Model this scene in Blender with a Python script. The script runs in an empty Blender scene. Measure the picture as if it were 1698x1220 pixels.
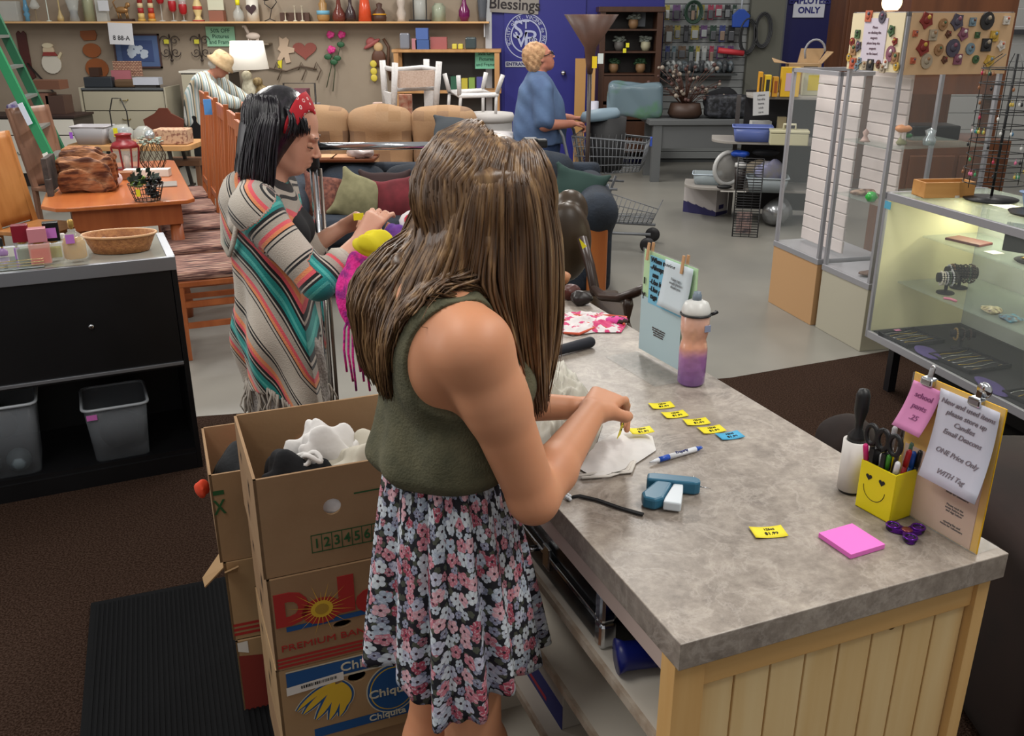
import bpy,bmesh,math,random
import numpy as np
from mathutils import Vector,Matrix,noise,Euler
random.seed(7);PI=math.pi
SC=bpy.context.scene;COL=SC.collection
R=math.radians
# ------------------------------------------------ camera, world, lamps, exposure
CF,CT,CH=1510.0,R(20.9),1.75
cam_d=bpy.data.cameras.new('camera');cam=bpy.data.objects.new('camera',cam_d);COL.objects.link(cam)
cam.location=(0,0,CH);cam.rotation_euler=(PI/2-CT,0,0)
cam_d.sensor_width=36;cam_d.lens=CF/1698*36;cam_d.clip_start=.05
cam_d.dof.use_dof=False
SC.camera=cam
SC.view_settings.view_transform='Standard';SC.view_settings.look='None'
SC.view_settings.gamma=1;SC.view_settings.exposure=0.0
w=bpy.data.worlds.new('world');SC.world=w;w.use_nodes=True
w.node_tree.nodes['Background'].inputs[0].default_value=(1.0,.975,.95,1)
w.node_tree.nodes['Background'].inputs[1].default_value=.42
def area(name,loc,size,power,col=(1,.97,.92),rot=(0,0,0)):
 l=bpy.data.lights.new(name,'AREA');l.shape='RECTANGLE';l.size=size[0];l.size_y=size[1]
 l.energy=power;l.color=col
 o=bpy.data.objects.new(name,l);COL.objects.link(o);o.location=loc;o.rotation_euler=rot
 return o
 # rows of ceiling tubes
for x,y,p in((-3.2,9.6,95),(-.2,9.4,85),(3.4,9.5,30),(-2.6,5.9,95),(.6,5.8,80),(3.2,5.4,50),(-1.5,1.3,46),(1.5,1.2,60)):
 area('ceiling_tube_light',(x,y,3.4),(.3,2.2),p)
area('shop_window_light',(-5.6,3.0,2.4),(3.5,1.8),75,(1,.98,.96),(0,R(-78),0))
def ray(px,py):
 u=(px-849)/CF;v=(610-py)/CF
 return Vector((u,math.cos(CT)+v*math.sin(CT),-math.sin(CT)+v*math.cos(CT)))
def PZ(px,py,z=0.0):
 d=ray(px,py);return Vector((0,0,CH))+d*((z-CH)/d.z)
def PY(px,py,y):
 d=ray(px,py);return Vector((0,0,CH))+d*(y/d.y)
 # ------------------------------------------------ mesh builder
class M:
 def __init__(s):s.v=[];s.f=[];s.m=[];s.s=[];s.mi=0;s.sm=False;s.X=Matrix()
 def add(s,vs,fs,smooth=None):
  n=len(s.v);X=s.X
  s.v+=[tuple(X@Vector(p))for p in vs]
  sm=s.sm if smooth is None else smooth
  for f in fs:s.f.append(tuple(n+i for i in f));s.m.append(s.mi);s.s.append(sm)
  return s
 def box(s,x0,x1,y0,y1,z0,z1):
  v=[(x,y,z)for z in(z0,z1)for y in(y0,y1)for x in(x0,x1)]
  return s.add(v,[(0,2,3,1),(4,5,7,6),(0,1,5,4),(1,3,7,5),(3,2,6,7),(2,0,4,6)],False)
 def bar(s,p,q,w,h=None,up=(0,0,1)):
  p=Vector(p);q=Vector(q);h=h or w;d=(q-p).normalized();u=Vector(up)
  if abs(d.dot(u))>.99:u=Vector((1,0,0))
  a=d.cross(u).normalized()*(w/2);b=a.cross(d).normalized()*(h/2)
  v=[p-a-b,p+a-b,p+a+b,p-a+b,q-a-b,q+a-b,q+a+b,q-a+b]
  return s.add(v,[(3,2,1,0),(4,5,6,7),(0,1,5,4),(1,2,6,5),(2,3,7,6),(3,0,4,7)],False)
 def tube(s,pts,r,seg=8,closed=False,cap=True,flat=1.0):
  pts=[Vector(p)for p in pts];n=len(pts)
  rs=r if isinstance(r,(list,tuple))else[r]*n
  vs=[];prev=None
  for i,p in enumerate(pts):
   if closed:d=pts[(i+1)%n]-pts[i-1]
   else:d=pts[min(i+1,n-1)]-pts[max(i-1,0)]
   d=d.normalized()if d.length>1e-9 else Vector((0,0,1))
   if prev is None:
    u=Vector((0,0,1))if abs(d.z)<.9 else Vector((1,0,0));a=d.cross(u).normalized()
   else:
    a=prev-d*prev.dot(d);a=a.normalized()if a.length>1e-6 else d.orthogonal().normalized()
   prev=a;b=d.cross(a)
   for k in range(seg):
    t=2*PI*k/seg;vs.append(p+a*(math.cos(t)*rs[i])+b*(math.sin(t)*rs[i]*flat))
  fs=[]
  for i in range(n if closed else n-1):
   j=(i+1)%n
   for k in range(seg):l=(k+1)%seg;fs.append((i*seg+k,i*seg+l,j*seg+l,j*seg+k))
  if cap and not closed:fs.append(tuple(range(seg-1,-1,-1)));fs.append(tuple((n-1)*seg+k for k in range(seg)))
  return s.add(vs,fs,True)
 def lathe(s,prof,c=(0,0,0),seg=20,sx=1,sy=1,smooth=True):
  c=Vector(c);vs=[];fs=[]
  for r,z in prof:
   for k in range(seg):t=2*PI*k/seg;vs.append(c+Vector((math.cos(t)*r*sx,math.sin(t)*r*sy,z)))
  for i in range(len(prof)-1):
   for k in range(seg):l=(k+1)%seg;fs.append((i*seg+k,i*seg+l,(i+1)*seg+l,(i+1)*seg+k))
  if prof[0][0]>1e-5:fs.append(tuple(range(seg-1,-1,-1)))
  if prof[-1][0]>1e-5:fs.append(tuple((len(prof)-1)*seg+k for k in range(seg)))
  return s.add(vs,fs,smooth)
 def ball(s,c,r,seg=14,rings=8):
  r=(r,r,r)if not isinstance(r,(tuple,list))else r
  vs=[(c[0],c[1],c[2]-r[2])];fs=[]
  for i in range(1,rings):
   a=PI*i/rings
   for k in range(seg):
    t=2*PI*k/seg;vs.append((c[0]+r[0]*math.sin(a)*math.cos(t),c[1]+r[1]*math.sin(a)*math.sin(t),c[2]-r[2]*math.cos(a)))
  vs.append((c[0],c[1],c[2]+r[2]));L=len(vs)-1
  for k in range(seg):fs.append((0,1+(k+1)%seg,1+k))
  for i in range(rings-2):
   for k in range(seg):l=(k+1)%seg;fs.append((1+i*seg+k,1+i*seg+l,1+(i+1)*seg+l,1+(i+1)*seg+k))
  b=1+(rings-2)*seg
  for k in range(seg):fs.append((L,b+k,b+(k+1)%seg))
  return s.add(vs,fs,True)
 def prism(s,poly,z0,z1,smooth=False):
  n=len(poly);vs=[(x,y,z0)for x,y in poly]+[(x,y,z1)for x,y in poly]
  a=sum(poly[i][0]*poly[(i+1)%n][1]-poly[(i+1)%n][0]*poly[i][1]for i in range(n))
  fs=[tuple(range(n-1,-1,-1)),tuple(range(n,2*n))]+[(i,(i+1)%n,n+(i+1)%n,n+i)for i in range(n)]
  if a<0:fs=[tuple(reversed(f))for f in fs]
  return s.add(vs,fs,smooth)
 def grid(s,fn,nu,nv,smooth=True,cu=False):
  vs=[fn(i/nu,j/nv)for i in range(nu+1)for j in range(nv+1)]
  fs=[(i*(nv+1)+j,(i+1)*(nv+1)+j,(i+1)*(nv+1)+j+1,i*(nv+1)+j+1)for i in range(nu)for j in range(nv)]
  return s.add(vs,fs,smooth)
 def build(s,name,mats,parent=None,loc=(0,0,0),rz=0,bev=0,solid=0,sub=0,rot=None,seg=2):
  me=bpy.data.meshes.new(name);me.from_pydata(s.v,[],s.f)
  if not isinstance(mats,(list,tuple)):mats=[mats]
  for m in mats:me.materials.append(m)
  me.polygons.foreach_set('material_index',s.m);me.polygons.foreach_set('use_smooth',s.s)
  me.update()
  o=bpy.data.objects.new(name,me);COL.objects.link(o)
  o.location=loc;o.rotation_euler=rot if rot else(0,0,rz)
  if parent:o.parent=parent
  if solid:md=o.modifiers.new('solid','SOLIDIFY');md.thickness=solid;md.offset=0
  if bev:md=o.modifiers.new('bevel','BEVEL');md.width=bev;md.segments=seg;md.limit_method='ANGLE';md.angle_limit=R(40);md.harden_normals=False
  if sub:md=o.modifiers.new('sub','SUBSURF');md.levels=sub;md.render_levels=sub
  return o
def tag(o,label,cat,group=None,kind=None):
 o['label']=label;o['category']=cat
 if group:o['group']=group
 if kind:o['kind']=kind
 return o
def thing(name,label,cat,loc=(0,0,0),rz=0,group=None,rot=None):
 o=bpy.data.objects.new(name,None);COL.objects.link(o);o.location=loc
 o.rotation_euler=rot if rot else(0,0,rz);o.empty_display_size=.1
 return tag(o,label,cat,group)
def struct(o):o['kind']='structure';return o
def copy_tree(o,loc=None,rz=None,label=None,group=None,parent=None):
 c=o.copy();COL.objects.link(c)
 if parent:c.parent=parent
 if loc is not None:c.location=loc
 if rz is not None:c.rotation_euler=(0,0,rz)
 if label:c['label']=label
 if group:c['group']=group
 for ch in list(o.children):copy_tree(ch,parent=c)
 return c
 # ------------------------------------------------ materials
def lin(h):
 if isinstance(h,str):
  h=h.lstrip('#');c=[int(h[i:i+2],16)/255 for i in(0,2,4)]
  return tuple(x/12.92 if x<=.04045 else((x+.055)/1.055)**2.4 for x in c)+(1,)
 return tuple(h)+((1,)if len(h)==3 else())
MC={}
def mat(name,col,rough=.55,metal=0,n2=None,nsc=8,namt=.5,bump=0,bsc=60,trans=0,ior=1.45,emit=None,es=0,alpha=1,coat=0,sheen=0,stretch=None,sss=0,det=4,lo=.35,hi=.65):
 if name in MC:return MC[name]
 m=bpy.data.materials.new(name);m.use_nodes=True;nt=m.node_tree;b=nt.nodes['Principled BSDF']
 b.inputs['Base Color'].default_value=lin(col);b.inputs['Roughness'].default_value=rough
 b.inputs['Metallic'].default_value=metal;b.inputs['IOR'].default_value=ior
 b.inputs['Transmission Weight'].default_value=trans;b.inputs['Alpha'].default_value=alpha
 b.inputs['Coat Weight'].default_value=coat;b.inputs['Sheen Weight'].default_value=sheen
 if sss:b.inputs['Subsurface Weight'].default_value=sss;b.inputs['Subsurface Radius'].default_value=(.02,.008,.004)
 if emit:b.inputs['Emission Color'].default_value=lin(emit);b.inputs['Emission Strength'].default_value=es
 if n2 or bump:
  tc=nt.nodes.new('ShaderNodeTexCoord');src=tc.outputs['Object']
  if stretch:
   mp=nt.nodes.new('ShaderNodeMapping');mp.inputs['Scale'].default_value=stretch;nt.links.new(src,mp.inputs[0]);src=mp.outputs[0]
  if n2:
   nz=nt.nodes.new('ShaderNodeTexNoise');nz.inputs['Scale'].default_value=nsc;nz.inputs['Detail'].default_value=det
   nt.links.new(src,nz.inputs['Vector'])
   cr=nt.nodes.new('ShaderNodeValToRGB');cr.color_ramp.elements[0].position=lo;cr.color_ramp.elements[1].position=hi
   cr.color_ramp.elements[0].color=lin(col);cr.color_ramp.elements[1].color=lin(n2)
   nt.links.new(nz.outputs['Fac'],cr.inputs[0]);nt.links.new(cr.outputs[0],b.inputs['Base Color'])
  if bump:
   n3=nt.nodes.new('ShaderNodeTexNoise');n3.inputs['Scale'].default_value=bsc;nt.links.new(src,n3.inputs['Vector'])
   bp=nt.nodes.new('ShaderNodeBump');bp.inputs['Strength'].default_value=bump;bp.inputs['Distance'].default_value=.01
   nt.links.new(n3.outputs['Fac'],bp.inputs['Height']);nt.links.new(bp.outputs[0],b.inputs['Normal'])
 MC[name]=m;return m
class NT:
 def __init__(s,m):s.m=m;s.t=m.node_tree;s.b=s.t.nodes['Principled BSDF']
 def n(s,typ,**kw):
  x=s.t.nodes.new(typ)
  for k,v in kw.items():setattr(x,k,v)
  return x
 def l(s,a,b):s.t.links.new(a,b)
 def math(s,op,a,b=None,c=None):
  x=s.n('ShaderNodeMath',operation=op)
  for i,q in enumerate((a,b,c)):
   if q is None:continue
   if isinstance(q,(int,float)):x.inputs[i].default_value=q
   else:s.l(q,x.inputs[i])
  return x.outputs[0]
 def mix(s,f,a,b):
  x=s.n('ShaderNodeMix',data_type='RGBA')
  for i,q in((0,f),(6,a),(7,b)):
   if isinstance(q,(int,float)):x.inputs[i].default_value=q
   elif isinstance(q,(str,tuple)):x.inputs[i].default_value=lin(q)
   else:s.l(q,x.inputs[i])
  return x.outputs[2]
 def ramp(s,f,stops,const=False):
  x=s.n('ShaderNodeValToRGB');cr=x.color_ramp
  if const:cr.interpolation='CONSTANT'
  while len(cr.elements)<len(stops):cr.elements.new(.5)
  for e,(p,c)in zip(cr.elements,stops):e.position=p;e.color=lin(c)
  s.l(f,x.inputs[0]);return x.outputs[0]
def wood(name,c1,c2,rough=.4,axis=2,sc=1.0,coat=0):
 st=[14*sc]*3;st[axis]=1.0*sc
 return mat(name,c1,rough,n2=c2,nsc=1.6,stretch=tuple(st),coat=coat,det=6,lo=.3,hi=.7,bump=.05,bsc=6)
 # ------------------------------------------------ organic shapes: blended distance fields meshed into one continuous surface
def cap(p,r0,q,r1,k=.02):
 p=np.array(p,float);q=np.array(q,float);r=max(r0,r1)
 def fn(X,Y,Z):
  d=q-p;L=float(d@d)+1e-12
  t=np.clip(((X-p[0])*d[0]+(Y-p[1])*d[1]+(Z-p[2])*d[2])/L,0,1)
  return np.sqrt((X-p[0]-t*d[0])**2+(Y-p[1]-t*d[1])**2+(Z-p[2]-t*d[2])**2)-(r0+(r1-r0)*t)
 return(fn,np.minimum(p,q)-r,np.maximum(p,q)+r,k,0)
def ell(c,rad,k=.02,rot=None,op=0):
 c=np.array(c,float);rad=np.array(rad,float);rm=rad.max()
 Rm=np.array(rot.to_3x3().transposed())if rot is not None else np.eye(3)
 def fn(X,Y,Z):
  a,b,d=X-c[0],Y-c[1],Z-c[2]
  x=(Rm[0,0]*a+Rm[0,1]*b+Rm[0,2]*d)/rad[0];y=(Rm[1,0]*a+Rm[1,1]*b+Rm[1,2]*d)/rad[1];z=(Rm[2,0]*a+Rm[2,1]*b+Rm[2,2]*d)/rad[2]
  k0=np.sqrt(x*x+y*y+z*z);k1=np.sqrt((x/rad[0])**2+(y/rad[1])**2+(z/rad[2])**2)+1e-9
  return k0*(k0-1)/k1
 return(fn,c-rm,c+rm,k,op)
def rbox(c,half,r,k=.01,rz=0,op=0):
 c=np.array(c,float);half=np.array(half,float);m=np.linalg.norm(half)+r;cz,sz=math.cos(rz),math.sin(rz)
 def fn(X,Y,Z):
  a,b,d=X-c[0],Y-c[1],Z-c[2]
  x=np.abs(cz*a+sz*b)-half[0]+r;y=np.abs(-sz*a+cz*b)-half[1]+r;z=np.abs(d)-half[2]+r
  return np.sqrt(np.maximum(x,0)**2+np.maximum(y,0)**2+np.maximum(z,0)**2)+np.minimum(np.maximum(np.maximum(x,y),z),0)-r
 return(fn,c-m,c+m,k,op)
def custom(fn,lo,hi,k=.01,op=2):return(fn,np.array(lo,float),np.array(hi,float),k,op)
def sdf(prims,h=.01,grow=0):
 """op 0 blend, 1 cut away, 2 intersect (fn evaluated everywhere), 3 displace (fn added)"""
 add=[p for p in prims if p[4]==0]
 lo=np.min([p[1]for p in add],axis=0)-3*h-grow-.01;hi=np.max([p[2]for p in add],axis=0)+3*h+grow+.01
 n=np.ceil((hi-lo)/h).astype(int)+1
 ax=[(lo[i]+h*np.arange(n[i])).astype(np.float32)for i in range(3)]
 F=np.full(n,.5,np.float32)
 def apply(p,F):
  fn,a,b,k,op=p;mg=k+4*h+grow
  if op>=2:
   d=fn(ax[0][:,None,None],ax[1][None,:,None],ax[2][None,None,:])
   if op==2:np.maximum(F,d,out=F)
   else:F+=np.broadcast_to(d,F.shape).astype(np.float32)
   return
  i0=np.maximum(((a-mg-lo)/h).astype(int),0);i1=np.minimum(((b+mg-lo)/h).astype(int)+2,n)
  if(i1<=i0).any():return
  s=tuple(slice(i0[q],i1[q])for q in range(3))
  d=fn(ax[0][s[0]][:,None,None],ax[1][s[1]][None,:,None],ax[2][s[2]][None,None,:]).astype(np.float32)
  f=F[s]
  if op==1:
   hh=np.clip(.5-.5*(f+d)/k,0,1);F[s]=f*(1-hh)-d*hh+k*hh*(1-hh)
  else:
   hh=np.clip(.5+.5*(f-d)/k,0,1);F[s]=f*(1-hh)+d*hh-k*hh*(1-hh)
 gd=False
 for p in prims:
  if p[4]in(1,2,3)and not gd:F-=grow;gd=True
  apply(p,F)
 if not gd:F-=grow
 S=F<0
 c=np.zeros(tuple(n-1),np.int8)
 for i in(0,1):
  for j in(0,1):
   for k in(0,1):c+=S[i:n[0]-1+i,j:n[1]-1+j,k:n[2]-1+k]
 I=np.argwhere((c>0)&(c<8));idx=-np.ones(tuple(n-1),np.int32);idx[I[:,0],I[:,1],I[:,2]]=np.arange(len(I))
 acc=np.zeros((len(I),3));cnt=np.zeros(len(I))
 cor=[(i,j,k)for i in(0,1)for j in(0,1)for k in(0,1)]
 for a in cor:
  for q in range(3):
   if a[q]:continue
   b=list(a);b[q]=1
   fa=F[I[:,0]+a[0],I[:,1]+a[1],I[:,2]+a[2]];fb=F[I[:,0]+b[0],I[:,1]+b[1],I[:,2]+b[2]]
   mk=(fa<0)!=(fb<0);t=np.where(mk,fa/np.where(fa-fb==0,1,fa-fb),0)
   P=np.tile(np.array(a,float),(len(I),1));P[:,q]+=t
   acc[mk]+=P[mk];cnt[mk]+=1
 V=lo+h*(I+acc/np.maximum(cnt,1)[:,None])
 FS=[]
 for q in range(3):
  u,v_=(q+1)%3,(q+2)%3
  sl0=[slice(1,n[i]-1)for i in range(3)];sl1=list(sl0);sl0[q]=slice(0,n[q]-1);sl1[q]=slice(1,n[q])
  A=S[tuple(sl0)];B=S[tuple(sl1)];E=np.argwhere(A!=B)
  if not len(E):continue
  off=np.ones(3,int);off[q]=0;E=E+off
  def ci(du,dv):
   G=E.copy();G[:,u]+=du;G[:,v_]+=dv;return idx[G[:,0],G[:,1],G[:,2]]
  Q=np.stack([ci(-1,-1),ci(0,-1),ci(0,0),ci(-1,0)],1)
  ins=S[E[:,0],E[:,1],E[:,2]]
  Q[~ins]=Q[~ins][:,::-1];FS.append(Q)
 return V,np.concatenate(FS)
def npmesh(name,V,Fc,mats,parent=None,loc=(0,0,0),attr=None,smooth=True,uv=None,rot=(0,0,0),center=False):
 loc=Vector(loc)
 if center:loc=Vector((float(V[:,0].mean()),float(V[:,1].mean()),float(V[:,2].min())))
 V=np.asarray(V)-(np.array(loc)if center else 0)
 me=bpy.data.meshes.new(name);me.vertices.add(len(V));me.vertices.foreach_set('co',V.astype(np.float32).ravel())
 k=Fc.shape[1];me.loops.add(len(Fc)*k);me.loops.foreach_set('vertex_index',Fc.astype(np.int32).ravel())
 me.polygons.add(len(Fc));me.polygons.foreach_set('loop_start',(np.arange(len(Fc))*k).astype(np.int32))
 me.update(calc_edges=True);me.validate()
 me.polygons.foreach_set('use_smooth',[smooth]*len(me.polygons))
 for m in(mats if isinstance(mats,(list,tuple))else[mats]):me.materials.append(m)
 if attr:
  for an,av in attr.items():
   a=me.attributes.new(an,'FLOAT','POINT');a.data.foreach_set('value',np.asarray(av,np.float32))
 o=bpy.data.objects.new(name,me);COL.objects.link(o);o.location=loc;o.rotation_euler=rot
 if parent:o.parent=parent
 return o
def blob(name,prims,m,parent=None,h=.01,grow=0,center=False,attr=None,loc=(0,0,0),rot=(0,0,0)):
 V,Fc=sdf(prims,h,grow)
 return npmesh(name,V,Fc,m,parent,loc=loc,center=center,attr=attr(V)if attr else None,rot=rot)
 # ------------------------------------------------ lettering
def text(name,s,size,m,parent,loc,rot=(0,0,0),align='CENTER',bold=0,sx=1,ext=.0006,shear=0,sp=1):
 cu=bpy.data.curves.new(name,'FONT');cu.body=s;cu.size=size;cu.align_x=align;cu.align_y='CENTER'
 cu.extrude=ext;cu.offset=bold;cu.shear=shear;cu.resolution_u=3;cu.space_line=sp
 to=bpy.data.objects.new(name,cu);COL.objects.link(to)
 me=bpy.data.meshes.new_from_object(to.evaluated_get(bpy.context.evaluated_depsgraph_get()))
 bpy.data.objects.remove(to);bpy.data.curves.remove(cu)
 me.name=name;me.materials.clear();me.materials.append(m)
 for v in me.vertices:v.co.x*=sx
 o=bpy.data.objects.new(name,me);COL.objects.link(o);o.location=loc;o.rotation_euler=rot
 if parent:o.parent=parent
 return o
UPF=(PI/2,0,0)
# ================================================ THE ROOM
conc=mat('polished_concrete','#75736d',.3,n2='#85827a',nsc=.9,det=8,bump=.03,bsc=3)
k=NT(conc)
carp=mat('brown_carpet','#281b14',1.0,n2='#41322a',nsc=160,det=2,bump=.7,bsc=220,lo=.4,hi=.62);carp.node_tree.nodes['Principled BSDF'].inputs['Specular IOR Level'].default_value=.05
wallp=mat('taupe_wall','#988a79',.8,n2='#8f8170',nsc=2)
bluep=mat('blue_paint','#28287a',.45)
whitep=mat('white_board','#c9c9c6',.6)
YW=12.2
b=M();b.add([(-9,-3,0),(9,-3,0),(9,YW+.1,0),(-9,YW+.1,0)],[(0,1,2,3)]);struct(b.build('floor',conc))
cl=[PZ(-400,845,0),PZ(330,692,0),PZ(1210,628,0),PZ(1460,585,0),Vector((6,6.6,0))]
cl[0]=Vector((-6,2.6,0))
b=M();b.prism([(6,-3),(6,6.6)]+[(p.x,p.y)for p in reversed(cl[:-1])]+[(-6,-3)],.001,.006)
struct(b.build('floor',carp))
XB=PY(812,100,YW).x;XS=PY(1097,100,YW).x;XD0=PY(1293,60,YW).x;XD1=PY(1388,60,YW).x
b=M();b.box(-9,XB,YW,YW+.1,0,3.3);struct(b.build('wall_back',wallp))
b=M();b.box(XB,XS,YW,YW+.1,0,3.3);struct(b.build('wall_back',bluep))
# slatted wall: boards with grooves between
slat=mat('slatwall_grey','#8c8f8f',.5);grv=mat('slat_groove','#4a4d4e',.7)
XC=PY(1238,60,YW).x
b=M();b.mi=1;b.box(XS,XC,YW,YW+.1,0,3.3);b.mi=0
z=.05
while z<3.2:b.box(XS,XC,YW-.018,YW,z,z+.082);z+=.09
struct(b.build('wall_back',[slat,grv],bev=.003))
b=M();b.box(XC,XD0,YW-.12,YW+.1,0,3.3);struct(b.build('wall_back',mat('olive_column','#5f5f56',.7)))
b=M();b.box(XD0,XD1,YW,YW+.1,0,3.3);struct(b.build('wall_back',mat('dark_blue_paint','#1c1c50',.5)))
b=M()
z=0
while z<3.2:b.box(XD1,9,YW-.01,YW+.1,z,z+.205);z+=.21
struct(b.build('wall_back',whitep,bev=.004))
for xx in(XD0,XD1):
 b=M();b.box(xx-.04,xx+.04,YW-.05,YW,0,3.3);struct(b.build('trim_1',mat('grey_trim','#6a6c6e',.5)))
b=M();b.box(XB-.05,XB+.03,YW-.04,YW,0,3.3);struct(b.build('trim_2',mat('white_trim','#b9bcc0',.5)))
b=M();b.box(7.9,8,-3,YW,0,3.3);struct(b.build('wall_right',whitep))
# the blue door with its knob and seam
dx0,dx1=PY(836,60,YW).x,PY(1005,60,YW).x
d=thing('door_1','blue door','door',(0,0,0));del d['label'];del d['category'];struct(d)
b=M();b.box(dx0,dx0+1.02,YW-.03,YW,.01,2.15);b.build('door_leaf',bluep,d,bev=.004)
c=PY(934,121,YW-.05);b=M();b.ball((c.x,YW-.08,c.z),.035);b.lathe([(.03,0),(.012,.01),(.012,.05)],(0,0,0),12)
b.v[-36:]=[(c.x+v[0],YW-.03-v[2],c.z+v[1])for v in b.v[-36:]]
b.build('door_handle',mat('knob_steel','#c8c8c8',.2,1),d)
# ================================================ THE COUNTER
RC=R(22);CO=Vector((.24,1.07,0));CW,CL,CZ=.635,1.74,.92
def CP(x,y,z=0):
 return Vector((CO.x+math.cos(RC)*x-math.sin(RC)*y,CO.y+math.sin(RC)*x+math.cos(RC)*y,z))
def CX(p):
 dx,dy=p[0]-CO.x,p[1]-CO.y;return(math.cos(RC)*dx+math.sin(RC)*dy,-math.sin(RC)*dx+math.cos(RC)*dy)
def CT_(px,py,z=None):
 return CX(PZ(px,py,CZ if z is None else z))
lam=mat('stone_laminate','#6f665f',.38)
k=NT(lam);tc=k.n('ShaderNodeTexCoord')
def nz(sc,det=6,dist=0,rough=.6):
 x=k.n('ShaderNodeTexNoise');x.inputs['Scale'].default_value=sc;x.inputs['Detail'].default_value=det
 x.inputs['Distortion'].default_value=dist;x.inputs['Roughness'].default_value=rough;k.l(tc.outputs['Object'],x.inputs['Vector']);return x.outputs['Fac']
big=k.ramp(nz(6,8,.25,.72),[(.33,'#5f574f'),(.46,'#857b71'),(.55,'#978d82'),(.68,'#b0a699')])
fine=k.ramp(nz(42,6,.1,.75),[(.3,'#554d46'),(.5,'#8c8278'),(.66,'#b0a69a')])
vein=k.ramp(nz(9,8,.6,.65),[(.47,(0,0,0)),(.5,(1,1,1)),(.53,(0,0,0))])
m1=k.mix(.42,big,fine)
sep=k.n('ShaderNodeSeparateColor');k.l(vein,sep.inputs[0])
k.l(k.mix(k.math('MULTIPLY',sep.outputs[0],.35),m1,'#b9b0a6'),k.b.inputs['Base Color'])
pine=wood('pine_board','#d9b67c','#e6cb98',.45,2,.9);pineh=wood('pine_rail','#c99a5c','#dcb478',.45,0,.9)
pines=wood('pine_stile','#cfa265','#dfb87c',.45,2,1)
shelfw=mat('white_shelf_board','#cfc8bb',.5,n2='#bdb5a8',nsc=3);edge=mat('raw_edge','#a3907c',.7,n2='#c0b3a2',nsc=30)
groove=mat('groove_shade','#a8814c',.8)
ct=thing('sorting_counter','long work counter with grey stone laminate top and pine end panel','counter',CO,RC)
b=M();b.box(0,CW,0,CL,CZ-.047,CZ);b.build('worktop',lam,ct,bev=.0015)
b=M();z1=CZ-.047
b.box(.002,.055,.012,.05,0,z1);b.build('corner_post',pines,ct,bev=.001)
b=M();b.box(.595,.622,.012,.05,0,z1);b.build('corner_post',pines,ct,bev=.001)
b=M();b.box(.055,.595,.02,.045,z1-.058,z1);b.build('top_rail',pineh,ct,bev=.001)
b=M();x=.055;n=8;wdt=(.595-.055)/n
for i in range(n):
 b.mi=0;b.box(x+.002,x+wdt-.002,.028,.045,.03,z1-.058);b.mi=1;b.box(x-.002,x+.002,.034,.045,.03,z1-.058);x+=wdt
b.build('plank_panel',[pine,groove],ct,bev=.0015)
q=CX(PY(1503,1087,1.2));ed=PZ(1503,1087,.83)
kx=.43
b=M();b.lathe([(.0085,0),(.0085,.002)],(0,0,0),16);o=b.build('knot',mat('knot','#6b4f2a',.6),ct,loc=(kx,.028,.815),rot=(PI/2,0,0))
b=M();b.box(.006,.03,.05,CL-.02,z1-.04,z1-.001);b.build('fascia',mat('pinkish_primed_board','#b7a49b',.5),ct,bev=.001)
b=M();b.box(.61,.622,.05,CL-.02,0,z1);b.build('back_panel',shelfw,ct)
b=M();b.box(.008,.612,CL-.05,CL-.02,0,z1-.002);b.build('end_panel',mat('grey_board','#7d756c',.6),ct)
for z in(.70,.53,.34,.06):
 s_=M();s_.mi=0;s_.box(.016,.608,.052,CL-.052,z-.018,z);s_.mi=1;s_.box(.008,.016,.052,CL-.052,z-.018,z)
 s_.build('shelf',[shelfw,edge],ct)
b=M();b.box(.02,.605,.88,.9,.06,.33);b.build('divider',shelfw,ct)
# ================================================ THE PERSON AT THE COUNTER
skin=mat('light_skin','#d19673',.5,n2='#c4845f',nsc=5,sss=.12,lo=.3,hi=.8)
skin2=mat('pale_skin','#d6a48b',.5,n2='#c99278',nsc=6,sss=.1)
skin3=mat('pink_skin','#bd8069',.55,n2='#a96c58',nsc=6,sss=.1)
GB=Vector((-.12,1.43,0));GA=R(28)
GF=Vector((math.cos(GA),math.sin(GA),0));GR=Vector((math.sin(GA),-math.cos(GA),0))
def G(f,r,z):return GB+GF*f+GR*r+Vector((0,0,z))
GRot=Matrix.Rotation(GA,3,'Z')
def hand(w,fwd,up,s=1,side=1,curl=(.5,.6,.6,.7),thumb=.4,pinch=0,k=.006,hw=.5):
 """palm and five fingers as blended capsules; w wrist, fwd to the knuckles, up = back of the hand, side +1 right"""
 w=Vector(w);fwd=Vector(fwd).normalized();up=Vector(up);up=(up-fwd*up.dot(fwd)).normalized();lat=fwd.cross(up)*side
 P=[]
 for i,o in enumerate((-.026,-.009,.009,.026)):
  kn=w+fwd*(.088-.004*abs(o)*100*.3)*s+lat*o*s
  P.append(cap(w+lat*o*.55*s+fwd*.01*s,.0155*s,kn,.0105*s,.012*s))
  L=(.033,.043,.047,.042)[i]*s*1.0;a=curl[i];p=kn;dirv=fwd;r0=.0092*s
  for j in range(3):
   ang=a*(j+1)*.75;dd=(fwd*math.cos(ang)-up*math.sin(ang)+lat*(o*2.2-pinch*o*6*j)).normalized()
   q=p+dd*L*(1,.68,.52)[j];P.append(cap(p,r0,q,r0*.9,.0035*s));p=q;r0*=.92
 tb=w+fwd*.026*s+lat*.026*s
 t1=tb+(fwd*.55+lat*.75-up*.25).normalized()*.034*s
 t2=t1+(fwd*(.85)+lat*(.45-thumb)-up*.35).normalized()*.031*s
 t3=t2+(fwd*.9+lat*(.1-thumb)-up*.35).normalized()*.025*s
 P+=[cap(w+lat*.01*s+fwd*.01*s,.017*s,tb,.015*s,.012*s),cap(tb,.0145*s,t1,.0115*s,.006*s),cap(t1,.0112*s,t2,.01*s,.004*s),cap(t2,.01*s,t3,.0085*s,.004*s)]
 return P
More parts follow.
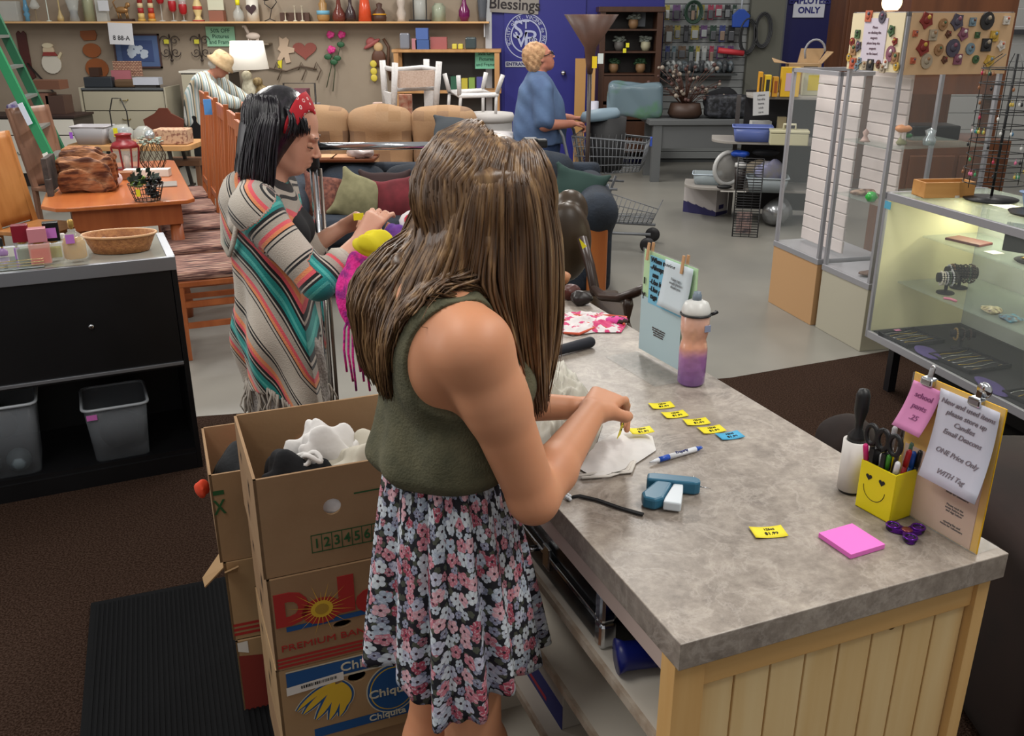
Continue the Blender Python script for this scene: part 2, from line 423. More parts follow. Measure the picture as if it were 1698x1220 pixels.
def face(c,fwd,up,s=1,jaw=1.0):
 """skull, jaw, nose, lips, brow, eyes sockets and ears, blended"""
 c=Vector(c);fwd=Vector(fwd).normalized();up=Vector(up);up=(up-fwd*up.dot(fwd)).normalized();lf=up.cross(fwd)
 def q(f,l,u):return c+(fwd*f+lf*l+up*u)*s
 rot=Matrix((fwd,lf,up)).transposed()
 P=[ell(q(-.012,0,.028),(.096*s,.075*s,.09*s),.02,rot),ell(q(.03,0,-.035),(.062*s,.056*s,.07*s),.03*s,rot),ell(q(.05,0,-.085),(.028*s,.03*s,.022*s),.03*s,rot),cap(q(-.01,.045,-.06),.018*s,q(.045,.015,-.088),.016*s,.02*s),cap(q(-.01,-.045,-.06),.018*s,q(.045,-.015,-.088),.016*s,.02*s),cap(q(.084,0,.005),.007*s,q(.107,0,-.028),.0095*s,.008*s),ell(q(.1,.012,-.033),(.009*s,.007*s,.006*s),.005*s,rot),ell(q(.1,-.012,-.033),(.009*s,.007*s,.006*s),.005*s,rot),cap(q(.078,-.045,.022),.008*s,q(.086,-.012,.018),.007*s,.012*s),cap(q(.078,.045,.022),.008*s,q(.086,.012,.018),.007*s,.012*s),ell(q(.088,.033,0),(.014*s,.016*s,.01*s),.006*s,rot,1),ell(q(.088,-.033,0),(.014*s,.016*s,.01*s),.006*s,rot,1),cap(q(.084,-.018,-.055),.0055*s,q(.09,0,-.053),.0065*s,.004*s),cap(q(.09,0,-.053),.0065*s,q(.084,.018,-.055),.0055*s,.004*s),cap(q(.082,-.015,-.066),.006*s,q(.087,0,-.067),.0075*s,.004*s),cap(q(.087,0,-.067),.0075*s,q(.082,.015,-.066),.006*s,.004*s)]
 for sd in(1,-1):
  P+=[ell(q(-.005,.074*sd,-.008),(.02*s,.008*s,.031*s),.006*s,rot),ell(q(.0,.083*sd,-.006),(.011*s,.005*s,.018*s),.004*s,rot,1)]
 return P,q
def eyes(root,q,s,fwd,up,iris='#3a2a1c'):
 wh=mat('eye_white','#e8e2da',.2);dk=mat('iris_'+iris.strip('#'),iris,.2)
 for sd in(1,-1):
  b=M();b.ball(q(.074,.033*sd,0),.0125*s);b.mi=1;b.ball(q(.0815,.033*sd,-.001),.0065*s);b.build('eye',[wh,dk],root)
def pushout(p,coll,mg,bias=None):
 for c,rad,mt in coll:
  l=mt@(p-c);k0=math.sqrt(sum((l[i]/rad[i])**2 for i in range(3)))
  e=1+mg/min(rad)
  if k0<e and k0>1e-3:
   if bias is None or(p-GB).dot(GF)>.03:p=c+(p-c)*(e/k0);continue
   for _ in range(50):
    p=p+bias*.004;l=mt@(p-c)
    if math.sqrt(sum((l[i]/rad[i])**2 for i in range(3)))>=e:break
 return p
def strands(name,guides,m,parent,n=200,seg=4,r=.004,jit=.01,steps=14,layer=.01,rt=.35,seed=1,endj=.05,base=None,coll=None,bias=None):
 """hair locks swept along curves interpolated between guide locks; one mesh"""
 rnd=random.Random(seed);b=M();ng=len(guides)
 gs=[[Vector(p)for p in g]for g in guides]
 def cr(P,t):
  t=max(0,min(.9999,t))*(len(P)-1);i=int(t);u=t-i
  p0,p1,p2,p3=P[max(i-1,0)],P[i],P[i+1],P[min(i+2,len(P)-1)]
  return .5*((2*p1)+(p2-p0)*u+(2*p0-5*p1+4*p2-p3)*u*u+(3*p1-p0-3*p2+p3)*u*u*u)
 L=max(len(g)for g in gs)
 for i in range(n):
  a=(i+rnd.random())/n*(ng-1);g=min(int(a),ng-2);u=a-g
  off=Vector((rnd.gauss(0,1),rnd.gauss(0,1),rnd.gauss(0,.4)))*jit;ly=rnd.random()*layer;en=1-abs(rnd.gauss(0,endj));tw=rnd.uniform(0,6)
  pts=[];rr=[]
  for s_ in range(steps+1):
   t=s_/steps*en;p=cr(gs[g],t).lerp(cr(gs[g+1],t),u)
   wv=math.sin(t*7+tw)*.003
   p=p+off*min(1,t*1.6)+Vector((wv,wv*.5,0))*t
   c0=gs[g][0].lerp(gs[g+1][0],u)
   if coll and s_>1:p=pushout(p,coll,.004+ly,bias)
   pts.append(p);rr.append(r*(.55+.45*math.sin(PI*min(1,t*1.3+.1)))*(1 if t<.8 else max(rt,1-(t-.8)/.2*.8)))
  b.tube(pts,rr,seg,flat=.6)
 if base is not None:pass
 return b.build(name,m,parent)
def hairmat(name,c1,c2,c3,rough=.38):
 if name in MC:return MC[name]
 m=mat(name,c1,rough);k=NT(m);tc=k.n('ShaderNodeTexCoord');mp=k.n('ShaderNodeMapping');mp.inputs['Scale'].default_value=(1,1,.06)
 k.l(tc.outputs['Object'],mp.inputs[0]);x=k.n('ShaderNodeTexNoise');x.inputs['Scale'].default_value=75;x.inputs['Detail'].default_value=4;k.l(mp.outputs[0],x.inputs[0])
 sp=k.n('ShaderNodeSeparateXYZ');k.l(tc.outputs['Object'],sp.inputs[0])
 k.l(k.ramp(x.outputs['Fac'],[(.3,c1),(.5,c2),(.68,c3)]),k.b.inputs['Base Color'])
 k.b.inputs['Anisotropic'].default_value=.6;k.b.inputs['Specular IOR Level'].default_value=.6
 bp=k.n('ShaderNodeBump');bp.inputs['Strength'].default_value=.35;bp.inputs['Distance'].default_value=.004
 k.l(x.outputs['Fac'],bp.inputs['Height']);k.l(bp.outputs[0],k.b.inputs['Normal'])
 return m
 # joints
shR,shL=G(-.012,.158,1.29),G(.0,-.158,1.305)
elR=Vector((.035,1.315,1.02));wrR=Vector((.150,1.555,1.068))
elL=G(.10,-.20,1.04);wrL=Vector((.112,1.665,1.03))
hc=G(.085,0,1.452)
hf=(GF*.84+Vector((0,0,-.55))).normalized()
P,Q=face(hc,hf,(0,0,1),1.0)
torso=[ell(G(0,0,1.22),(.09,.138,.15),.05,GRot),ell(G(.0,0,1.05),(.075,.105,.13),.05,GRot),ell(G(-.0,0,.92),(.078,.118,.09),.05,GRot),cap(shR+GR*-.01,.056,G(-.02,.03,1.33),.055,.04),cap(shL+GR*.01,.052,G(-.01,-.03,1.325),.05,.03),ell(G(.075,.06,1.19),(.055,.06,.06),.04,GRot),ell(G(.075,-.06,1.19),(.055,.06,.06),.04,GRot),ell(G(-.055,.075,1.25),(.045,.06,.08),.03,GRot),ell(G(-.045,-.075,1.24),(.042,.055,.07),.03,GRot)]
arms=[cap(shR,.055,shR.lerp(elR,.35),.051,.03),cap(shR.lerp(elR,.3),.051,elR,.041,.02),cap(elR,.041,elR.lerp(wrR,.3),.041,.015),cap(elR.lerp(wrR,.3),.041,wrR,.025,.015),cap(shL,.052,shL.lerp(elL,.35),.047,.03),cap(shL.lerp(elL,.3),.047,elL,.038,.02),cap(elL,.037,elL.lerp(wrL,.35),.036,.015),cap(elL.lerp(wrL,.3),.036,wrL,.024,.015)]
legs=[]
for sd in(1,-1):
 hp,kn,an=G(0,.062*sd,.86),G(.01,.085*sd,.46),G(-.03,.09*sd,.09)
 legs+=[cap(hp,.068,kn,.052,.03),cap(kn,.053,kn.lerp(an,.35)+GF*-.015,.053,.02),cap(kn.lerp(an,.3)+GF*-.01,.052,an,.034,.02),ell(kn+GF*.03,(.035,.035,.045),.02,GRot),cap(an+Vector((0,0,-.04)),.034,an+GF*.13+Vector((0,0,-.068)),.022,.03)]
neck=[cap(G(-.015,0,1.32),.056,G(.05,0,1.42),.05,.03)]
handsP=hand(wrR,(PZ(1022,640,1.07)-wrR),(0.05,-.35,.9),.98,1,(.9,.75,.65,.5),.45)+hand(wrL,(PZ(1036,655,1.03)-wrL),(-.3,.2,.9),.95,-1,(.9,.8,.7,.55),.4)
girl=blob('person',P+torso+arms+neck+legs+handsP,skin,h=.0042,center=True)
tag(girl,'person with long light-brown hair, olive tank top and floral skirt at the counter','person')
gl=girl.location
eyes_root=girl
def shift(o):
 o.location=(-o.parent.location.x,-o.parent.location.y,-o.parent.location.z);return o
wh=mat('eye_white','#e8e2da',.2);dk=mat('iris_brown','#3a2a1c',.2)
def add_eyes(root,Q,s=1,lid=None):
 for sd in(1,-1):
  if lid:
   b=M();b.ball(Q(.0715,.033*sd,-.002),.0125*s);b.mi=1;b.tube([Q(.073,.050*sd,-.008),Q(.084,.042*sd,-.009),Q(.087,.031*sd,-.009),Q(.081,.02*sd,-.008)],[.001,.002,.002,.001],5);b.tube([Q(.08,.052*sd,.022),Q(.09,.04*sd,.026),Q(.092,.018*sd,.023)],[.0006,.0014,.001],5);shift(b.build('eyelid',[lid,dk],root));continue
  b=M();b.ball(Q(.071,.033*sd,-.002),.0118*s);b.mi=1;b.ball(Q(.0785,.033*sd,-.004),.0058*s)
  b.tube([Q(.073,.050*sd,.003),Q(.083,.042*sd,.006),Q(.0865,.031*sd,.006),Q(.082,.02*sd,.002)],[.0015,.0028,.0028,.0015],5)
  b.tube([Q(.08,.052*sd,.022),Q(.091,.04*sd,.026),Q(.093,.018*sd,.023)],[.0008,.0016,.001],5);shift(b.build('eye',[wh,dk],root))
add_eyes(girl,Q)
# tank top: a shell over the torso, cut at armholes and a deep back
olive=mat('olive_jersey','#4a4936',.85,n2='#5b5842',nsc=30,bump=.25,bsc=240)
def gl_local(X,Y,Z):
 a,b_=X-GB.x,Y-GB.y
 return a*GF.x+b_*GF.y,a*GR.x+b_*GR.y,Z
def top_cut(X,Y,Z):
 f,r,z=gl_local(X,Y,Z)
 bot=1.03-z
 # armholes
 arm=.082-np.sqrt((np.maximum(np.abs(r)-.150,0)*0+(np.abs(r)-.176)*1.05)**2+((z-1.265)*.72)**2)
 up=z-(1.36)
 # scooped back: V narrowing downwards
 back=np.where(f<.0,np.minimum(np.where(z>1.17,.019+(z-1.17)*.42,-1)-np.abs(r+.0),.05-(f+.02)*0),-1)
 front=np.where(f>=.0,np.minimum((z-1.23)*.9+.0-np.maximum(np.abs(r)-.055,0)*3,.06),-1)
 return np.maximum(np.maximum(np.maximum(bot,arm),up),np.maximum(back,front))
def blouse(X,Y,Z):
 f,r,z=gl_local(X,Y,Z);t=np.clip((1.22-z)/.16,0,1)*np.clip((z-1.0)/.05,0,1)
 return-(.016*t+.005*t*np.sin(r*70+z*22)+.003*t*np.sin(z*60+f*40))
bump_w=[ell(G(-.01,0,1.06),(.088,.115,.05),.05,GRot)]
tt=blob('tank_top',torso+neck[:0]+bump_w+[custom(blouse,(0,0,0),(0,0,0),op=3),custom(top_cut,(0,0,0),(0,0,0),op=2)],olive,girl,h=.0042,grow=.006);shift(tt)
# skirt
fl=mat('floral_cotton','#1d1c24',.8);k=NT(fl)
uvn=k.n('ShaderNodeUVMap');mp=k.n('ShaderNodeMapping');mp.inputs['Scale'].default_value=(1,1,1);k.l(uvn.outputs[0],mp.inputs[0])
def flowers(scale,off,rad,cols):
 v0=k.n('ShaderNodeVectorMath',operation='ADD');k.l(mp.outputs[0],v0.inputs[0]);v0.inputs[1].default_value=(off,off*.7,0)
 v1=k.n('ShaderNodeVectorMath',operation='SCALE');k.l(v0.outputs[0],v1.inputs[0]);v1.inputs['Scale'].default_value=scale
 vo=k.n('ShaderNodeTexVoronoi',voronoi_dimensions='2D',feature='F1');vo.inputs['Scale'].default_value=1;vo.inputs['Randomness'].default_value=.8
 k.l(v1.outputs[0],vo.inputs['Vector'])
 df=k.n('ShaderNodeVectorMath',operation='SUBTRACT');k.l(v1.outputs[0],df.inputs[0]);k.l(vo.outputs['Position'],df.inputs[1])
 sp=k.n('ShaderNodeSeparateXYZ');k.l(df.outputs[0],sp.inputs[0]);an=k.math('ARCTAN2',sp.outputs[1],sp.outputs[0])
 sc=k.n('ShaderNodeSeparateColor');k.l(vo.outputs['Color'],sc.inputs[0])
 an2=k.math('ADD',an,k.math('MULTIPLY',sc.outputs[1],6))
 pet=k.math('ABSOLUTE',k.math('COSINE',k.math('MULTIPLY',an2,2.5)))
 rr=k.math('MULTIPLY',k.math('ADD',.62,k.math('MULTIPLY',k.math('POWER',pet,.5),.38)),rad)
 d=vo.outputs['Distance'];rel=k.math('DIVIDE',d,rr)
 inside=k.math('LESS_THAN',rel,1.0)
 col=k.ramp(sc.outputs[0],cols,True)
 crease=k.math('MULTIPLY',k.math('SUBTRACT',1,pet),.45)
 shade=k.math('SUBTRACT',1,crease)
 nzn=k.n('ShaderNodeTexNoise');nzn.inputs['Scale'].default_value=7;nzn.inputs['Detail'].default_value=4;k.l(v1.outputs[0],nzn.inputs[0])
 c2=k.mix(k.math('MULTIPLY',crease,1.2),col,k.mix(.5,col,'#3d4358'))
 c3=k.mix(k.math('MULTIPLY',k.math('GREATER_THAN',nzn.outputs['Fac'],.56),.4),c2,'#dfe0e4')
 cen=k.math('LESS_THAN',d,k.math('MULTIPLY',rad,.2))
 c4=k.mix(cen,c3,'#3a2530')
 return inside,c4
base=k.mix(flowers(46,3.3,.30,[(0,'#565a4c'),(.5,'#5f6650')])[0],'#1b1a22','#4a4d42')
i1,c1=flowers(44,11.7,.40,[(0,'#8c8fa8'),(.3,'#b9c3cf'),(.55,'#a8616f'),(.75,'#7d8197')])
i2,c2=flowers(34,.4,.455,[(0,'#c9d2da'),(.26,'#c77b88'),(.42,'#aab6c6'),(.58,'#d8a5ae'),(.70,'#a8485a'),(.80,'#b7b9cc'),(.92,'#ced6dc')])
x1=k.mix(i1,base,c1);x2=k.mix(i2,x1,c2);k.l(x2,k.b.inputs['Base Color'])
def skirt_mesh():
 nu,nv=260,34;V=[];UV=[]
 rnd=random.Random(3);ph=[rnd.uniform(0,6)for _ in range(6)]
 for i in range(nu):
  a=2*PI*i/nu
  for j in range(nv+1):
   t=j/nv;z=1.052-.42*t-.022*t*math.sin(a*3+ph[0])-.012*t*math.sin(a*5+ph[1])
   e=t**.75;rx=.086+.068*e;ry=.108+.068*e
   f=(.002+.014*t)*math.sin(a*13+1.3*math.sin(a*2+ph[2])+ph[3])+(.002+.008*t)*math.sin(a*21+ph[4]+2*math.sin(a*3))+.008*t*math.sin(a*4+ph[5])
   f+=.004*(1-t)*math.sin(a*44)*math.exp(-t*3)
   p=G((rx+f)*math.cos(a)+.002+.012*t,(ry+f)*math.sin(a),z)
   V.append(p);UV.append((a*.20,z))
 F=[]
 for i in range(nu):
  l=(i+1)%nu
  for j in range(nv):F.append((i*(nv+1)+j,i*(nv+1)+j+1,l*(nv+1)+j+1,l*(nv+1)+j))
 me=bpy.data.meshes.new('skirt');me.from_pydata(V,[],F);me.materials.append(fl)
 uvl=me.uv_layers.new(name='UVMap')
 for pi,p in enumerate(me.polygons):
  p.use_smooth=True
  for li in p.loop_indices:
   vi=me.loops[li].vertex_index;u,v=UV[vi]
   if F[pi][0]//(nv+1)==nu-1 and vi//(nv+1)==0:u=2*PI*.20
   uvl.data[li].uv=(u,v)
 o=bpy.data.objects.new('skirt',me);COL.objects.link(o);o.parent=girl
 md=o.modifiers.new('solid','SOLIDIFY');md.thickness=.002
 return shift(o)
skirt_mesh()
# hair
hm=hairmat('light_brown_hair','#3c2a1b','#614730','#94744f',.36)
def g_(*pp):return[PY(*p)for p in pp]
GI=GRot.transposed()
hcoll=[(G(-.03,-.085,1.30),(.077,.079,.076),GI),(G(0,0,1.22),(.092,.14,.152),GI),(G(-.055,.075,1.25),(.047,.062,.085),GI),(G(-.055,-.075,1.25),(.047,.062,.085),GI),(shR,(.058,.058,.058),GI),(shL,(.064,.064,.064),GI),(shR+GR*-.05+GF*-.005+Vector((0,0,.012)),(.062,.062,.06),GI),(shR.lerp(elR,.25),(.054,.054,.06),GI),(shR.lerp(elR,.5),(.05,.05,.06),GI),(G(-.012,.085,1.32),(.055,.06,.055),GI),(G(-.012,-.085,1.325),(.068,.07,.068),GI)]
GU=[g_((815,240,1.53),(745,262,1.60),(700,330,1.66),(656,440,1.63),(614,530,1.58),(608,590,1.53)),g_((820,239,1.51),(742,275,1.53),(692,370,1.53),(648,480,1.48),(616,560,1.465),(628,640,1.46)),g_((822,239,1.50),(748,290,1.44),(705,390,1.42),(658,490,1.40),(638,590,1.40),(658,668,1.40)),g_((825,239,1.49),(760,295,1.42),(725,400,1.385),(692,480,1.355),(668,565,1.365),(675,655,1.38)),g_((828,239,1.48),(775,300,1.39),(748,400,1.36),(722,465,1.345),(712,500,1.335),(700,525,1.33)),g_((830,239,1.48),(795,300,1.37),(778,400,1.36),(766,470,1.37),(772,505,1.39),(800,530,1.42)),g_((833,239,1.47),(820,300,1.37),(812,400,1.37),(808,480,1.36),(838,560,1.37),(868,650,1.41)),g_((836,239,1.47),(845,300,1.38),(846,400,1.38),(852,500,1.385),(868,600,1.40),(882,690,1.42)),g_((840,239,1.48),(868,295,1.39),(882,390,1.39),(884,500,1.39),(890,600,1.405),(895,690,1.43)),g_((842,240,1.49),(890,290,1.43),(914,390,1.43),(915,500,1.43),(908,600,1.45),(898,680,1.47)),g_((842,240,1.50),(898,285,1.48),(926,385,1.50),(930,500,1.50),(920,580,1.51),(900,670,1.51)),g_((840,240,1.52),(885,275,1.55),(912,370,1.59),(912,480,1.60),(905,570,1.59),(895,640,1.57)),]
GF2=[g_((840,240,1.52),(870,275,1.58),(890,370,1.635),(885,480,1.65),(880,560,1.66),(878,640,1.65)),g_((830,240,1.53),(835,275,1.62),(840,370,1.68),(835,470,1.70),(825,560,1.70),(820,620,1.70)),g_((822,240,1.53),(790,270,1.63),(760,350,1.70),(740,450,1.72),(730,540,1.71),(725,600,1.70)),g_((815,240,1.53),(755,265,1.62),(705,340,1.69),(660,440,1.71),(630,540,1.70),(625,600,1.66)),]
hup=(Vector((0,0,1))-hf*hf.z).normalized();hrot=Matrix((hf,hup.cross(hf),hup)).transposed()
hv=[ell(Q(-.017,0,.030),(.104,.087,.099),.02,hrot)]
def chain(g,r0,r1):
 out=[];g=[g[0]]+[pushout(p,hcoll,.002)for p in g[1:]]
 for i in range(1,len(g)-1):out.append(cap(g[i],r0 if i<3 else r0*.7,g[i+1],r0*.7 if i<len(g)-2 else r1*.6,.02))
 return out
inner=GU[::1]
cen=hc+Vector((-.03,0,-.05))
V,Fc=None,None
hb=list(hv)
for g in GU[:4]+GU[7:]:
 gi=[p.lerp(Vector((cen.x,cen.y,p.z)),.16)for p in g]
 hb+=chain(gi,.015,.004)
for g,rr_ in((GU[1],.014),(GU[2],.014),(GU[3],.013)):
 gq=[pushout(p.lerp(Vector((cen.x,cen.y,p.z)),.14),hcoll,-.004)for p in g];hb+=[cap(gq[i],rr_,gq[i+1],rr_*(.9 if i<3 else .3),.02)for i in(1,2,3)]
for g in GU[4:7]:
 gi=[p.lerp(Vector((cen.x,cen.y,p.z)),.12)for p in g[:5]];hb+=chain(gi,.016,.012)
hair=blob('hair',hb,hm,girl,h=.006);shift(hair)
hcoll.append((Q(-.017,0,.030),(.106,.089,.101),hrot.transposed()))
bz=(-GF*.8+GR*.15+Vector((0,0,.25))).normalized()
h2=strands('hair',GU,hm,None,n=950,r=.0042,jit=.005,steps=20,seed=4,endj=.07,coll=hcoll,bias=bz)
h3=strands('hair',GF2,hm,None,n=200,r=.006,jit=.007,steps=14,seed=5,coll=hcoll,bias=bz)
h5=strands('hair',GU[:6],hm,None,n=560,r=.005,jit=.006,steps=18,seed=14,endj=.08,layer=.012,coll=hcoll,bias=bz)
h4=strands('hair',GU,hm,None,n=120,r=.0013,jit=.010,steps=18,seed=9,endj=.1,coll=hcoll,bias=bz)
def join(dst,srcs):
 bm=bmesh.new();bm.from_mesh(dst.data)
 for s_ in srcs:
  me=s_.data.copy();me.transform(Matrix.Translation(-Vector(dst.location)+Vector(s_.location))if dst.parent is None else Matrix());bm.from_mesh(me);bpy.data.meshes.remove(me)
  bpy.data.objects.remove(s_)
 bm.to_mesh(dst.data);bm.free();dst.data.update()
join(hair,[h2,h3,h4,h5])
# the thin lock lying on the shoulder
# ================================================ THE PERSON IN THE STRIPED PONCHO
def frame(base,ang):
 F_=Vector((math.cos(ang),math.sin(ang),0));R_=Vector((math.sin(ang),-math.cos(ang),0));base=Vector(base)
 return(lambda f,r,z:base+F_*f+R_*r+Vector((0,0,z))),F_,R_
W,WF,WR=frame((-.775,2.86,0),R(4));WRot=Matrix.Rotation(R(4),3,'Z')
wc=W(.085,0,1.425);wf=(WF*.93+Vector((0,0,-.37))).normalized()
P2,Q2=face(wc,wf,(0,0,1),1.02)
wsR,wsL=W(0,.155,1.225),W(0,-.155,1.235)
weR=PY(528,468,2.66);wwR=PY(598,398,2.76);weL=PY(500,420,2.98);wwL=PY(572,375,2.99)
wt=[ell(W(0,0,1.15),(.10,.145,.15),.05,WRot),ell(W(0,0,.97),(.095,.125,.13),.06,WRot),ell(W(.02,.02,.86),(.085,.11,.10),.06,WRot),cap(wsR,.055,W(-.01,.03,1.26),.055,.04),cap(wsL,.055,W(-.01,-.03,1.26),.055,.04),ell(W(.085,.055,1.12),(.05,.055,.055),.04,WRot),ell(W(.085,-.055,1.12),(.05,.055,.055),.04,WRot)]
wn=[cap(W(0,0,1.26),.05,W(.05,0,1.37),.046,.03)]
wa=[cap(wsR,.045,weR,.036,.03),cap(weR,.036,wwR,.025,.015),cap(wsL,.045,weL,.035,.03),cap(weL,.035,wwL,.024,.015)]
wl=[]
for sd in(1,-1):
 hp,kn,an=W(.02,.02+.055*sd,.80),W(.01,.085*sd,.44),W(-.02,.09*sd,.08)
 wl+=[cap(hp,.07,kn,.055,.04),cap(kn,.057,an,.042,.02),cap(an+Vector((0,0,-.035)),.032,an+WF*.14+Vector((0,0,-.055)),.024,.03)]
wh_=hand(wwR,PY(628,352,2.80)-wwR,(.25,-.6,.75),.95,1,(1.1,1.0,.9,.7),.5)+hand(wwL,PY(604,358,2.95)-wwL,(.2,.5,.8),.95,-1,(1.0,.9,.8,.6),.5)
wom=blob('person',P2+wt+wn+wa+wl+wh_,skin2,h=.005,center=True)
tag(wom,'person with dark hair, red bandana and a striped hooded poncho beside the chrome garment rack','person')
add_eyes(wom,Q2,1.02,skin2)
# trousers
jean=mat('dark_denim','#2b3040',.85,bump=.2,bsc=200)
tr=blob('trousers',[p for i,p in enumerate(wl)if i%3!=2]+[ell(W(.02,.02,.86),(.085,.11,.10),.06,WRot)],jean,wom,h=.01,grow=.008);shift(tr)
# poncho: body shell flaring down, sleeves to mid forearm, coloured bands following the knit
pon=mat('striped_knit','#b7afa2',.95,bump=.35,bsc=300,sheen=.2);k=NT(pon)
at=k.n('ShaderNodeAttribute',attribute_name='band');fr=k.math('FRACT',at.outputs['Fac'])
G0,G1,BK,TL,T2,OR,PK='#b9b0a4','#a79e92','#1c1d1f','#1f8a86','#4fb0a6','#dc8a5e','#d95a62'
k.l(k.ramp(fr,[(0,G0),(.10,BK),(.12,G0),(.14,BK),(.165,G1),(.25,OR),(.30,PK),(.345,BK),(.385,G0),(.405,BK),(.43,TL),(.49,T2),(.525,TL),(.56,BK),(.595,G0),(.615,BK),(.635,G1),(.70,PK),(.745,OR),(.785,BK),(.80,G0),(.83,BK),(.845,G0)],True),k.b.inputs['Base Color'])
hemz=.60
body=[cap(wsR+WR*.005,.075,W(-.01,.03,1.26),.06,.05),cap(wsL,.07,W(-.01,-.03,1.26),.06,.05),ell(W(.01,0,1.13),(.108,.155,.17),.05,WRot),cap(W(.015,.02,1.06),.125,W(.035,.04,.80),.145,.06),cap(W(.035,.04,.80),.145,W(.05,.05,.60),.15,.06)]
slv=[cap(wsR+WR*.012,.064,weR,.053,.03),cap(weR,.053,weR.lerp(wwR,.5),.041,.02),cap(wsL,.062,weL,.055,.05),cap(weL,.055,weL.lerp(wwL,.3),.042,.03)]
def ploc(X,Y,Z):
 a,b_=X-W(0,0,0).x,Y-W(0,0,0).y;return a*WF.x+b_*WF.y,a*WR.x+b_*WR.y
def pcut(X,Y,Z):
 f,r=ploc(X,Y,Z)
 hem=(hemz+.05-.55*(f+.1)+.03*np.sin(f*18+r*9))-Z
 fr_=np.where(Z<1.3,f-.105-.3*np.maximum(0,1.0-Z)*.3,-1)
 nk=.062-np.sqrt((f-.03)**2+r**2+((Z-1.33)*.9)**2)
 return np.maximum(np.maximum(hem,fr_*.8),nk)
def pfold(X,Y,Z):
 f,r=ploc(X,Y,Z);t=np.clip((1.12-Z)/.35,0,1);a=np.arctan2(r,f)
 return .016*t*np.sin(a*7+Z*6)+.008*t*np.sin(a*13-Z*9+1)
el_=np.array(weR);sh_=np.array(wsR);wr_=np.array(wwR)
def band(V):
 f=(V[:,0]-W(0,0,0).x)*WF.x+(V[:,1]-W(0,0,0).y)*WF.y
 r=(V[:,0]-W(0,0,0).x)*WR.x+(V[:,1]-W(0,0,0).y)*WR.y
 zb=(1.30-V[:,2]-(1.0+1.6*np.clip(1.1-V[:,2],0,.4))*(f+.1))/.33+.02*np.sin(f*25+r*14)
 def seg(p,q):
  d=q-p;L=np.linalg.norm(d);t=((V-p)@d)/L/L;tc_=np.clip(t,0,1)
  return np.linalg.norm(V-p-tc_[:,None]*d,axis=1),t,L
 d1,t1,L1=seg(sh_,el_);d2,t2,L2=seg(el_,wr_)
 out=zb.copy()
 # the near sleeve: bands run across the arm
 m_=(d1<.078)&(t1>-.3)&(r>.11-.05*np.clip(t1,0,1))
 s1=(.07+np.clip(t1,0,1.1)*L1)/.27+.12
 out[m_]=s1[m_]
 m2=(d2<.085)&(t2>.05);s2=(.07+L1+t2*L2)/.27+.12;out[m2]=s2[m2]
 eL,wL_=np.array(weL),np.array(wwL);d3,t3,L3=seg(np.array(wsL),eL);m3=(d3<.08)&(t3>.2)&(r<-.1);out[m3]=((.07+t3*L3)/.27)[m3]
 return{'band':out}
pc=blob('striped_poncho',body+[custom(pfold,(0,)*3,(0,)*3,op=3),custom(pcut,(0,)*3,(0,)*3,op=2)]+slv,pon,wom,h=.0055,attr=band);shift(pc)
# hood lying on the back, with its pale edge
hoodm=blob('hood',[ell(W(-.075,.01,1.24),(.055,.105,.075),.03,WRot),cap(W(-.085,.05,1.22),.042,W(-.095,.06,1.11),.03,.03),cap(W(-.01,.10,1.275),.024,W(-.07,.11,1.17),.026,.03),cap(W(-.01,-.1,1.28),.024,W(-.07,-.1,1.2),.026,.03)],pon,wom,h=.006,attr=lambda V:{'band':(V[:,2]*2.0+V[:,0]*5)/.46*.5});shift(hoodm)
cream=mat('cream_knit_edge','#b9b2a6',.95,bump=.3,bsc=260)
b=M();b.tube([W(.05,.07,1.285),W(-.01,.12,1.295),W(-.05,.145,1.22),W(-.08,.14,1.12),W(-.105,.10,1.07)],[.006,.009,.011,.011,.008],8,flat=.6)
b.tube([W(-.105,.10,1.07),W(-.13,.06,1.10),W(-.135,.0,1.2),W(-.12,-.02,1.28),W(-.07,-.05,1.31)],.008,8,flat=.6);shift(b.build('hood_edge',cream,wom))
c0=weR.lerp(wwR,.42);c1=weR.lerp(wwR,.60);b=M();b.tube([c0,c0.lerp(c1,.3),c0.lerp(c1,.7),c1],[.040,.045,.045,.037],16);shift(b.build('cuff',cream,wom))
# fringe and grey lace hem
b=M();rnd=random.Random(2)
for i in range(150):
 a=rnd.uniform(.5,2*PI-.6);f0=math.cos(a)*.148+.045;r0=math.sin(a)*.148+.05
 zt=hemz+.06-.55*(f0+.1)+.03*math.sin(f0*18+r0*9)+.02
 p=W(f0,r0,zt);pts=[p]
 for s_ in range(4):p=p+Vector((rnd.gauss(0,.006),rnd.gauss(0,.006),-rnd.uniform(.015,.04)));pts.append(p)
 b.tube(pts,[.004,.0035,.003,.0025,.002],4)
shift(b.build('fringe',mat('fringe_yarn','#a29a90',.95),wom))
lace=blob('lace_skirt',[cap(W(.03,.03,.7),.12,W(.02,.04,.5),.135,.05),custom(lambda X,Y,Z:(.44+.02*np.sin(X*60)+.02*np.sin(Y*50))-Z+X*0+Y*0,(0,)*3,(0,)*3,op=2),custom(lambda X,Y,Z:.008*np.sin(X*80+Z*30)*np.cos(Y*70),(0,)*3,(0,)*3,op=3)],mat('grey_lace','#847c77',.95,n2='#a49d97',nsc=40,bump=.6,bsc=120),wom,h=.009);shift(lace)
# inner dark top at the open front
bt=blob('black_top',[wt[0],wt[1],wt[5],wt[6]],mat('black_jersey','#17171a',.85),wom,h=.008,grow=.006);shift(bt)
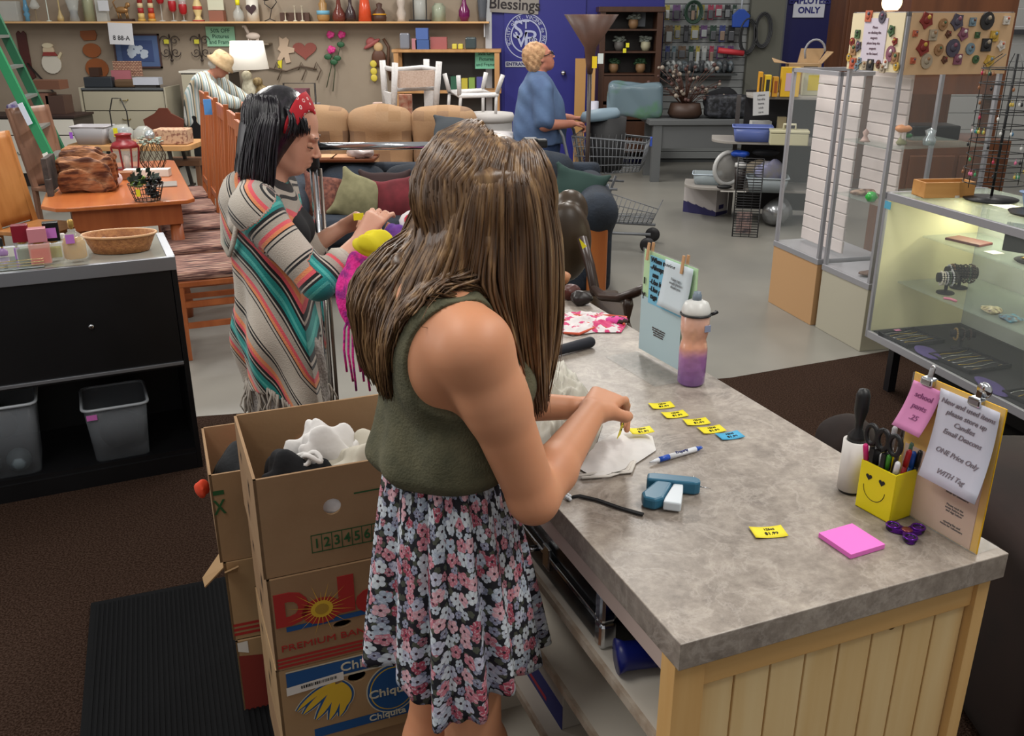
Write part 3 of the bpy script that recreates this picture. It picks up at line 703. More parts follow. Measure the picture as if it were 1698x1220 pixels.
# black hair
hb_=hairmat('black_hair','#0c0b0e','#17141a','#2a252c',.3)
def gp(*pp):return[PY(*p)for p in pp]
wu=(Vector((0,0,1))-wf*wf.z).normalized();wrot=Matrix((wf,wu.cross(wf),wu)).transposed()
HG=[gp((446,172,2.88),(405,205,2.93),(398,250,2.95),(402,300,2.93)),gp((448,170,2.87),(410,200,2.86),(397,255,2.87),(394,305,2.85)),gp((450,169,2.86),(418,195,2.80),(405,255,2.785),(402,306,2.78)),gp((453,168,2.85),(435,195,2.76),(424,255,2.745),(418,308,2.74)),gp((456,168,2.85),(452,196,2.75),(444,255,2.735),(438,312,2.73)),gp((460,169,2.85),(462,198,2.755),(456,255,2.75),(452,318,2.745))]
HG2=[gp((446,172,2.88),(412,205,2.98),(410,260,3.0),(415,300,2.98)),gp((450,172,2.9),(435,205,3.0),(435,260,3.02),(440,300,3.0))]
FR=[gp((466,172,2.9),(492,180,2.88),(507,200,2.88),(512,222,2.875)),gp((462,170,2.84),(484,178,2.80),(496,198,2.79),(500,220,2.79)),gp((464,170,2.86),(494,178,2.84),(509,200,2.83),(513,224,2.82)),gp((462,170,2.84),(476,182,2.775),(482,205,2.755),(473,236,2.75))]
hh=blob('hair',[ell(Q2(-.032,0,.034),(.098,.091,.099),.02,wrot),ell(Q2(-.075,0,-.05),(.045,.07,.07),.03,wrot),cap(Q2(-.07,0,-.02),.068,PY(418,290,2.86),.05,.03),cap(Q2(-.02,-.045,.02),.05,PY(432,300,2.79),.022,.03)],hb_,wom,h=.006);shift(hh)
wcol=[(Q2(-.032,0,.034),(.099,.092,.1),wrot.transposed())];a1=strands('hair',HG,hb_,None,n=420,r=.0045,jit=.005,steps=14,seed=2,coll=wcol);a2=strands('hair',HG2,hb_,None,n=120,r=.006,jit=.006,steps=10,seed=3,coll=wcol);a3=strands('hair',FR,hb_,None,n=120,r=.004,jit=.003,steps=8,seed=6)
join(hh,[a1,a2,a3])
# bandana: a red band folded over the head
red=mat('red_bandana','#a81a26',.8,n2='#8e1420',nsc=20);k=NT(red);tc=k.n('ShaderNodeTexCoord');vo=k.n('ShaderNodeTexVoronoi');vo.inputs['Scale'].default_value=45;k.l(tc.outputs['Object'],vo.inputs[0])
k.l(k.mix(k.math('LESS_THAN',k.math('ABSOLUTE',k.math('SUBTRACT',vo.outputs['Distance'],.22)),.035),'#b01c28','#e9dcd8'),k.b.inputs['Base Color'])
def bd(u,v):
 a=(u-.5)*PI*1.12;wd=.026*(1-abs(u-.5)*.9)
 rr=Vector((.0,math.sin(a),math.cos(a)));rad=(.0,.098,.109)
 f=.044-.03*abs(math.sin(a))+(v-.5)*2*wd
 sh=math.sqrt(max(.05,1-((f+.032)/.104)**2))/math.sqrt(1-((.012+.032)/.104)**2)*.99
 return Q2(f,rr.y*.0945*sh*1.03,.034+rr.z*.1*sh*1.04)
b=M();b.grid(bd,26,6);shift(b.build('bandana',red,wom,solid=.003))
# the garment rack
chrome=mat('chrome','#c9ccd0',.14,1);blk=mat('black_plastic','#111214',.45)
p0,p1=PZ(517,243,1.39),PZ(868,236,1.39);p0.y=2.99;p1.y=3.04;p0.x=(517-849)/CF*(2.99/1.02);p1.x=.06
zr=PY(517,243,2.99).z
rk=thing('garment_rack','chrome garment rack with black corner caps behind the sorting counter','rack',(p0.x,p0.y,0))
dx=p1-p0;L=math.hypot(dx.x,dx.y);rk.rotation_euler=(0,0,math.atan2(dx.y,dx.x))
b=M();b.tube([(0,0,zr),(L,0,zr)],.0125,14);b.build('rail',chrome,rk)
for x in(0,L):
 b=M();b.tube([(x,0,.08),(x,0,zr-.03)],.0125,14);b.build('post',chrome,rk)
 b=M();b.box(x-.024,x+.024,-.022,.022,zr-.02,zr+.022);b.box(x-.02,x+.02,-.018,.018,zr-.07,zr-.015);b.box(x-.055 if x==0 else x,x if x==0 else x+.055,-.016,.016,zr-.01,zr+.018);b.build('corner_cap',blk,rk,bev=.006)
 b=M();b.bar((x,-.03,.07),(x,.24,.07),.025);b.build('foot',chrome,rk,bev=.003)
 for y in(-.015,.225):
  b=M();b.lathe([(.03,-.01),(.033,-.005),(.033,.005),(.03,.01)],(0,0,0),16);b.build('caster',blk,rk,loc=(x,y,.034),rot=(0,PI/2,0))
b=M();b.tube([(.022,.0,.12),(.022,.0,zr-.07)],.006,8);b.build('inner_rod',mat('dull_steel','#8a8078',.35,1),rk)
b=M();b.tube([(0,0,.08),(L,0,.08)],.011,10);b.build('bottom_rail',chrome,rk)
# ================================================ BANANA BOXES, MAT
kraft=mat('kraft_cardboard','#997b5a',.85,n2='#8e6f4f',nsc=4,bump=.05,bsc=80)
kraft2=mat('kraft_light','#a68863',.85,n2='#997a55',nsc=5)
gprint=mat('green_print','#23502a',.7);rprint=mat('red_print','#a32a26',.7);bprint=mat('blue_print','#1d4f86',.7);yprint=mat('yellow_print','#d2ae33',.7);wprint=mat('white_label','#d9d6cf',.6);dkhole=mat('dark_hole','#1a120c',.9);lprint=mat('pale_print','#c7c0a9',.7)
BA=R(22)
def carton(name,label,loc,rz,L,D_,H_,mt=None,hole='oval',open_top=True,group=None,slots=True,tri=True):
 """open-topped carton, origin at its near-left bottom corner, front face along +x at y=0; handle hole cut through the front and back"""
 t=thing(name,label,'box',loc,rz,group);mt=mt or kraft;th=.006
 def wall(nm,fn,w_,hs):
 # wall in its own (u,v) plane with round holes bridged by quads
  b=M();
  def q(u0,u1,v0,v1):
   P_=[fn(u,v,s_)for s_ in(0,th)for u,v in((u0,v0),(u1,v0),(u1,v1),(u0,v1))]
   b.add(P_,[(0,1,2,3),(7,6,5,4),(0,4,5,1),(1,5,6,2),(2,6,7,3),(3,7,4,0)],False)
  if not hs:q(0,w_,0,H_)
  else:
   cu,cv,ru,rv=hs;n=20;e=max(ru,rv)*1.25
   q(0,cu-e,0,H_);q(cu+e,w_,0,H_);q(cu-e,cu+e,0,cv-e);q(cu-e,cu+e,cv+e,H_)
   ang=[2*PI*i/n+PI/4 for i in range(n)]
   for s_ in(0,th):
    inn=[fn(cu+ru*math.cos(a),cv+rv*math.sin(a),s_)for a in ang]
    out=[fn(cu+e*max(-1,min(1,math.cos(a)*1.4143)),cv+e*max(-1,min(1,math.sin(a)*1.4143)),s_)for a in ang]
    b.add(inn+out,[(i,(i+1)%n,n+(i+1)%n,n+i)for i in range(n)],False)
   i0=[fn(cu+ru*math.cos(a),cv+rv*math.sin(a),0)for a in ang];i1=[fn(cu+ru*math.cos(a),cv+rv*math.sin(a),th)for a in ang]
   b.add(i0+i1,[(i,(i+1)%n,n+(i+1)%n,n+i)for i in range(n)],False)
  return b.build(nm,mt,t)
 wall('front_panel',lambda u,v,s_:(u,s_,v),L,hole if isinstance(hole,tuple)else None)
 wall('back_panel',lambda u,v,s_:(u,D_-s_,v),L,(L*.36,H_*.62,.022,.02)if hole else None)
 wall('side_panel',lambda u,v,s_:(s_,u,v),D_,None);wall('side_panel',lambda u,v,s_:(L-s_,u,v),D_,None)
 b=M();b.box(th,L-th,th,D_-th,0,th)
 b.build('bottom_panel',mt,t)
 if not open_top:
  b=M();b.box(th,L-th,th,D_-th,H_-th*1.5,H_-th*.5);b.build('top_panel',mt,t)
 if tri:
  for u,v0,v1 in((.12,.14,.2),(D_*.55,.04,.10),(D_*.72,.17,.21)):
   b=M();b.add([(-.0012,u,v0),(-.0012,u+.012,v0+.02),(-.0012,u+.010,v1),(-.0012,u-.004,v1-.01)],[(0,3,2,1)],False)
   b.build('side_slot',dkhole,t)
 return t
def flat(b,pts):
 b.add([(x,-.0012,z)for x,z in pts],[tuple(range(len(pts)))],False)
bx,by=PY(419,797,1.62).x,1.62
HB=.263;BL,BD=.43,.35
top_z=PY(419,797,1.62).z
HR=.2325;SZ=HR/HB;zs=[top_z-3*HR,top_z-2*HR,top_z-HR]
H0=HB
# -- bottom: blue and yellow fruit box
t1=carton('cardboard_box','banana box with blue bands, oval logo and bananas, bottom of the front stack',(bx+.004,by-.004,zs[0]),BA,BL,BD,H0-.002,kraft2,(.175,H0-.075,.021,.017),False)
HH=H0-.002
b=M();flat(b,[(.02,HH-.055),(.378,HH-.055),(.378,HH-.012),(.02,HH-.012)]);b.build('blue_band',bprint,t1)
b=M();flat(b,[(.02,HH-.062),(.378,HH-.062),(.378,HH-.056),(.02,HH-.056)]);flat(b,[(.02,HH-.011),(.378,HH-.011),(.378,HH-.007),(.02,HH-.007)]);b.build('band_edge',lprint,t1)
b=M();flat(b,[(.07,.03),(.378,.03),(.378,.058),(.07,.058)]);b.build('blue_band',bprint,t1)
text('lettering','Chiquita',.036,lprint,t1,(.20,-.002,HH-.034),UPF,bold=.0004)
text('lettering','Chiquita',.026,lprint,t1,(.24,-.002,.044),UPF,bold=.0004)
b=M();flat(b,[(.018,HH-.078),(.145,HH-.070),(.145,HH-.045),(.018,HH-.053)][::1]);o=b.build('barcode_label',wprint,t1);o.location.y=-.0012
b=M();rnd=random.Random(5);x=.05
while x<.13:wd=rnd.choice((.001,.002,.003));b.add([(x,-.0035,HH-.068+x*.06),(x+wd,-.0035,HH-.068+x*.06),(x+wd,-.0035,HH-.059+x*.06),(x,-.0035,HH-.059+x*.06)],[(0,1,2,3)],False);x+=wd+rnd.choice((.001,.002))
b.build('barcode',mat('black_ink','#1a1a1c',.7),t1)
def bananas(parent,cx,cz,s=1):
 for lay,mt,g in((0,lprint,.0055),(1,bprint,.003),(2,yprint,0)):
  b=M()
  for i,(ax,az,bx_,bz,mx,mz,w_)in enumerate(((0,0,-.085,-.075,-.035,-.022,.013),(0,0,-.055,-.105,-.012,-.045,.014),(.004,0,-.022,-.118,.006,-.055,.014),(.008,0,.004,-.115,.03,-.058,.014),(.012,0,.022,-.085,.042,-.04,.012),(0,.004,-.1,-.06,-.05,-.004,.010))):
   pl,pr=[],[]
   for j in range(13):
    t=j/12;x=(1-t)**2*ax+2*t*(1-t)*mx+t*t*bx_;z=(1-t)**2*az+2*t*(1-t)*mz+t*t*bz
    dx=2*(1-t)*(mx-ax)+2*t*(bx_-mx);dz=2*(1-t)*(mz-az)+2*t*(bz-mz);l=math.hypot(dx,dz)
    ww=(w_*(.35+.65*math.sin(PI*min(1,t*.9+.1)))*(1-.75*max(0,t-.88)/.12)+g)*1.0
    if lay==2:ww*=.78
    pl.append((cx+s*(x-dz/l*ww),cz+s*(z+dx/l*ww)));pr.append((cx+s*(x+dz/l*ww),cz+s*(z-dx/l*ww)))
   y=-.0014-.0005*lay-.00006*i
   for j in range(12):b.add([(p[0],y,p[1])for p in(pl[j],pr[j],pr[j+1],pl[j+1])],[(0,1,2,3)],False)
  b.build('banana_drawing',mt,parent)
t1.scale.z=SZ;t0=carton('cardboard_box','plain low cardboard box on the floor under the oval logo banana box',(bx+.002,by,.015),BA,BL,BD,zs[0]-.017,kraft,False,False,tri=False)
bananas(t1,.125,HH-.078,.9)
for r_,mt,yy in((1.0,lprint,-.0015),(.95,bprint,-.002),(.86,yprint,-.0024),(.82,bprint,-.0028)):
 b=M();b.add([(.255+.062*r_*math.cos(2*PI*i/40),yy,.125+.078*r_*math.sin(2*PI*i/40))for i in range(40)],[tuple(range(40))],False);b.build('oval_badge',mt,t1)
text('lettering','Chiquita',.034,lprint,t1,(.256,-.0035,.118),UPF,bold=.0006)
# -- middle: red lettered box with a sun
t2=carton('cardboard_box','banana box with big red name, yellow sun and PREMIUM BANANAS, middle of the front stack',(bx+.006,by-.004,zs[1]),BA,BL,BD,HB-.002,kraft,(.15,.095,.020,.010),False);t2.scale.z=SZ
text('lettering','D',.115,rprint,t2,(.044,-.002,.168),UPF,bold=.008,sx=.82)
text('lettering','o',.115,rprint,t2,(.108,-.002,.158),UPF,bold=.010,sx=1.15)
text('lettering','l',.128,rprint,t2,(.163,-.002,.176),UPF,bold=.009,sx=1.2)
text('lettering','e',.112,rprint,t2,(.218,-.002,.156),UPF,bold=.009,sx=1.15)
b=M();flat(b,[(.03,.108),(.378,.108),(.378,.122),(.03,.122)]);b.build('blue_stripe',bprint,t2)
b=M();n=24
for i in range(n):
 a=2*PI*i/n;r1=.075 if i%2 else .05
 b.add([(.108+math.cos(a-.06)*.02,-.0035,.155+math.sin(a-.06)*.02),(.108+math.cos(a+.06)*.02,-.0035,.155+math.sin(a+.06)*.02),(.108+math.cos(a)*r1,-.0035,.155+math.sin(a)*r1)],[(0,1,2)],False)
b.build('sun_rays',mat('sun_yellow','#d9a93c',.7),t2)
b=M();b.add([(.108+.024*math.cos(2*PI*i/24),-.004,.155+.024*math.sin(2*PI*i/24))for i in range(24)],[tuple(range(24))],False);b.build('sun',yprint,t2)
b=M();b.add([(.108+.015*math.cos(2*PI*i/24),-.0045,.155+.015*math.sin(2*PI*i/24))for i in range(24)],[tuple(range(24))],False);b.build('sun_centre',mat('sun_brown','#a8852e',.7),t2)
text('lettering','PREMIUM BANANAS',.026,rprint,t2,(.014,-.002,.062),UPF,align='LEFT',sx=1.12)
b=M()
for z in(.006,.017,.028):flat(b,[(.004,z),(.378,z),(.378,z+.007),(.004,z+.007)])
b.build('red_stripes',rprint,t2)
# -- top: open box with numbers
t3=carton('cardboard_box','open cardboard box with green numbered strip and white clothes, top of the front stack',(bx,by,zs[2]),BA,BL,BD,HB,kraft,(.153,.16,.019,.021),True);t3.scale.z=SZ
b=M();flat(b,[(.2,.183),(.32,.183),(.32,.187),(.2,.187)]);b.build('green_line',gprint,t3)
b=M();x0=.103;cw=.0215
for i in range(12):
 xa=x0+i*cw
 for a_,c_,d_,e_ in((xa,xa+.0018,.045,.094),):flat(b,[(a_,d_),(c_,d_),(c_,e_),(a_,e_)])
flat(b,[(x0,.045),(x0+11*cw,.045),(x0+11*cw,.0478),(x0,.0478)]);flat(b,[(x0,.0915),(x0+11*cw,.0915),(x0+11*cw,.0943),(x0,.0943)])
b.build('number_frame',gprint,t3)
for i in range(9):text('number',str(i+1),.036,gprint,t3,(x0+cw*(i+.5)+.001,-.002,.069),UPF,bold=.0005,sx=.8)
# -- the stack behind, to the left
cb,sb=math.cos(BA),math.sin(BA)
def off(p,dx,dy,dz=0):return(p[0]+cb*dx-sb*dy,p[1]+sb*dx+cb*dy,dz)
p2=PY(346,789,1.965);q2=PY(310,700,2.24)
H2=.245;zt=p2.z;r2=math.atan2(-(q2.x-p2.x),q2.y-p2.y)
BA2=BA+R(-1)
t4=carton('cardboard_box','open cardboard box with green X mark and black cloth, behind the numbered box',(p2.x,p2.y,zt-H2),BA2,.40,.30,H2,kraft,False,True)
text('mark','X',.055,gprint,t4,(.016,-.002,.155),UPF,bold=.0008,sx=.7)
b=M();flat(b,[(.004,.19),(.03,.19),(.03,.202),(.004,.202)]);b.build('green_line',gprint,t4)
hz_=(zt-H2-.005)/2
t5=carton('cardboard_box','worn cardboard box with torn flap and red stripes, second of the rear stack',(p2.x+.008,p2.y-.0,.005+hz_),BA2-R(1),.39,.30,hz_-.002,kraft2,False,False)
b=M()
for z in(.012,.026,.04):flat(b,[(.004,z),(.3,z),(.3,z+.008),(.004,z+.008)])
b.build('red_stripes',rprint,t5)
b=M();b.add([(-.001,.05,.19),(-.001,.12,.20),(-.055,.06,.165),(-.052,.03,.155)],[(0,1,2,3)],False);b.build('torn_flap',kraft2,t5,solid=.004)
b=M();b.add([(0,-.001,hz_-.03),(.03,-.002,hz_-.03),(.035,-.02,hz_-.005),(.0,-.03,hz_-.01)],[(0,1,2,3)],False);b.build('torn_flap',kraft2,t5,solid=.004)
t6=carton('cardboard_box','cardboard box with red lower front, bottom of the rear stack',(p2.x+.014,p2.y-.005,.005),BA2-R(2),.38,.30,hz_-.002,kraft2,False,False)
b=M();flat(b,[(.004,.004),(.3,.004),(.3,hz_*.62),(.004,hz_*.8)]);b.build('red_panel',mat('dull_red_print','#7d2b22',.75),t6)
b=M();flat(b,[(.004,hz_*.86),(.03,hz_*.82),(.03,hz_*.98),(.004,hz_-.006)]);b.build('label',wprint,t6)
# clothes in the boxes
whitec=mat('white_cotton','#d8d5d2',.85,bump=.3,bsc=30);blackc=mat('black_fabric','#101115',.85,bump=.2,bsc=40);creamc=mat('cream_cotton','#b9b3a4',.85,bump=.3,bsc=25)
def crumple(name,label,cat,c,rad,m,rz=0,amp=.3,h=.006,seed=0,group=None,freq=1.0,parent=None,boxy=False):
 c=Vector(c);rnd=random.Random(seed);ph=[rnd.uniform(0,6)for _ in range(6)];rm=min(rad)
 def fn(X,Y,Z):
  a,b_,z=(X-c.x)/rad[0]*freq,(Y-c.y)/rad[1]*freq,(Z-c.z)/rad[2]*freq
  w1=np.sin(a*3.1+ph[0]+1.5*np.sin(b_*2.3+ph[1]))+.6*np.sin(b_*4.7+ph[2]+2*np.sin(a*1.7+z))+.5*(1-2*np.abs(np.sin(a*2.1-b_*2.9+ph[3]+z*1.4)))
  return w1*rm*amp*.35
 o=blob(name,[rbox(c,rad,rm*.35,rz=rz)if boxy else ell(c,rad,.01,Matrix.Rotation(rz,3,'Z'))]+[custom(fn,(0,)*3,(0,)*3,op=3)],m,parent,h=h,center=parent is None)
 if parent:shift(o)
 else:tag(o,label,cat,group)
 return o
def inb(px,py,z):return PZ(px,py,z)
ztop=zs[2]+HB
ZB=zs[2]-.012
c1=off((bx,by),.125,.20)
crumple('black_clothing','bunched black clothing in the numbered cardboard box','clothes',(c1[0]-.01,c1[1]-.045,ZB+.11),(.075,.085,.10),blackc,seed=1,amp=.5,freq=1.4)
crumple('white_clothing','bunched white clothing on top in the numbered cardboard box','clothes',(c1[0]+.045,c1[1]+.03,ZB+.175),(.068,.055,.065),whitec,seed=2,amp=.6,freq=1.5,h=.0045)
b=M();q=Vector((c1[0]+.0,c1[1]-.05,ZB+.20))
for a0,rx,ry,o_ in((0,.032,.016,(-.0,0,0)),(.5,.022,.012,(.035,.005,.004)),(1.2,.02,.03,(.03,-.04,-.03))):
 b.tube([(q.x+o_[0]+rx*math.cos(t+a0),q.y+o_[1]+ry*math.sin(t),q.z+o_[2]+.008*math.sin(t*2))for t in[2*PI*i/18 for i in range(18)]],.0055,6,closed=True)
tag(b.build('white_strap',whitec),'looped white strap lying on the black clothing in the box','strap')
c2=off((bx,by),.275,.17)
crumple('white_garment','white garment draped towards the right of the numbered box','clothes',(c2[0]-.02,c2[1]-.02,ZB+.155),(.085,.075,.055),creamc,rz=R(10),seed=5,amp=.7,freq=1.3,h=.0045)
crumple('purple_clothing','dark purple clothing beside the white garment in the box','clothes',(c2[0]+.03,c2[1]+.09,ZB+.13),(.05,.05,.09),mat('dark_purple','#24123f',.8),seed=6)
b=M();b.box(.0,BL-.03,.01,BD-.03,0,.03)
crumple('white_cloth','white cloth pressed against the hand hole inside the numbered box','clothes',off((bx,by),.153,.032,zs[2]+.14),(.05,.024,.05),whitec,seed=8,amp=.2)
q4=off((p2.x,p2.y),.11,.13);c4=(q4[0],q4[1],zt-.105)
crumple('black_cloth','black cloth heaped in the rear cardboard box','clothes',(c4[0]-.01,c4[1]-.01,c4[2]),(.08,.09,.12),mat('charcoal_cloth','#17191c',.9,bump=.2,bsc=60),seed=3,amp=.22)
crumple('orange_cloth','orange cloth under the black cloth in the rear box','clothes',(c4[0]+.0,c4[1]+.07,c4[2]+.015),(.085,.045,.09),mat('orange_cloth','#d8482a',.8),seed=4,amp=.2)
o=crumple('orange_tie','bit of orange cloth poking out of the slot in the rear box','clothes',off((p2.x,p2.y),-.018,.17,zt-.115),(.018,.02,.022),mat('orange_cloth','#d8482a',.8),seed=9,h=.004,amp=.5)
# the ribbed black mat
A_,B_,C_=PZ(150,997,.02),PZ(347,955,.02),PZ(160,1220,.02)
ux=(B_-A_).normalized();uy=Vector((-ux.y,ux.x,0))
rib=mat('ribbed_rubber','#0d0e10',.85,bump=.15,bsc=30);rib.node_tree.nodes['Principled BSDF'].inputs['Specular IOR Level'].default_value=.15
mt_=thing('floor_mat','black ribbed anti-fatigue mat on the brown carpet beside the boxes','mat',(A_.x,A_.y,.006),math.atan2(ux.y,ux.x)-R(2))
b=M();b.box(0,.58,-1.6,0,0,.010);b.build('mat_base',rib,mt_,bev=.003)
b=M();x=.02
while x<.56:b.box(x,x+.007,-1.58,-.02,.009,.0135);x+=.014
b.build('ribs',rib,mt_)
# ================================================ LEFT: BLACK DISPLAY CABINET
glass=mat('clear_glass','#f4fbf8',.02,trans=1,ior=1.25)
tubp=mat('clear_plastic_tub','#8f959c',.25,alpha=.3);tubr=mat('plastic_rim','#a9aeb4',.3,alpha=.75)
blackl=mat('black_laminate','#0c0c0e',.35,n2='#111113',nsc=5);silver=mat('brushed_aluminium','#9a9da3',.35,.8)
KA=R(25);kt=PZ(290,425,.905)
cab=thing('display_cabinet','black laminate display cabinet with silver edged glass top and open lower bay','cabinet',(kt.x,kt.y,.006),KA)
def KP(x,y,z=0):return Vector((kt.x+math.cos(KA)*x-math.sin(KA)*y,kt.y+math.sin(KA)*x+math.cos(KA)*y,z))
def KX(p):dx,dy=p[0]-kt.x,p[1]-kt.y;return(math.cos(KA)*dx+math.sin(KA)*dy,-math.sin(KA)*dx+math.cos(KA)*dy)
CWd,CD,CHt=1.75,.47,.899
b=M();b.box(-.02,0,0,CD,0,CHt-.05);b.build('side_panel',blackl,cab,bev=.002)
b=M();b.box(-CWd,-CWd+.02,0,CD,0,CHt-.05);b.build('side_panel',blackl,cab)
b=M();b.box(-CWd,-.02,CD-.015,CD,0,CHt-.05);b.build('back_panel',blackl,cab)
b=M();b.box(-CWd+.02,-.02,.01,CD-.015,.07,.09);b.build('bottom_shelf',blackl,cab)
b=M();b.box(-CWd+.02,-.02,.0,.02,0,.07);b.build('plinth',blackl,cab)
b=M();b.box(-CWd+.02,-.02,.0,CD-.015,.455,.465);b.build('middle_shelf',blackl,cab)
b=M();b.box(-CWd+.02,-.02,-.004,.01,.462,.475);b.build('door_track',silver,cab,bev=.001)
b=M();b.box(-.80,-.022,.004,.018,.476,CHt-.052);d_=b.build('sliding_door',blackl,cab,bev=.001)
b=M();b.lathe([(.010,0),(.010,.004),(.006,.005)],(0,0,0),16);b.build('lock',chrome,d_,loc=(-.33,.004,.66),rot=(PI/2,0,0))
b=M();b.box(-CWd+.022,-.79,.020,.034,.476,CHt-.052);d_=b.build('sliding_door',blackl,cab,bev=.001)
b=M();b.box(-.845,-.82,.0185,.0205,.60,.70);b.build('finger_pull',mat('dark_recess','#1c1c1e',.3),d_)
b=M();b.box(-CWd,0,-.004,.018,CHt-.052,CHt);b.build('top_frame',silver,cab,bev=.002)
b=M();b.box(-.03,.002,.018,CD,CHt-.052,CHt);b.build('top_frame',silver,cab,bev=.002)
b=M();b.box(-CWd,-.03,CD-.02,CD,CHt-.052,CHt);b.build('top_frame',silver,cab,bev=.002)
b=M();b.box(-CWd,-.03,.018,CD-.02,CHt-.012,CHt-.002);b.build('top_panel',mat('frosted_top','#a5a59b',.12,coat=.5),cab)
# tubs in the open bay
def tub(loc,rz,w0,d0,h,label,mt=tubp,rim=tubr,tp=.86,cat='tub',name='plastic_tub',rimr=.006):
 t=thing(name,label,cat,loc,rz);b=M()
 w1,d1=w0*tp,d0*tp
 def ring(w_,d_,z,r=.03):
  pts=[]
  for cx,cy,a0 in((1,1,0),(-1,1,PI/2),(-1,-1,PI),(1,-1,3*PI/2)):
   for i in range(5):a=a0+i/4*PI/2;pts.append((cx*(w_/2-r)+r*math.cos(a),cy*(d_/2-r)+r*math.sin(a),z))
  return pts
 rs=[ring(w1,d1,0),ring(w0,d0,h),ring(w0-.004,d0-.004,h),ring(w1-.004,d1-.004,.003)]
 v=[p for r_ in rs for p in r_];n=20
 f=[(i*n+j,i*n+(j+1)%n,(i+1)*n+(j+1)%n,(i+1)*n+j)for i in range(3)for j in range(n)]+[tuple(range(n-1,-1,-1)),tuple(3*n+j for j in range(n))]
 b.add(v,f,True);b.build('body',mt,t)
 b=M();b.tube(ring(w0+.008,d0+.008,h-.005),rimr,6,closed=True);b.build('rim',rim,t)
 return t
dark1=mat('dark_contents','#0e0e11',.9)
p=KP(-.295,.14);tb=tub((p.x,p.y,.0965),KA,.235,.26,.235,'clear tub with a pink price sticker in the cabinet lower bay')
b=M();b.box(-.108,-.07,-.1335,-.132,.19,.212);b.build('price_sticker',mat('magenta_sticker','#c266b0',.6),tb)
crumple('dark_contents','dark items filling the tub with the pink sticker','clothes',(p.x,p.y,.19),(.075,.085,.075),dark1,seed=12,h=.01)
p=KP(-.74,.15);tub((p.x,p.y,.0965),KA,.34,.27,.30,'larger clear tub at the left of the cabinet lower bay')
crumple('dark_cloth','dark cloth filling the larger tub in the cabinet bay','clothes',(p.x-.02,p.y,.29),(.12,.1,.075),dark1,seed=13,h=.012)
pale=mat('pale_ball','#5f6a70',.6)
for i,(dx_,lb)in enumerate(((-.03,'pale round ball low in the larger tub, left of two'),(.075,'pale round ball low in the larger tub, right of two'))):
 q_=KP(-.74+dx_,.07);b=M();b.ball((0,0,.048),.046);tag(b.build('ball',pale,loc=(q_.x,q_.y,.101)),lb,'ball')
 # perfume bottles on a mirrored tray
CTOP=.906
tr_=[KX(PZ(-30,462,CTOP)),KX(PZ(146,440,CTOP))]
t=thing('mirrored_tray','glass edged tray holding the perfume bottles on the cabinet','tray',KP(-.62,.03,CTOP),KA)
b=M();b.box(-.75,.17,0,.20,0,.006);b.build('tray_plate',mat('tray_mirror','#aeb5b2',.08,.7),t,bev=.001)
b=M()
for z in(.012,.022,.032):b.tube([(-.75,0,z),(.17,0,z),(.17,.2,z)],.0016,5)
b.build('tray_rails',mat('gold_rail','#cfc08a',.2,.6),t)
def bottle(label,px,py,w_,h_,bodyc,capc,capw,caph,liquid=None,kind='box',sticker=None,zz=CTOP+.007,y_=None,cat='perfume',extra=None):
 p=PZ(px,py,zz);t=thing('perfume_bottle',label,cat,(p.x,p.y,zz),KA)
 if kind=='box':
  b=M();b.box(-w_/2,w_/2,-w_*.3,w_*.3,0,h_);b.build('bottle',bodyc,t,bev=.004,seg=3)
  if liquid:b=M();b.box(-w_*.42,w_*.42,-w_*.24,w_*.24,.004,h_*.7);b.build('liquid',liquid,t,bev=.003)
 else:
  b=M();b.lathe([(w_*.42,0),(w_*.5,.006),(w_*.5,h_*.55),(w_*.36,h_*.8),(w_*.16,h_*.93),(w_*.16,h_)],seg=20,sy=.6);b.build('bottle',bodyc,t)
  if liquid:b=M();b.lathe([(w_*.38,.004),(w_*.45,.01),(w_*.45,h_*.55),(w_*.36,h_*.72)],seg=20,sy=.55);b.build('liquid',liquid,t)
 b=M();b.lathe([(capw*.3,0),(capw*.3,.01)],(0,0,h_),12);b.build('collar',mat('gold_collar','#b99a5a',.3,.8),t)
 b=M()
 if kind=='box':b.box(-capw/2,capw/2,-capw*.35,capw*.35,h_+.006,h_+.006+caph)
 else:b.lathe([(capw/2,h_+.006),(capw/2,h_+.006+caph*.8),(capw*.35,h_+.006+caph)],seg=16)
 b.build('cap',capc,t,bev=.002)
 if sticker:s_,x_,z_=sticker;b=M();b.box(x_-s_/2,x_+s_/2,-w_*.36-.002,-w_*.36,z_-s_*.55,z_+s_*.55);b.build('price_sticker',mat('lilac_sticker','#b670bd',.6),t)
 return t
gcl=mat('bottle_glass','#e9efe9',.05,alpha=.28);gpk=mat('pink_glass','#e8a59a',.08,alpha=.55)
lq=lambda n,c:mat('liquid_'+n,c,.1,trans=.3)
bottle('small lavender nail polish with black cap at the left edge of the cabinet top',6,424,.035,.03,mat('lilac_polish','#9a7aa8',.2),mat('black_cap','#0f0f10',.3),.014,.034,kind='round',cat='nail polish',zz=CTOP+.007)
bottle('slim purple perfume vial beside the red capped bottle',31,430,.02,.045,mat('violet_glass','#9b6fb0',.1),mat('grey_cap','#8f8590',.3),.012,.02)
bottle('green perfume bottle with a square dark-red cap',43,436,.05,.075,gcl,mat('crimson_cap','#7d1226',.35),.055,.062,lq('green','#4f5c2f'))
bottle('pink perfume bottle with a pale pink wavy cap',70,436,.07,.075,gpk,mat('rose_cap','#c47f88',.25),.062,.05,lq('coral','#d9503a'))
bottle('square clear perfume bottle with black cap and lilac sticker',93,428,.056,.062,gcl,mat('black_cap','#0f0f10',.3),.054,.07,lq('pale_lime','#b9b548'),sticker=(.034,0,.10))
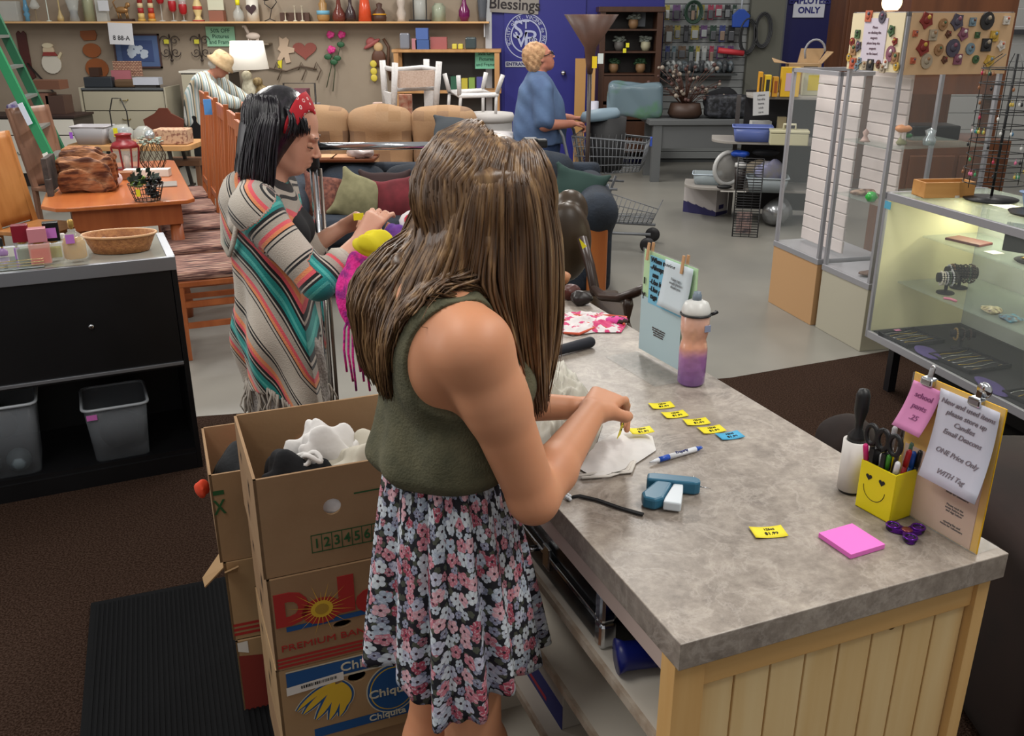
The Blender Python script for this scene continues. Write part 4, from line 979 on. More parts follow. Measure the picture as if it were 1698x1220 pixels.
bottle('tall yellow perfume bottle with gold neck and lilac sticker',127,430,.088,.115,gcl,mat('gold_cap','#b08f4d',.3,.6),.022,.03,lq('amber','#d8a21c'),kind='round',sticker=(.03,-.01,.085))
bottle('short clear perfume bottle behind the yellow one',108,419,.04,.05,gcl,mat('clear_cap','#dcd6d2',.1),.022,.02,kind='round')
# oval basket
wick=mat('honey_wicker','#b57c4b',.6,n2='#96603a',nsc=60,bump=.5,bsc=150)
bp=PZ(200,416,CTOP)
bk=thing('oval_basket','oval honey coloured wicker basket with trinkets on the cabinet','basket',(bp.x,bp.y+.01,CTOP),KA-R(12))
b=M();b.lathe([(.105,0),(.118,.03),(.135,.065),(.137,.067),(.130,.067),(.112,.03),(.100,.004)],seg=40,sy=.62);b.build('basket_body',wick,bk)
b=M();b.tube([(.137*math.cos(a),.137*.62*math.sin(a),.067)for a in[2*PI*i/36 for i in range(36)]],.0045,8,closed=True);b.build('rim',mat('pale_rim','#d3a579',.5),bk)
b=M();q_=KP(0,0);b.box(-.03,.03,-.012,.012,0,.012);b2=tag(b.build('white_case',mat('white_plastic','#dcdad6',.4),loc=(bp.x+.02,bp.y,CTOP+.032),rot=(0,R(-20),KA+R(30)),bev=.004),'small white case lying in the oval basket','trinket')
crumple('dark_trinket','dark purple trinket lying in the oval basket','trinket',(bp.x-.055,bp.y+.0,CTOP+.04),(.028,.02,.014),mat('aubergine','#1f1226',.4),seed=3,h=.003)
wm=mat('white_porcelain','#d8d6d4',.3);b=M()
b.tube([(-.035,0,0),(-.018,0,.022),(0,0,.036),(.018,0,.022),(.035,0,0)],.004,8);b.tube([(-.035,0,0),(.035,0,0)],.004,8);b.ball((0,0,.04),.006);b.tube([(-.02,0,.008),(0,0,.018),(.02,0,.008)],.004,6)
tag(b.build('white_ornament',wm,loc=(bp.x-.01,bp.y+.115,CTOP+.004),rz=KA),'white scalloped ornament standing behind the oval basket','ornament')
# ================================================ DINING TABLE AND CHAIRS
oak=wood('orange_oak','#a8592c','#bd6f3a',.3,1,.6,.3);oakv=wood('oak_upright','#8f4a26','#a95f34',.4,2,.7);oaks=wood('pale_oak_chair','#96602f','#aa7440',.4,2,.7)
stripe=mat('striped_seat','#5a4440',.9);k=NT(stripe);tc=k.n('ShaderNodeTexCoord');mp=k.n('ShaderNodeMapping');mp.inputs['Scale'].default_value=(5,60,60);k.l(tc.outputs['Object'],mp.inputs[0]);nz_=k.n('ShaderNodeTexNoise');nz_.inputs['Scale'].default_value=1.4;nz_.inputs['Detail'].default_value=3;k.l(mp.outputs[0],nz_.inputs[0])
k.l(k.ramp(nz_.outputs['Fac'],[(.36,'#2c2021'),(.47,'#6b4a44'),(.56,'#9a7466'),(.66,'#b79a86')]),k.b.inputs['Base Color'])
TA=R(23)
def rotp(o,a,x,y):return(o[0]+math.cos(a)*x-math.sin(a)*y,o[1]+math.sin(a)*x+math.cos(a)*y)
tnr=PZ(312,331,.75)
tbl=thing('dining_table','orange oak dining table with clipped corners and panelled apron','table',(tnr.x,tnr.y,0),TA)
b=M();b.prism([(-.72,.02),(-.66,-.0),(0,0),(.04,.05),(.04,1.75),(0,1.8),(-.72,1.8),(-.78,1.72),(-.80,.14)],.725,.75);b.build('table_top',oak,tbl,bev=.006)
b=M();b.box(-.64,-.04,.05,.07,.60,.725);b.box(-.64,-.62,.07,1.72,.6,.725);b.box(-.06,-.04,.07,1.72,.6,.725);b.build('apron',oakv,tbl)
for x,y in((-.6,.1),(-.08,.1),(-.6,1.66),(-.08,1.66)):
 b=M();b.lathe([(.03,0),(.04,.1),(.028,.2),(.045,.4),(.035,.6)],(x,y,0),14);b.build('leg',oakv,tbl)
def tall_chair():
 t=thing('dining_chair','x','chair',(0,0,0),0)
 b=M();b.box(-.20,.20,-.22,.22,.415,.445);b.build('seat_frame',oakv,t,bev=.004)
 blob('seat',[rbox((-.01,0,.468),(.205,.215,.03),.026)],stripe,t,h=.012)
 for s_ in(-1,1):
  b=M();b.box(-.19,-.155,s_*.2-.018,s_*.2+.018,0,.42);b.build('leg',oakv,t,bev=.003)
  b=M();b.bar((.21,s_*.2,0),(.20,s_*.2,.45),.036,.036,(1,0,0));b.bar((.20,s_*.2,.44),(.265,s_*.2,1.25-(.03 if s_>0 else 0)),.036,.03,(1,0,0));b.build('back_post',oakv,t,bev=.003)
  b=M();b.box(-.16,.2,s_*.2-.01,s_*.2+.01,.18,.21);b.box(-.16,.2,s_*.2-.01,s_*.2+.01,.30,.33);b.build('side_stretcher',oakv,t)
 b=M();b.box(-.175,-.155,-.19,.19,.15,.19);b.build('front_stretcher',oakv,t)
 b=M();b.bar((.255,-.2,1.19),(.255,.2,1.19),.022,.09);b.build('top_rail',oakv,t,bev=.003)
 b=M();b.bar((.21,-.2,.56),(.21,.2,.56),.02,.05);b.build('lower_rail',oakv,t,bev=.003)
 for y in(-.12,-.04,.04,.12):
  b=M();b.bar((.212,y,.58),(.252,y,1.17),.012,.035,(0,1,0));b.build('back_slat',oakv,t)
 return t
chs=[PZ(345,440,.47),PZ(318,395,.47),PZ(312,362,.47),PZ(309,336,.47),PZ(309,313,.47)]
lbs=['tall slat-backed dining chair with striped seat nearest the cabinet','second tall dining chair from the cabinet, striped seat tucked by the table','third tall dining chair from the cabinet, in the middle of the row','fourth tall dining chair from the cabinet in the row by the table','farthest tall dining chair of the row beside the table']
c0=Vector((chs[0].x,chs[0].y,0));dr=Vector((-math.sin(TA),math.cos(TA),0))
for i in range(5):
 p=c0+dr*(.60*i)+Vector((math.cos(TA),math.sin(TA),0))*(.0 if i==0 else .03)
 if i==0:tc0=tall_chair();o=tc0;o.location=p;o.rotation_euler=(0,0,TA)
 else:o=copy_tree(tc0,p,TA)
 o['label']=lbs[i];o['group']='tall dining chairs in a row'
b=M();b.box(-.006,.006,-.025,.025,-.05,.05);pp=c0+dr*1.2+Vector((.22,.12,0))
st_=PY(346,177,6.35);tag(b.build('blue_tag',mat('blue_tag','#4f8fd0',.6),loc=(st_.x,6.33,st_.z),rz=TA+PI/2),'small blue tag stuck on the back of a tall dining chair','tag')
# the two chairs at the table's left end
def slab_chair(label,loc,rz,m,H_=1.0):
 t=thing('wooden_chair',label,'chair',loc,rz)
 b=M();b.box(-.22,.22,-.2,.2,.42,.45);b.build('seat',m,t,bev=.006)
 b=M();b.grid(lambda u,v:(-.21-.10*v-.0,(u-.5)*(.30+.06*v)*1.05,.46+(H_-.46)*v),10,12);b.build('backrest',m,t,solid=.03)
 for s_ in(-1,1):
  b=M();b.bar((-.2,s_*.18,0),(-.2,s_*.18,.43),.035);b.build('leg',m,t);b=M();b.bar((.2,s_*.18,0),(.2,s_*.18,.43),.035);b.build('leg',m,t)
  b=M();b.bar((-.2,s_*.17,.43),(-.315,s_*.19,H_),.05,.03,(1,0,0));b.build('back_post',m,t,bev=.005)
 return t
p=PZ(70,375,.46);slab_chair('light oak chair with a slot in its back at the table left end',(p.x-.02,p.y+.05,0),R(-12),oaks,1.05)
p=PZ(98,315,.46);slab_chair('darker brown wooden chair behind the light oak chair',(p.x-.05,p.y+.30,0),R(-20),wood('walnut_chair','#6d4a38','#85604a',.45,2,.7),1.08)
# items on the dining table
TZ=.751
def TPt(px,py):p=PZ(px,py,TZ);return p
bark=mat('carved_wood','#4f2d20',.75,n2='#a3714d',nsc=6,stretch=(1,5,5),bump=.6,bsc=14,lo=.4,hi=.6)
p=TPt(165,322);A0=R(15)
def wf_(X,Y,Z):
 a=(X-p.x)*math.cos(A0)+(Y-p.y)*math.sin(A0);c_=-(X-p.x)*math.sin(A0)+(Y-p.y)*math.cos(A0)
 return .012*np.sin(c_*60+Z*35+2*np.sin(a*14))+.008*np.sin(c_*120+Z*60)+0*a
sc_=thing('carved_wood_block','rough carved driftwood block fountain on the dining table','sculpture',(p.x,p.y,TZ))
V,Fc=sdf([rbox((-.12,.16,.10),(.15,.12,.10),.02,rz=A0),rbox((-.17,.20,.16),(.10,.11,.08),.02,.03,rz=A0),custom(lambda X,Y,Z:.012*np.sin((Y)*70+Z*40+2*np.sin(X*14))+.008*np.sin(Y*120-X*50+Z*60),(0,)*3,(0,)*3,op=3)],.008)
npmesh('block',V,Fc,bark,sc_)
b=M();b.X=Matrix.Rotation(A0,4,'Z');b.box(-.30,-.27,.02,.28,.02,.22);b.box(-.29,-.26,-.01,.04,.0,.1);b.build('side_plank',mat('grey_plank','#3b3431',.8,n2='#514843',nsc=20),sc_)
# red lantern
p=TPt(213,285);redm=mat('dark_red_metal','#7d1f25',.4);ln=thing('lantern','dark red metal lantern with glass sides on the dining table','lantern',(p.x,p.y,TZ))
b=M();b.lathe([(.075,0),(.08,.02),(.078,.03)],seg=8);b.build('metal_foot',redm,ln);b=M();b.lathe([(.10,.17),(.085,.20),(.055,.215),(.052,.25),(.06,.255),(.06,.262),(0,.27)],seg=8);b.build('metal_roof',redm,ln)
for i in range(8):
 a=2*PI*i/8;b=M();b.bar((.076*math.cos(a),.076*math.sin(a),.03),(.098*math.cos(a),.098*math.sin(a),.175),.009);b.build('corner_bar',redm,ln)
b=M();b.lathe([(.072,.03),(.094,.172)],seg=8,smooth=False);b.build('glass_pane',mat('pane_glass','#dfe6e4',.05,alpha=.25),ln)
b=M();b.lathe([(.018,.03),(.018,.12),(0,.122)],seg=12);b.build('candle',mat('candle_wax','#e6e0d4',.5),ln)
# wire birdcage jar
p=TPt(247,283);wire=mat('bronze_wire','#4d4238',.4,.7);cg=thing('wire_cage','round brown wire cage with leafy collar beside the red lantern','cage',(p.x+.02,p.y+.05,TZ))
b=M()
for i in range(12):
 a=2*PI*i/12;b.tube([(r_*math.cos(a+tw),r_*math.sin(a+tw),z)for r_,z,tw in((.06,0,0),(.085,.05,.3),(.09,.10,.6),(.07,.16,.9),(.04,.2,1.1))],.0022,4)
 b.tube([(r_*math.cos(a-tw),r_*math.sin(a-tw),z)for r_,z,tw in((.06,0,0),(.085,.05,.3),(.09,.10,.6),(.07,.16,.9),(.04,.2,1.1))],.0022,4)
b.build('wire_mesh',wire,cg)
b=M();rnd=random.Random(4)
for i in range(40):a=rnd.uniform(0,6.28);r_=rnd.uniform(.04,.1);b.ball((r_*math.cos(a),r_*math.sin(a),.20+rnd.uniform(-.015,.03)),(.014,.010,.006),6,4)
b.build('leaf_collar',mat('grey_green_leaf','#6f7c6c',.5,n2='#9fb0a4',nsc=40),cg)
b=M();b.ball((0,0,.24),.035);b.build('silver_ball',mat('silver_ball','#b9c4c6',.2,.6),cg)
# white box, pillow, plant basket, brown case
leaf=mat('dark_leaf','#1d2b20',.5);grn=mat('grape_green','#8fb054',.4);wirek=mat('black_wire','#1a1a1a',.5)
p=TPt(255,290);b=M();b.box(-.15,.15,-.03,.05,0,.05);tag(b.build('white_box',mat('ivory_box','#dcdad0',.5),loc=(p.x-.02,p.y-.06,TZ),rz=R(6),bev=.003),'long ivory box lying across the dining table','box')
p=TPt(187,308);crumple('small_pillow','little pale printed pillow beside the carved block','pillow',(p.x+.02,p.y,TZ+.045),(.045,.05,.045),mat('pale_print_cloth','#b9a6ab',.8,n2='#d8cfd2',nsc=50),seed=2,h=.006,amp=.1)
p=TPt(245,332);pb=thing('wire_plant_basket','black wire basket of artificial grapes and ivy on the table corner','basket',(p.x,p.y,TZ))
b=M()
for z,r_ in((.003,.07),(.05,.085),(.10,.1)):b.tube([(r_*math.cos(2*PI*i/20),r_*math.sin(2*PI*i/20),z)for i in range(20)],.0025,5,closed=True)
for i in range(20):a=2*PI*i/20;b.tube([(.07*math.cos(a),.07*math.sin(a),.003),(.1*math.cos(a),.1*math.sin(a),.10)],.002,4)
b.build('wire_frame',wirek,pb)
b=M();rnd=random.Random(8)
for i in range(70):a=rnd.uniform(-1.4,1.5);r_=rnd.uniform(.0,.075);b.ball((r_*math.cos(a)+.01,r_*math.sin(a),.05+rnd.uniform(-.03,.075)),rnd.uniform(.010,.016),6,5)
b.build('dark_grapes',mat('black_grapes','#0f1211',.25),pb)
b=M()
for i in range(26):a=rnd.uniform(2.0,4.2);r_=rnd.uniform(.03,.08);b.ball((r_*math.cos(a),r_*math.sin(a),.10+rnd.uniform(-.02,.03)),.012,7,5)
b.build('green_grapes',grn,pb)
b=M()
for i in range(40):
 a=rnd.uniform(0,6.28);r_=rnd.uniform(.02,.1);c_=Vector((r_*math.cos(a),r_*math.sin(a),.09+rnd.uniform(0,.11)*(1-r_*6 if r_<.1 else 1)))
 n_=Vector((rnd.gauss(0,1),rnd.gauss(0,1),rnd.gauss(0,1))).normalized();u_=n_.orthogonal().normalized()*.022;v_=n_.cross(u_).normalized()*.015
 b.add([c_-u_,c_+v_,c_+u_,c_-v_],[(0,1,2,3)],False)
b.build('ivy_leaves',leaf,pb,solid=.0012)
b=M();b.box(-.012,.012,-.002,.0,-.02,.02);b.build('price_tag',mat('yellow_tag','#e8d820',.6),pb,loc=(-.01,-.098,.06))
p=TPt(197,300);b=M();b.box(-.06,.06,-.05,.05,0,.05);tag(b.build('brown_box',mat('brown_case','#8a5a3a',.5),loc=(p.x+.0,p.y+.08,TZ),rz=R(15),bev=.004),'small brown wooden box between the carved block and lantern','box')
p=TPt(292,305);b=M();b.box(-.12,.05,-.1,.1,0,.006);tag(b.build('grey_card',mat('grey_card','#7d746c',.6),loc=(p.x-.04,p.y-.02,TZ),rz=R(20)),'flat grey card lying at the table right corner','card')
# ================================================ LADDER
gfib=mat('green_fibreglass','#157a4a',.4);gfd=mat('dark_green_fibreglass','#0d5535',.45);alu=mat('dull_aluminium','#8f9491',.4,.7)
ld=thing('step_ladder','green fibreglass stepladder leaning at the left wall','ladder',(0,0,0))
def LQ(px,py,y):return PY(px,py,y)
fa,fb=LQ(-25,45,7.65),LQ(88,272,7.5);d_=(fb-fa).normalized();ff=fb+d_*(fb.z/-d_.z)
ga,gb=LQ(2,45,8.15),LQ(112,272,8.0);e_=(gb-ga).normalized();gf_=gb+e_*(gb.z/-e_.z)
fa=fa-d_*.35;ga=ga-e_*.35
ld.location=(ff.x,ff.y,0);LO=Vector(ld.location)
b=M();b.bar(fa-LO,ff-LO+Vector((0,0,.01)),.075,.03,(0,1,0));b.build('rail',gfib,ld,bev=.003)
b=M();b.bar(ga-LO,gf_-LO+Vector((0,0,.01)),.075,.03,(0,1,0));b.build('rail',gfd,ld,bev=.003)
for i in range(9):
 t_=.08+i*.115;u_=fa.lerp(ff,t_)-LO;v_=ga.lerp(gf_,t_)-LO;b=M();b.bar(u_,v_,.07,.022);b.build('step',alu,ld)
sup=(fb-LO)+Vector((0,-.02,0))
b=M();q0=fa.lerp(ff,.44)-LO;q1=fa.lerp(ff,.52)-LO;b.bar(q0+Vector((0,-.045,0)),q1+Vector((0,-.045,0)),.045,.004,(0,1,0));b.build('label',mat('pale_label','#c2c9d6',.5),ld)
b=M();q0=fb-d_*.10-LO;b.bar(q0+Vector((0,-.045,0)),q0+d_*.09+Vector((0,-.045,0)),.045,.004,(0,1,0));b.build('logo_label',mat('white_label','#d9d6cf',.6),ld)
text('lettering','AF',.04,mat('black_ink','#1a1a1c',.7),ld,q0+d_*.045+Vector((0,-.05,0)),(PI/2,0,0),bold=.003)
# ================================================ BACK LEFT: SHELF, DRESSERS, WALL ORNAMENTS
def pk(hexc,rough=.5,metal=0,**kw):return mat('paint_'+hexc.strip('#')+('m' if metal else '')+('g' if kw else ''),hexc,rough,metal,**kw)
def single(name,label,cat,b,m,loc=(0,0,0),rz=0,group=None,**kw):return tag(b.build(name,m,loc=loc,rz=rz,**kw),label,cat,group)
def wallpt(px,py,d=.03):return PY(px,py,YW-d)
SY=YW-.27
sl,sr=PY(-60,38,SY),PY(811,36,SY);sz=1.735
b=M();b.box(sl.x,sr.x,YW-.28,YW-.001,sz-.022,sz);sh=single('wall_shelf','long pale pine shelf high on the taupe wall','shelf',b,wood('shelf_pine','#c79a66','#dab27e',.5,0,.5),bev=.002)
b=M();b.box(-.006,.006,-.2,0,-.16,0);b.X=Matrix();
for i,px in enumerate((804,)):single('shelf_bracket','white bracket under the right end of the long shelf','bracket',b,pk('#c4c6c8'),(PY(px,60,YW).x,YW-.002,sz-.0225))
S=11.7/CF
def onshelf(px,hpx,prof,m,label,name,cat,sx=1,sy=1,part=None,seg=14,yo=0):
 p=PY(px,38,YW-.14+yo);s_=S
 if part is None:
  b=M();b.lathe([(r_*s_,z*s_)for r_,z in prof],seg=seg,sx=sx,sy=sy);return single(name,label,cat,b,m,(p.x,YW-.14+yo,sz+.001))
 t=thing(name,label,cat,(p.x,YW-.14+yo,sz+.001));b=M();b.lathe([(r_*s_,z*s_)for r_,z in prof],seg=seg,sx=sx,sy=sy);b.build('body',m,t)
 for nm,pr,mm in part:b=M();b.lathe([(r_*s_,z*s_)for r_,z in pr],seg=seg,sx=sx,sy=sy);b.build(nm,mm,t)
 return t
glz=mat('display_glass','#cfd3cf',.1,alpha=.42);glp=mat('grey_purple_glass','#6d5a63',.1,alpha=.8);red_=pk('#a31c24',.4)
# bowls, vases, candles along the shelf, left to right
b=M();
def shbox(px0,px1,h_,m,label,name,cat,d=.12,yo=0,z0=0,**kw):
 a_,c_=PY(px0,38,YW-.14+yo).x,PY(px1,38,YW-.14+yo).x;b=M();w_=(c_-a_)/2;b.box(-w_,w_,-d/2,d/2,0,h_*S);return single(name,label,cat,b,m,((a_+c_)/2,YW-.14+yo,sz+.001+z0),**kw)
shbox(4,36,30,glz,'wide clear ribbed glass block vase at the left end of the shelf','glass_vase','vase',bev=.01)
onshelf(47,38,[(4,0),(3,6),(5,10),(3,14),(5,18),(3,24),(2,36)],pk('#5a8fae',.2),'blue banded slim bottle on the shelf','blue_bottle','bottle')
onshelf(62,38,[(5,18),(8,22),(6,27),(2,34),(2,38)],glz,'small hanging glass pot at the shelf left','glass_pot','vase',yo=-.02,part=[('stand',[(6,0),(6,1),(1,1),(1,18)],pk('#8a7a60'))])
onshelf(82,36,[(4,0),(4,1),(.8,1.5),(.8,34),(2,38)],pk('#c5cfc6',.3),'slender pale candlestick on the shelf','candlestick','candlestick')
onshelf(102,30,[(5,0),(5,6),(3,10),(1,18),(1,34)],pk('#b5a070',.4),'small gold footed ornament on the shelf','ornament','ornament')
onshelf(125,34,[(7,0),(8,1),(6,12),(11,34)],glz,'clear flared vase holding dark pebbles on the shelf','flared_vase','vase',part=[('pebbles',[(5.5,1),(6,16),(0,18)],pk('#3c3a48'))])
onshelf(150,36,[(9,0),(9,30),(7,40)],mat('etched_glass','#a8ab8c',.2,alpha=.7),'square greenish etched vase with yellow sticker','etched_vase','vase',seg=4,part=[('sticker',[(4,36),(4,43)],pk('#e8dc1c'))])
shbox(164,181,34,glz,'clear glass cylinder with a white paper sign inside the shelf row','glass_cylinder','vase',d=.08)
a_=PY(172,10,YW-.2);b=M();b.box(-.065,.065,-.001,.001,0,.12);single('small_sign','small white card standing on the shelf by the wire animal','sign',b,pk('#c6c8cc'),(a_.x,YW-.21,sz+.12))
# gold wire animal figurine
p=PY(205,38,YW-.14);gw=mat('gold_brown','#9a7448',.4,.5);t=thing('gold_figurine','gold brown animal figurine on a dark wooden base, on the shelf','figurine',(p.x,YW-.14,sz+.001))
b=M();b.box(-.13,.13,-.05,.05,0,.03);b.build('base',pk('#3a2820'),t)
b=M();b.ball((0,0,.13),(.08,.03,.04));b.ball((.08,0,.19),(.03,.02,.03));b.tube([(.05,0,.15),(.08,0,.2)],.02)
for x in(-.06,-.03,.04,.06):b.tube([(x,0,.12),(x+.01,0,.03)],.009,5)
b.tube([(-.07,0,.14),(-.1,0,.22),(-.05,0,.27)],.008,5);b.build('body',gw,t)
for i,(px,c1,c2,lb)in enumerate(((236,'#9c2b2b','#c9b06e','red and cream banded tapered candle on the shelf'),(253,'#a8302a','#d0772e','red and orange banded candle beside the tapered one'))):
 onshelf(px,40,[(6,0),(6,3),(5,4)],pk('#b99448'),lb,'banded_candle','candle',part=[('band',[(5,4),(5,12)],pk(c2)),('band',[(4.5,12),(4.5,20)],pk(c1)),('band',[(4.2,20),(4.2,27)],pk('#cdbb92')),('band',[(4,27),(3.5,40)],pk(c1))])
for px,h_ in((270,24),(289,12),(306,8)):
 onshelf(px,34,[(5,0),(5,1),(.7,2),(.7,h_+0),(3,h_+2),(6,h_+14),(5.5,34)],glz,{270:'tall stemmed glass with a red cup, left of three on the shelf',289:'stemmed glass with a red cup, middle of three on the shelf',306:'short stemmed glass with a red cup, right of three on the shelf'}[px],'stemmed_candle_glass','glass',part=[('red_cup',[(2,h_+1),(5.5,h_+5),(6.5,h_+14),(5,h_+22)],red_)])
onshelf(330,38,[(9,0),(9,2),(6,3),(4,8),(7,16),(7,24),(4,32),(5,40)],pk('#d2bb83',.35),'cream and red painted ceramic lamp base on the shelf','ceramic_lamp_base','lamp base',part=[('foot',[(9.5,0),(9.5,2)],pk('#a33a3a')),('painted_flower',[(4.5,14),(7.4,18),(7.4,22),(4.5,26)],pk('#b5453a'))])
shbox(350,374,16,pk('#8d5a48'),'dark pink box under the small picture card on the shelf','pink_box','box')
shbox(348,374,20,pk('#c9c8b0'),'small picture card with green leaves on the shelf','picture_card','card',d=.02,z0=.13,yo=.0)
onshelf(397,30,[(7,0),(9,6),(8,14),(3,20),(3,30)],glz,'small clear bottle with a yellow tag on the shelf','clear_bottle','bottle',part=[('yellow_tag',[(3.4,24),(3.4,32)],pk('#e8dc1c'))])
t=onshelf(421,36,[(9.5,0),(9.5,33),(8.5,33),(8.5,30)],pk('#d8d2c6',.4),'white cylinder candle holder with a dark heart cut-out','heart_candle_holder','candle holder',part=[])
if t.type!='EMPTY':pass
b=M();hp=[(16*math.sin(t_)**3*.0042,(13*math.cos(t_)-5*math.cos(2*t_)-2*math.cos(3*t_)-math.cos(4*t_))*.0042)for t_ in[2*PI*i/28 for i in range(28)]]
b.add([(x,-9.8*S,z+.14)for x,z in hp],[tuple(range(28))],False);b.build('heart',pk('#3a2327'),t)
p=PY(448,36,YW-.14);b=M();b.tube([(-.07,0,0),(0,0,.03),(.07,0,0)],.006,5);b.tube([(0,0,.03),(.03,0,.14),(-.05,0,.2),(-.04,0,.28)],.006,5);b.tube([(.03,0,.14),(.1,0,.22),(.06,0,.3)],.006,5);b.ball((-.03,0,.26),(.05,.02,.025));single('iron_ornament','black wrought iron scroll ornament on the shelf','ornament',b,pk('#221f20',.4),(p.x,YW-.14,sz+.001))
for px,h_ in((474,13),(490,22),(502,22)):
 onshelf(px,28,[(3.5,0),(3.5,1),(.8,2),(.8,h_),(4 if h_<20 else 2.5,h_+1)],pk('#c8c2ae',.4),{474:'low cream stemmed stand on the shelf, left of three',490:'thin cream stem stand on the shelf, middle of three',502:'thin cream stem stand on the shelf, right of three'}[px],'stem_stand','candlestick')
shbox(466,514,13,pk('#4b3227'),'low dark wooden box behind the cream stem stands','wooden_box','box',d=.06,yo=.08)
onshelf(537,36,[(8,0),(10,4),(10,12),(6,18),(7,26),(4,30),(8,40)],mat('amber_figure','#a8814e',.3,alpha=.9),'tall amber glass figure with a blue tag on the shelf','amber_figure','ornament',part=[('blue_tag',[(10.4,10),(10.4,16)],pk('#6fa9c4'))])
onshelf(563,38,[(9,0),(11,4),(10,12),(4,22),(2.5,40)],mat('red_brown_glass','#6b352c',.15,alpha=.92),'red-brown glass bottle vase on the shelf','bottle_vase','vase')
onshelf(582,38,[(7,0),(9,6),(8,14),(3,24),(2.5,40)],mat('smoke_glass','#3f3233',.15,alpha=.92),'dark smoked glass bottle vase beside the red-brown one','bottle_vase','vase')
onshelf(606,40,[(11,0),(9,20),(6,40)],mat('orange_glass','#d2502e',.2),'bright orange-red tapered glass vase on the shelf','orange_vase','vase')
onshelf(630,26,[(10,0),(11,6),(8,16),(4,20),(5,26),(0,28)],pk('#4a3026'),'dark little scarecrow doll with a yellow sunflower on the shelf','doll','doll',part=[('sunflower',[(5,8),(12,10),(5,14)],pk('#d79a22'))])
onshelf(666,38,[(7,0),(6,4),(8,12),(5,20),(7,28),(5,38)],pk('#b9aca0',.4),'grey and brown ceramic figure on the shelf','ceramic_figure','figurine')
p=PY(697,38,YW-.14);t=thing('glass_lantern','black framed clear glass lantern on the shelf','lantern',(p.x,YW-.14,sz+.001));b=M();b.box(-.13,.13,-.09,.09,0,.02);b.build('base',pk('#151517'),t)
for x in(-.08,.08):b=M();b.box(x-.006,x+.006,-.006,.006,.02,.3);b.build('upright',pk('#151517'),t)
b=M();b.lathe([(.07,.02),(.075,.3)],seg=16);b.build('glass',glz,t)
onshelf(728,24,[(11,0),(11,22),(7,25),(7,27)],mat('pale_green_glass','#aeb7a0',.1,alpha=.7),'pale green square glass jar on the shelf','glass_jar','jar',seg=4)
onshelf(770,36,[(6,0),(9,8),(9,16),(4,26),(3,34),(4,40)],mat('purple_glass','#6a1550',.1,coat=.5),'glossy purple bottle vase near the shelf right end','purple_vase','vase')
onshelf(800,36,[(6,0),(6,8),(8,30),(8,40)],mat('slate_glass','#5b5f66',.15,alpha=.8),'grey glass beaker at the right end of the shelf','glass_beaker','vase')
# signs
def sign(px0,px1,py0,py1,col,lines,lc,label,size=.05,y=YW-.29,tilt=0,sx=1,name='paper_sign',cat='sign',bold=.0008,align='CENTER',dy=0):
 a_,c_=PY(px0,py1,y),PY(px1,py0,y);w_,h_=(c_.x-a_.x),(c_.z-a_.z)
 t=thing(name,label,cat,((a_.x+c_.x)/2,y,(a_.z+c_.z)/2),rot=(0,tilt,0));b=M();b.box(-w_/2,w_/2,-.001,.001,-h_/2,h_/2);b.build('sheet',pk(col,.7),t)
 n=len(lines)
 for i,ln in enumerate(lines):
  if ln:text('lettering',ln,size,pk(lc,.7),t,(0,-.0025,h_*(.5-(i+.75)/(n+.5))+dy),UPF,bold=bold,sx=sx)
 return t
sign(183,218,38,74,'#c9c9cc',['','8 88-A'],'#26262a','white paper sign hanging from the shelf edge above the blue picture',.075,tilt=R(2))
gs1=sign(344,388,44,77,'#8fc0a0',['50% OFF','Pictures','and Frames'],'#31584a','pale green 50% OFF sign behind the person in the sun hat',.065,y=YW-.02)
sign(788,825,82,114,'#7fc6a4',['50% OFF','Pictures','and Frames'],'#31584a','pale green 50% OFF sign at the right end of the shelf',.055,y=YW-.30)
# wall pieces
def plate(poly,c,m,label,name,cat,th=.02,parent=None,s=S,d=.0):
 b=M();b.X=Matrix.Rotation(PI/2,4,'X');b.prism([(x*s,y*s)for x,y in poly],0,th)
 if parent:return b.build(name,m,parent,loc=c,bev=.003)
 return single(name,label,cat,b,m,c,bev=.004)
def circ(r,n=16,cx=0,cy=0,sx=1,sy=1):return[(cx+r*sx*math.cos(2*PI*i/n),cy+r*sy*math.sin(2*PI*i/n))for i in range(n)]
p=wallpt(40,92);plate([(-8,34),(-4,38),(0,34),(4,38),(8,34),(8,-18),(12,-34),(5,-38),(-5,-38),(-8,-20)],(p.x,YW,p.z),pk('#4a1d17'),'tall dark-red carved plaque on the wall by the ladder','carved_plaque','plaque')
p=wallpt(83,97);t=thing('baker_ornament','cream snowman shaped baker ornament hanging on the wall','ornament',(p.x,YW-.001,p.z));plate(circ(16,18,0,-8),(0,0,0),pk('#cfc9bb'),'','body','',parent=t);plate(circ(9,16,-1,12),(0,0,0),pk('#c9b79a'),'','head','',th=.03,parent=t);plate([(-12,4),(12,4),(8,10),(-9,10)],(0,0,0),pk('#8a3530'),'','scarf','',th=.035,parent=t);plate(circ(8,12,-1,20,1.1,.5),(0,0,0),pk('#d2c6a8'),'','hat','',th=.034,parent=t);plate([(14,-2),(20,8),(17,10),(11,2)],(0,0,0),pk('#cfc2a0'),'','arm','',parent=t)
p=wallpt(152,88);t=thing('pumpkin_plaque','three-tier brown wooden pumpkin plaque on the wall','plaque',(p.x,YW-.001,p.z));wd=pk('#8a4c22',.5)
for nm,pl in(('top_tier',[(-14,34),(10,35),(12,28),(9,20),(-10,19),(-15,26)]),('middle_tier',circ(15,16,0,4,1,.75)),('bottom_tier',circ(19,18,4,-24,1,.85))):plate(pl,(0,0,0),wd,'',nm,'',parent=t)
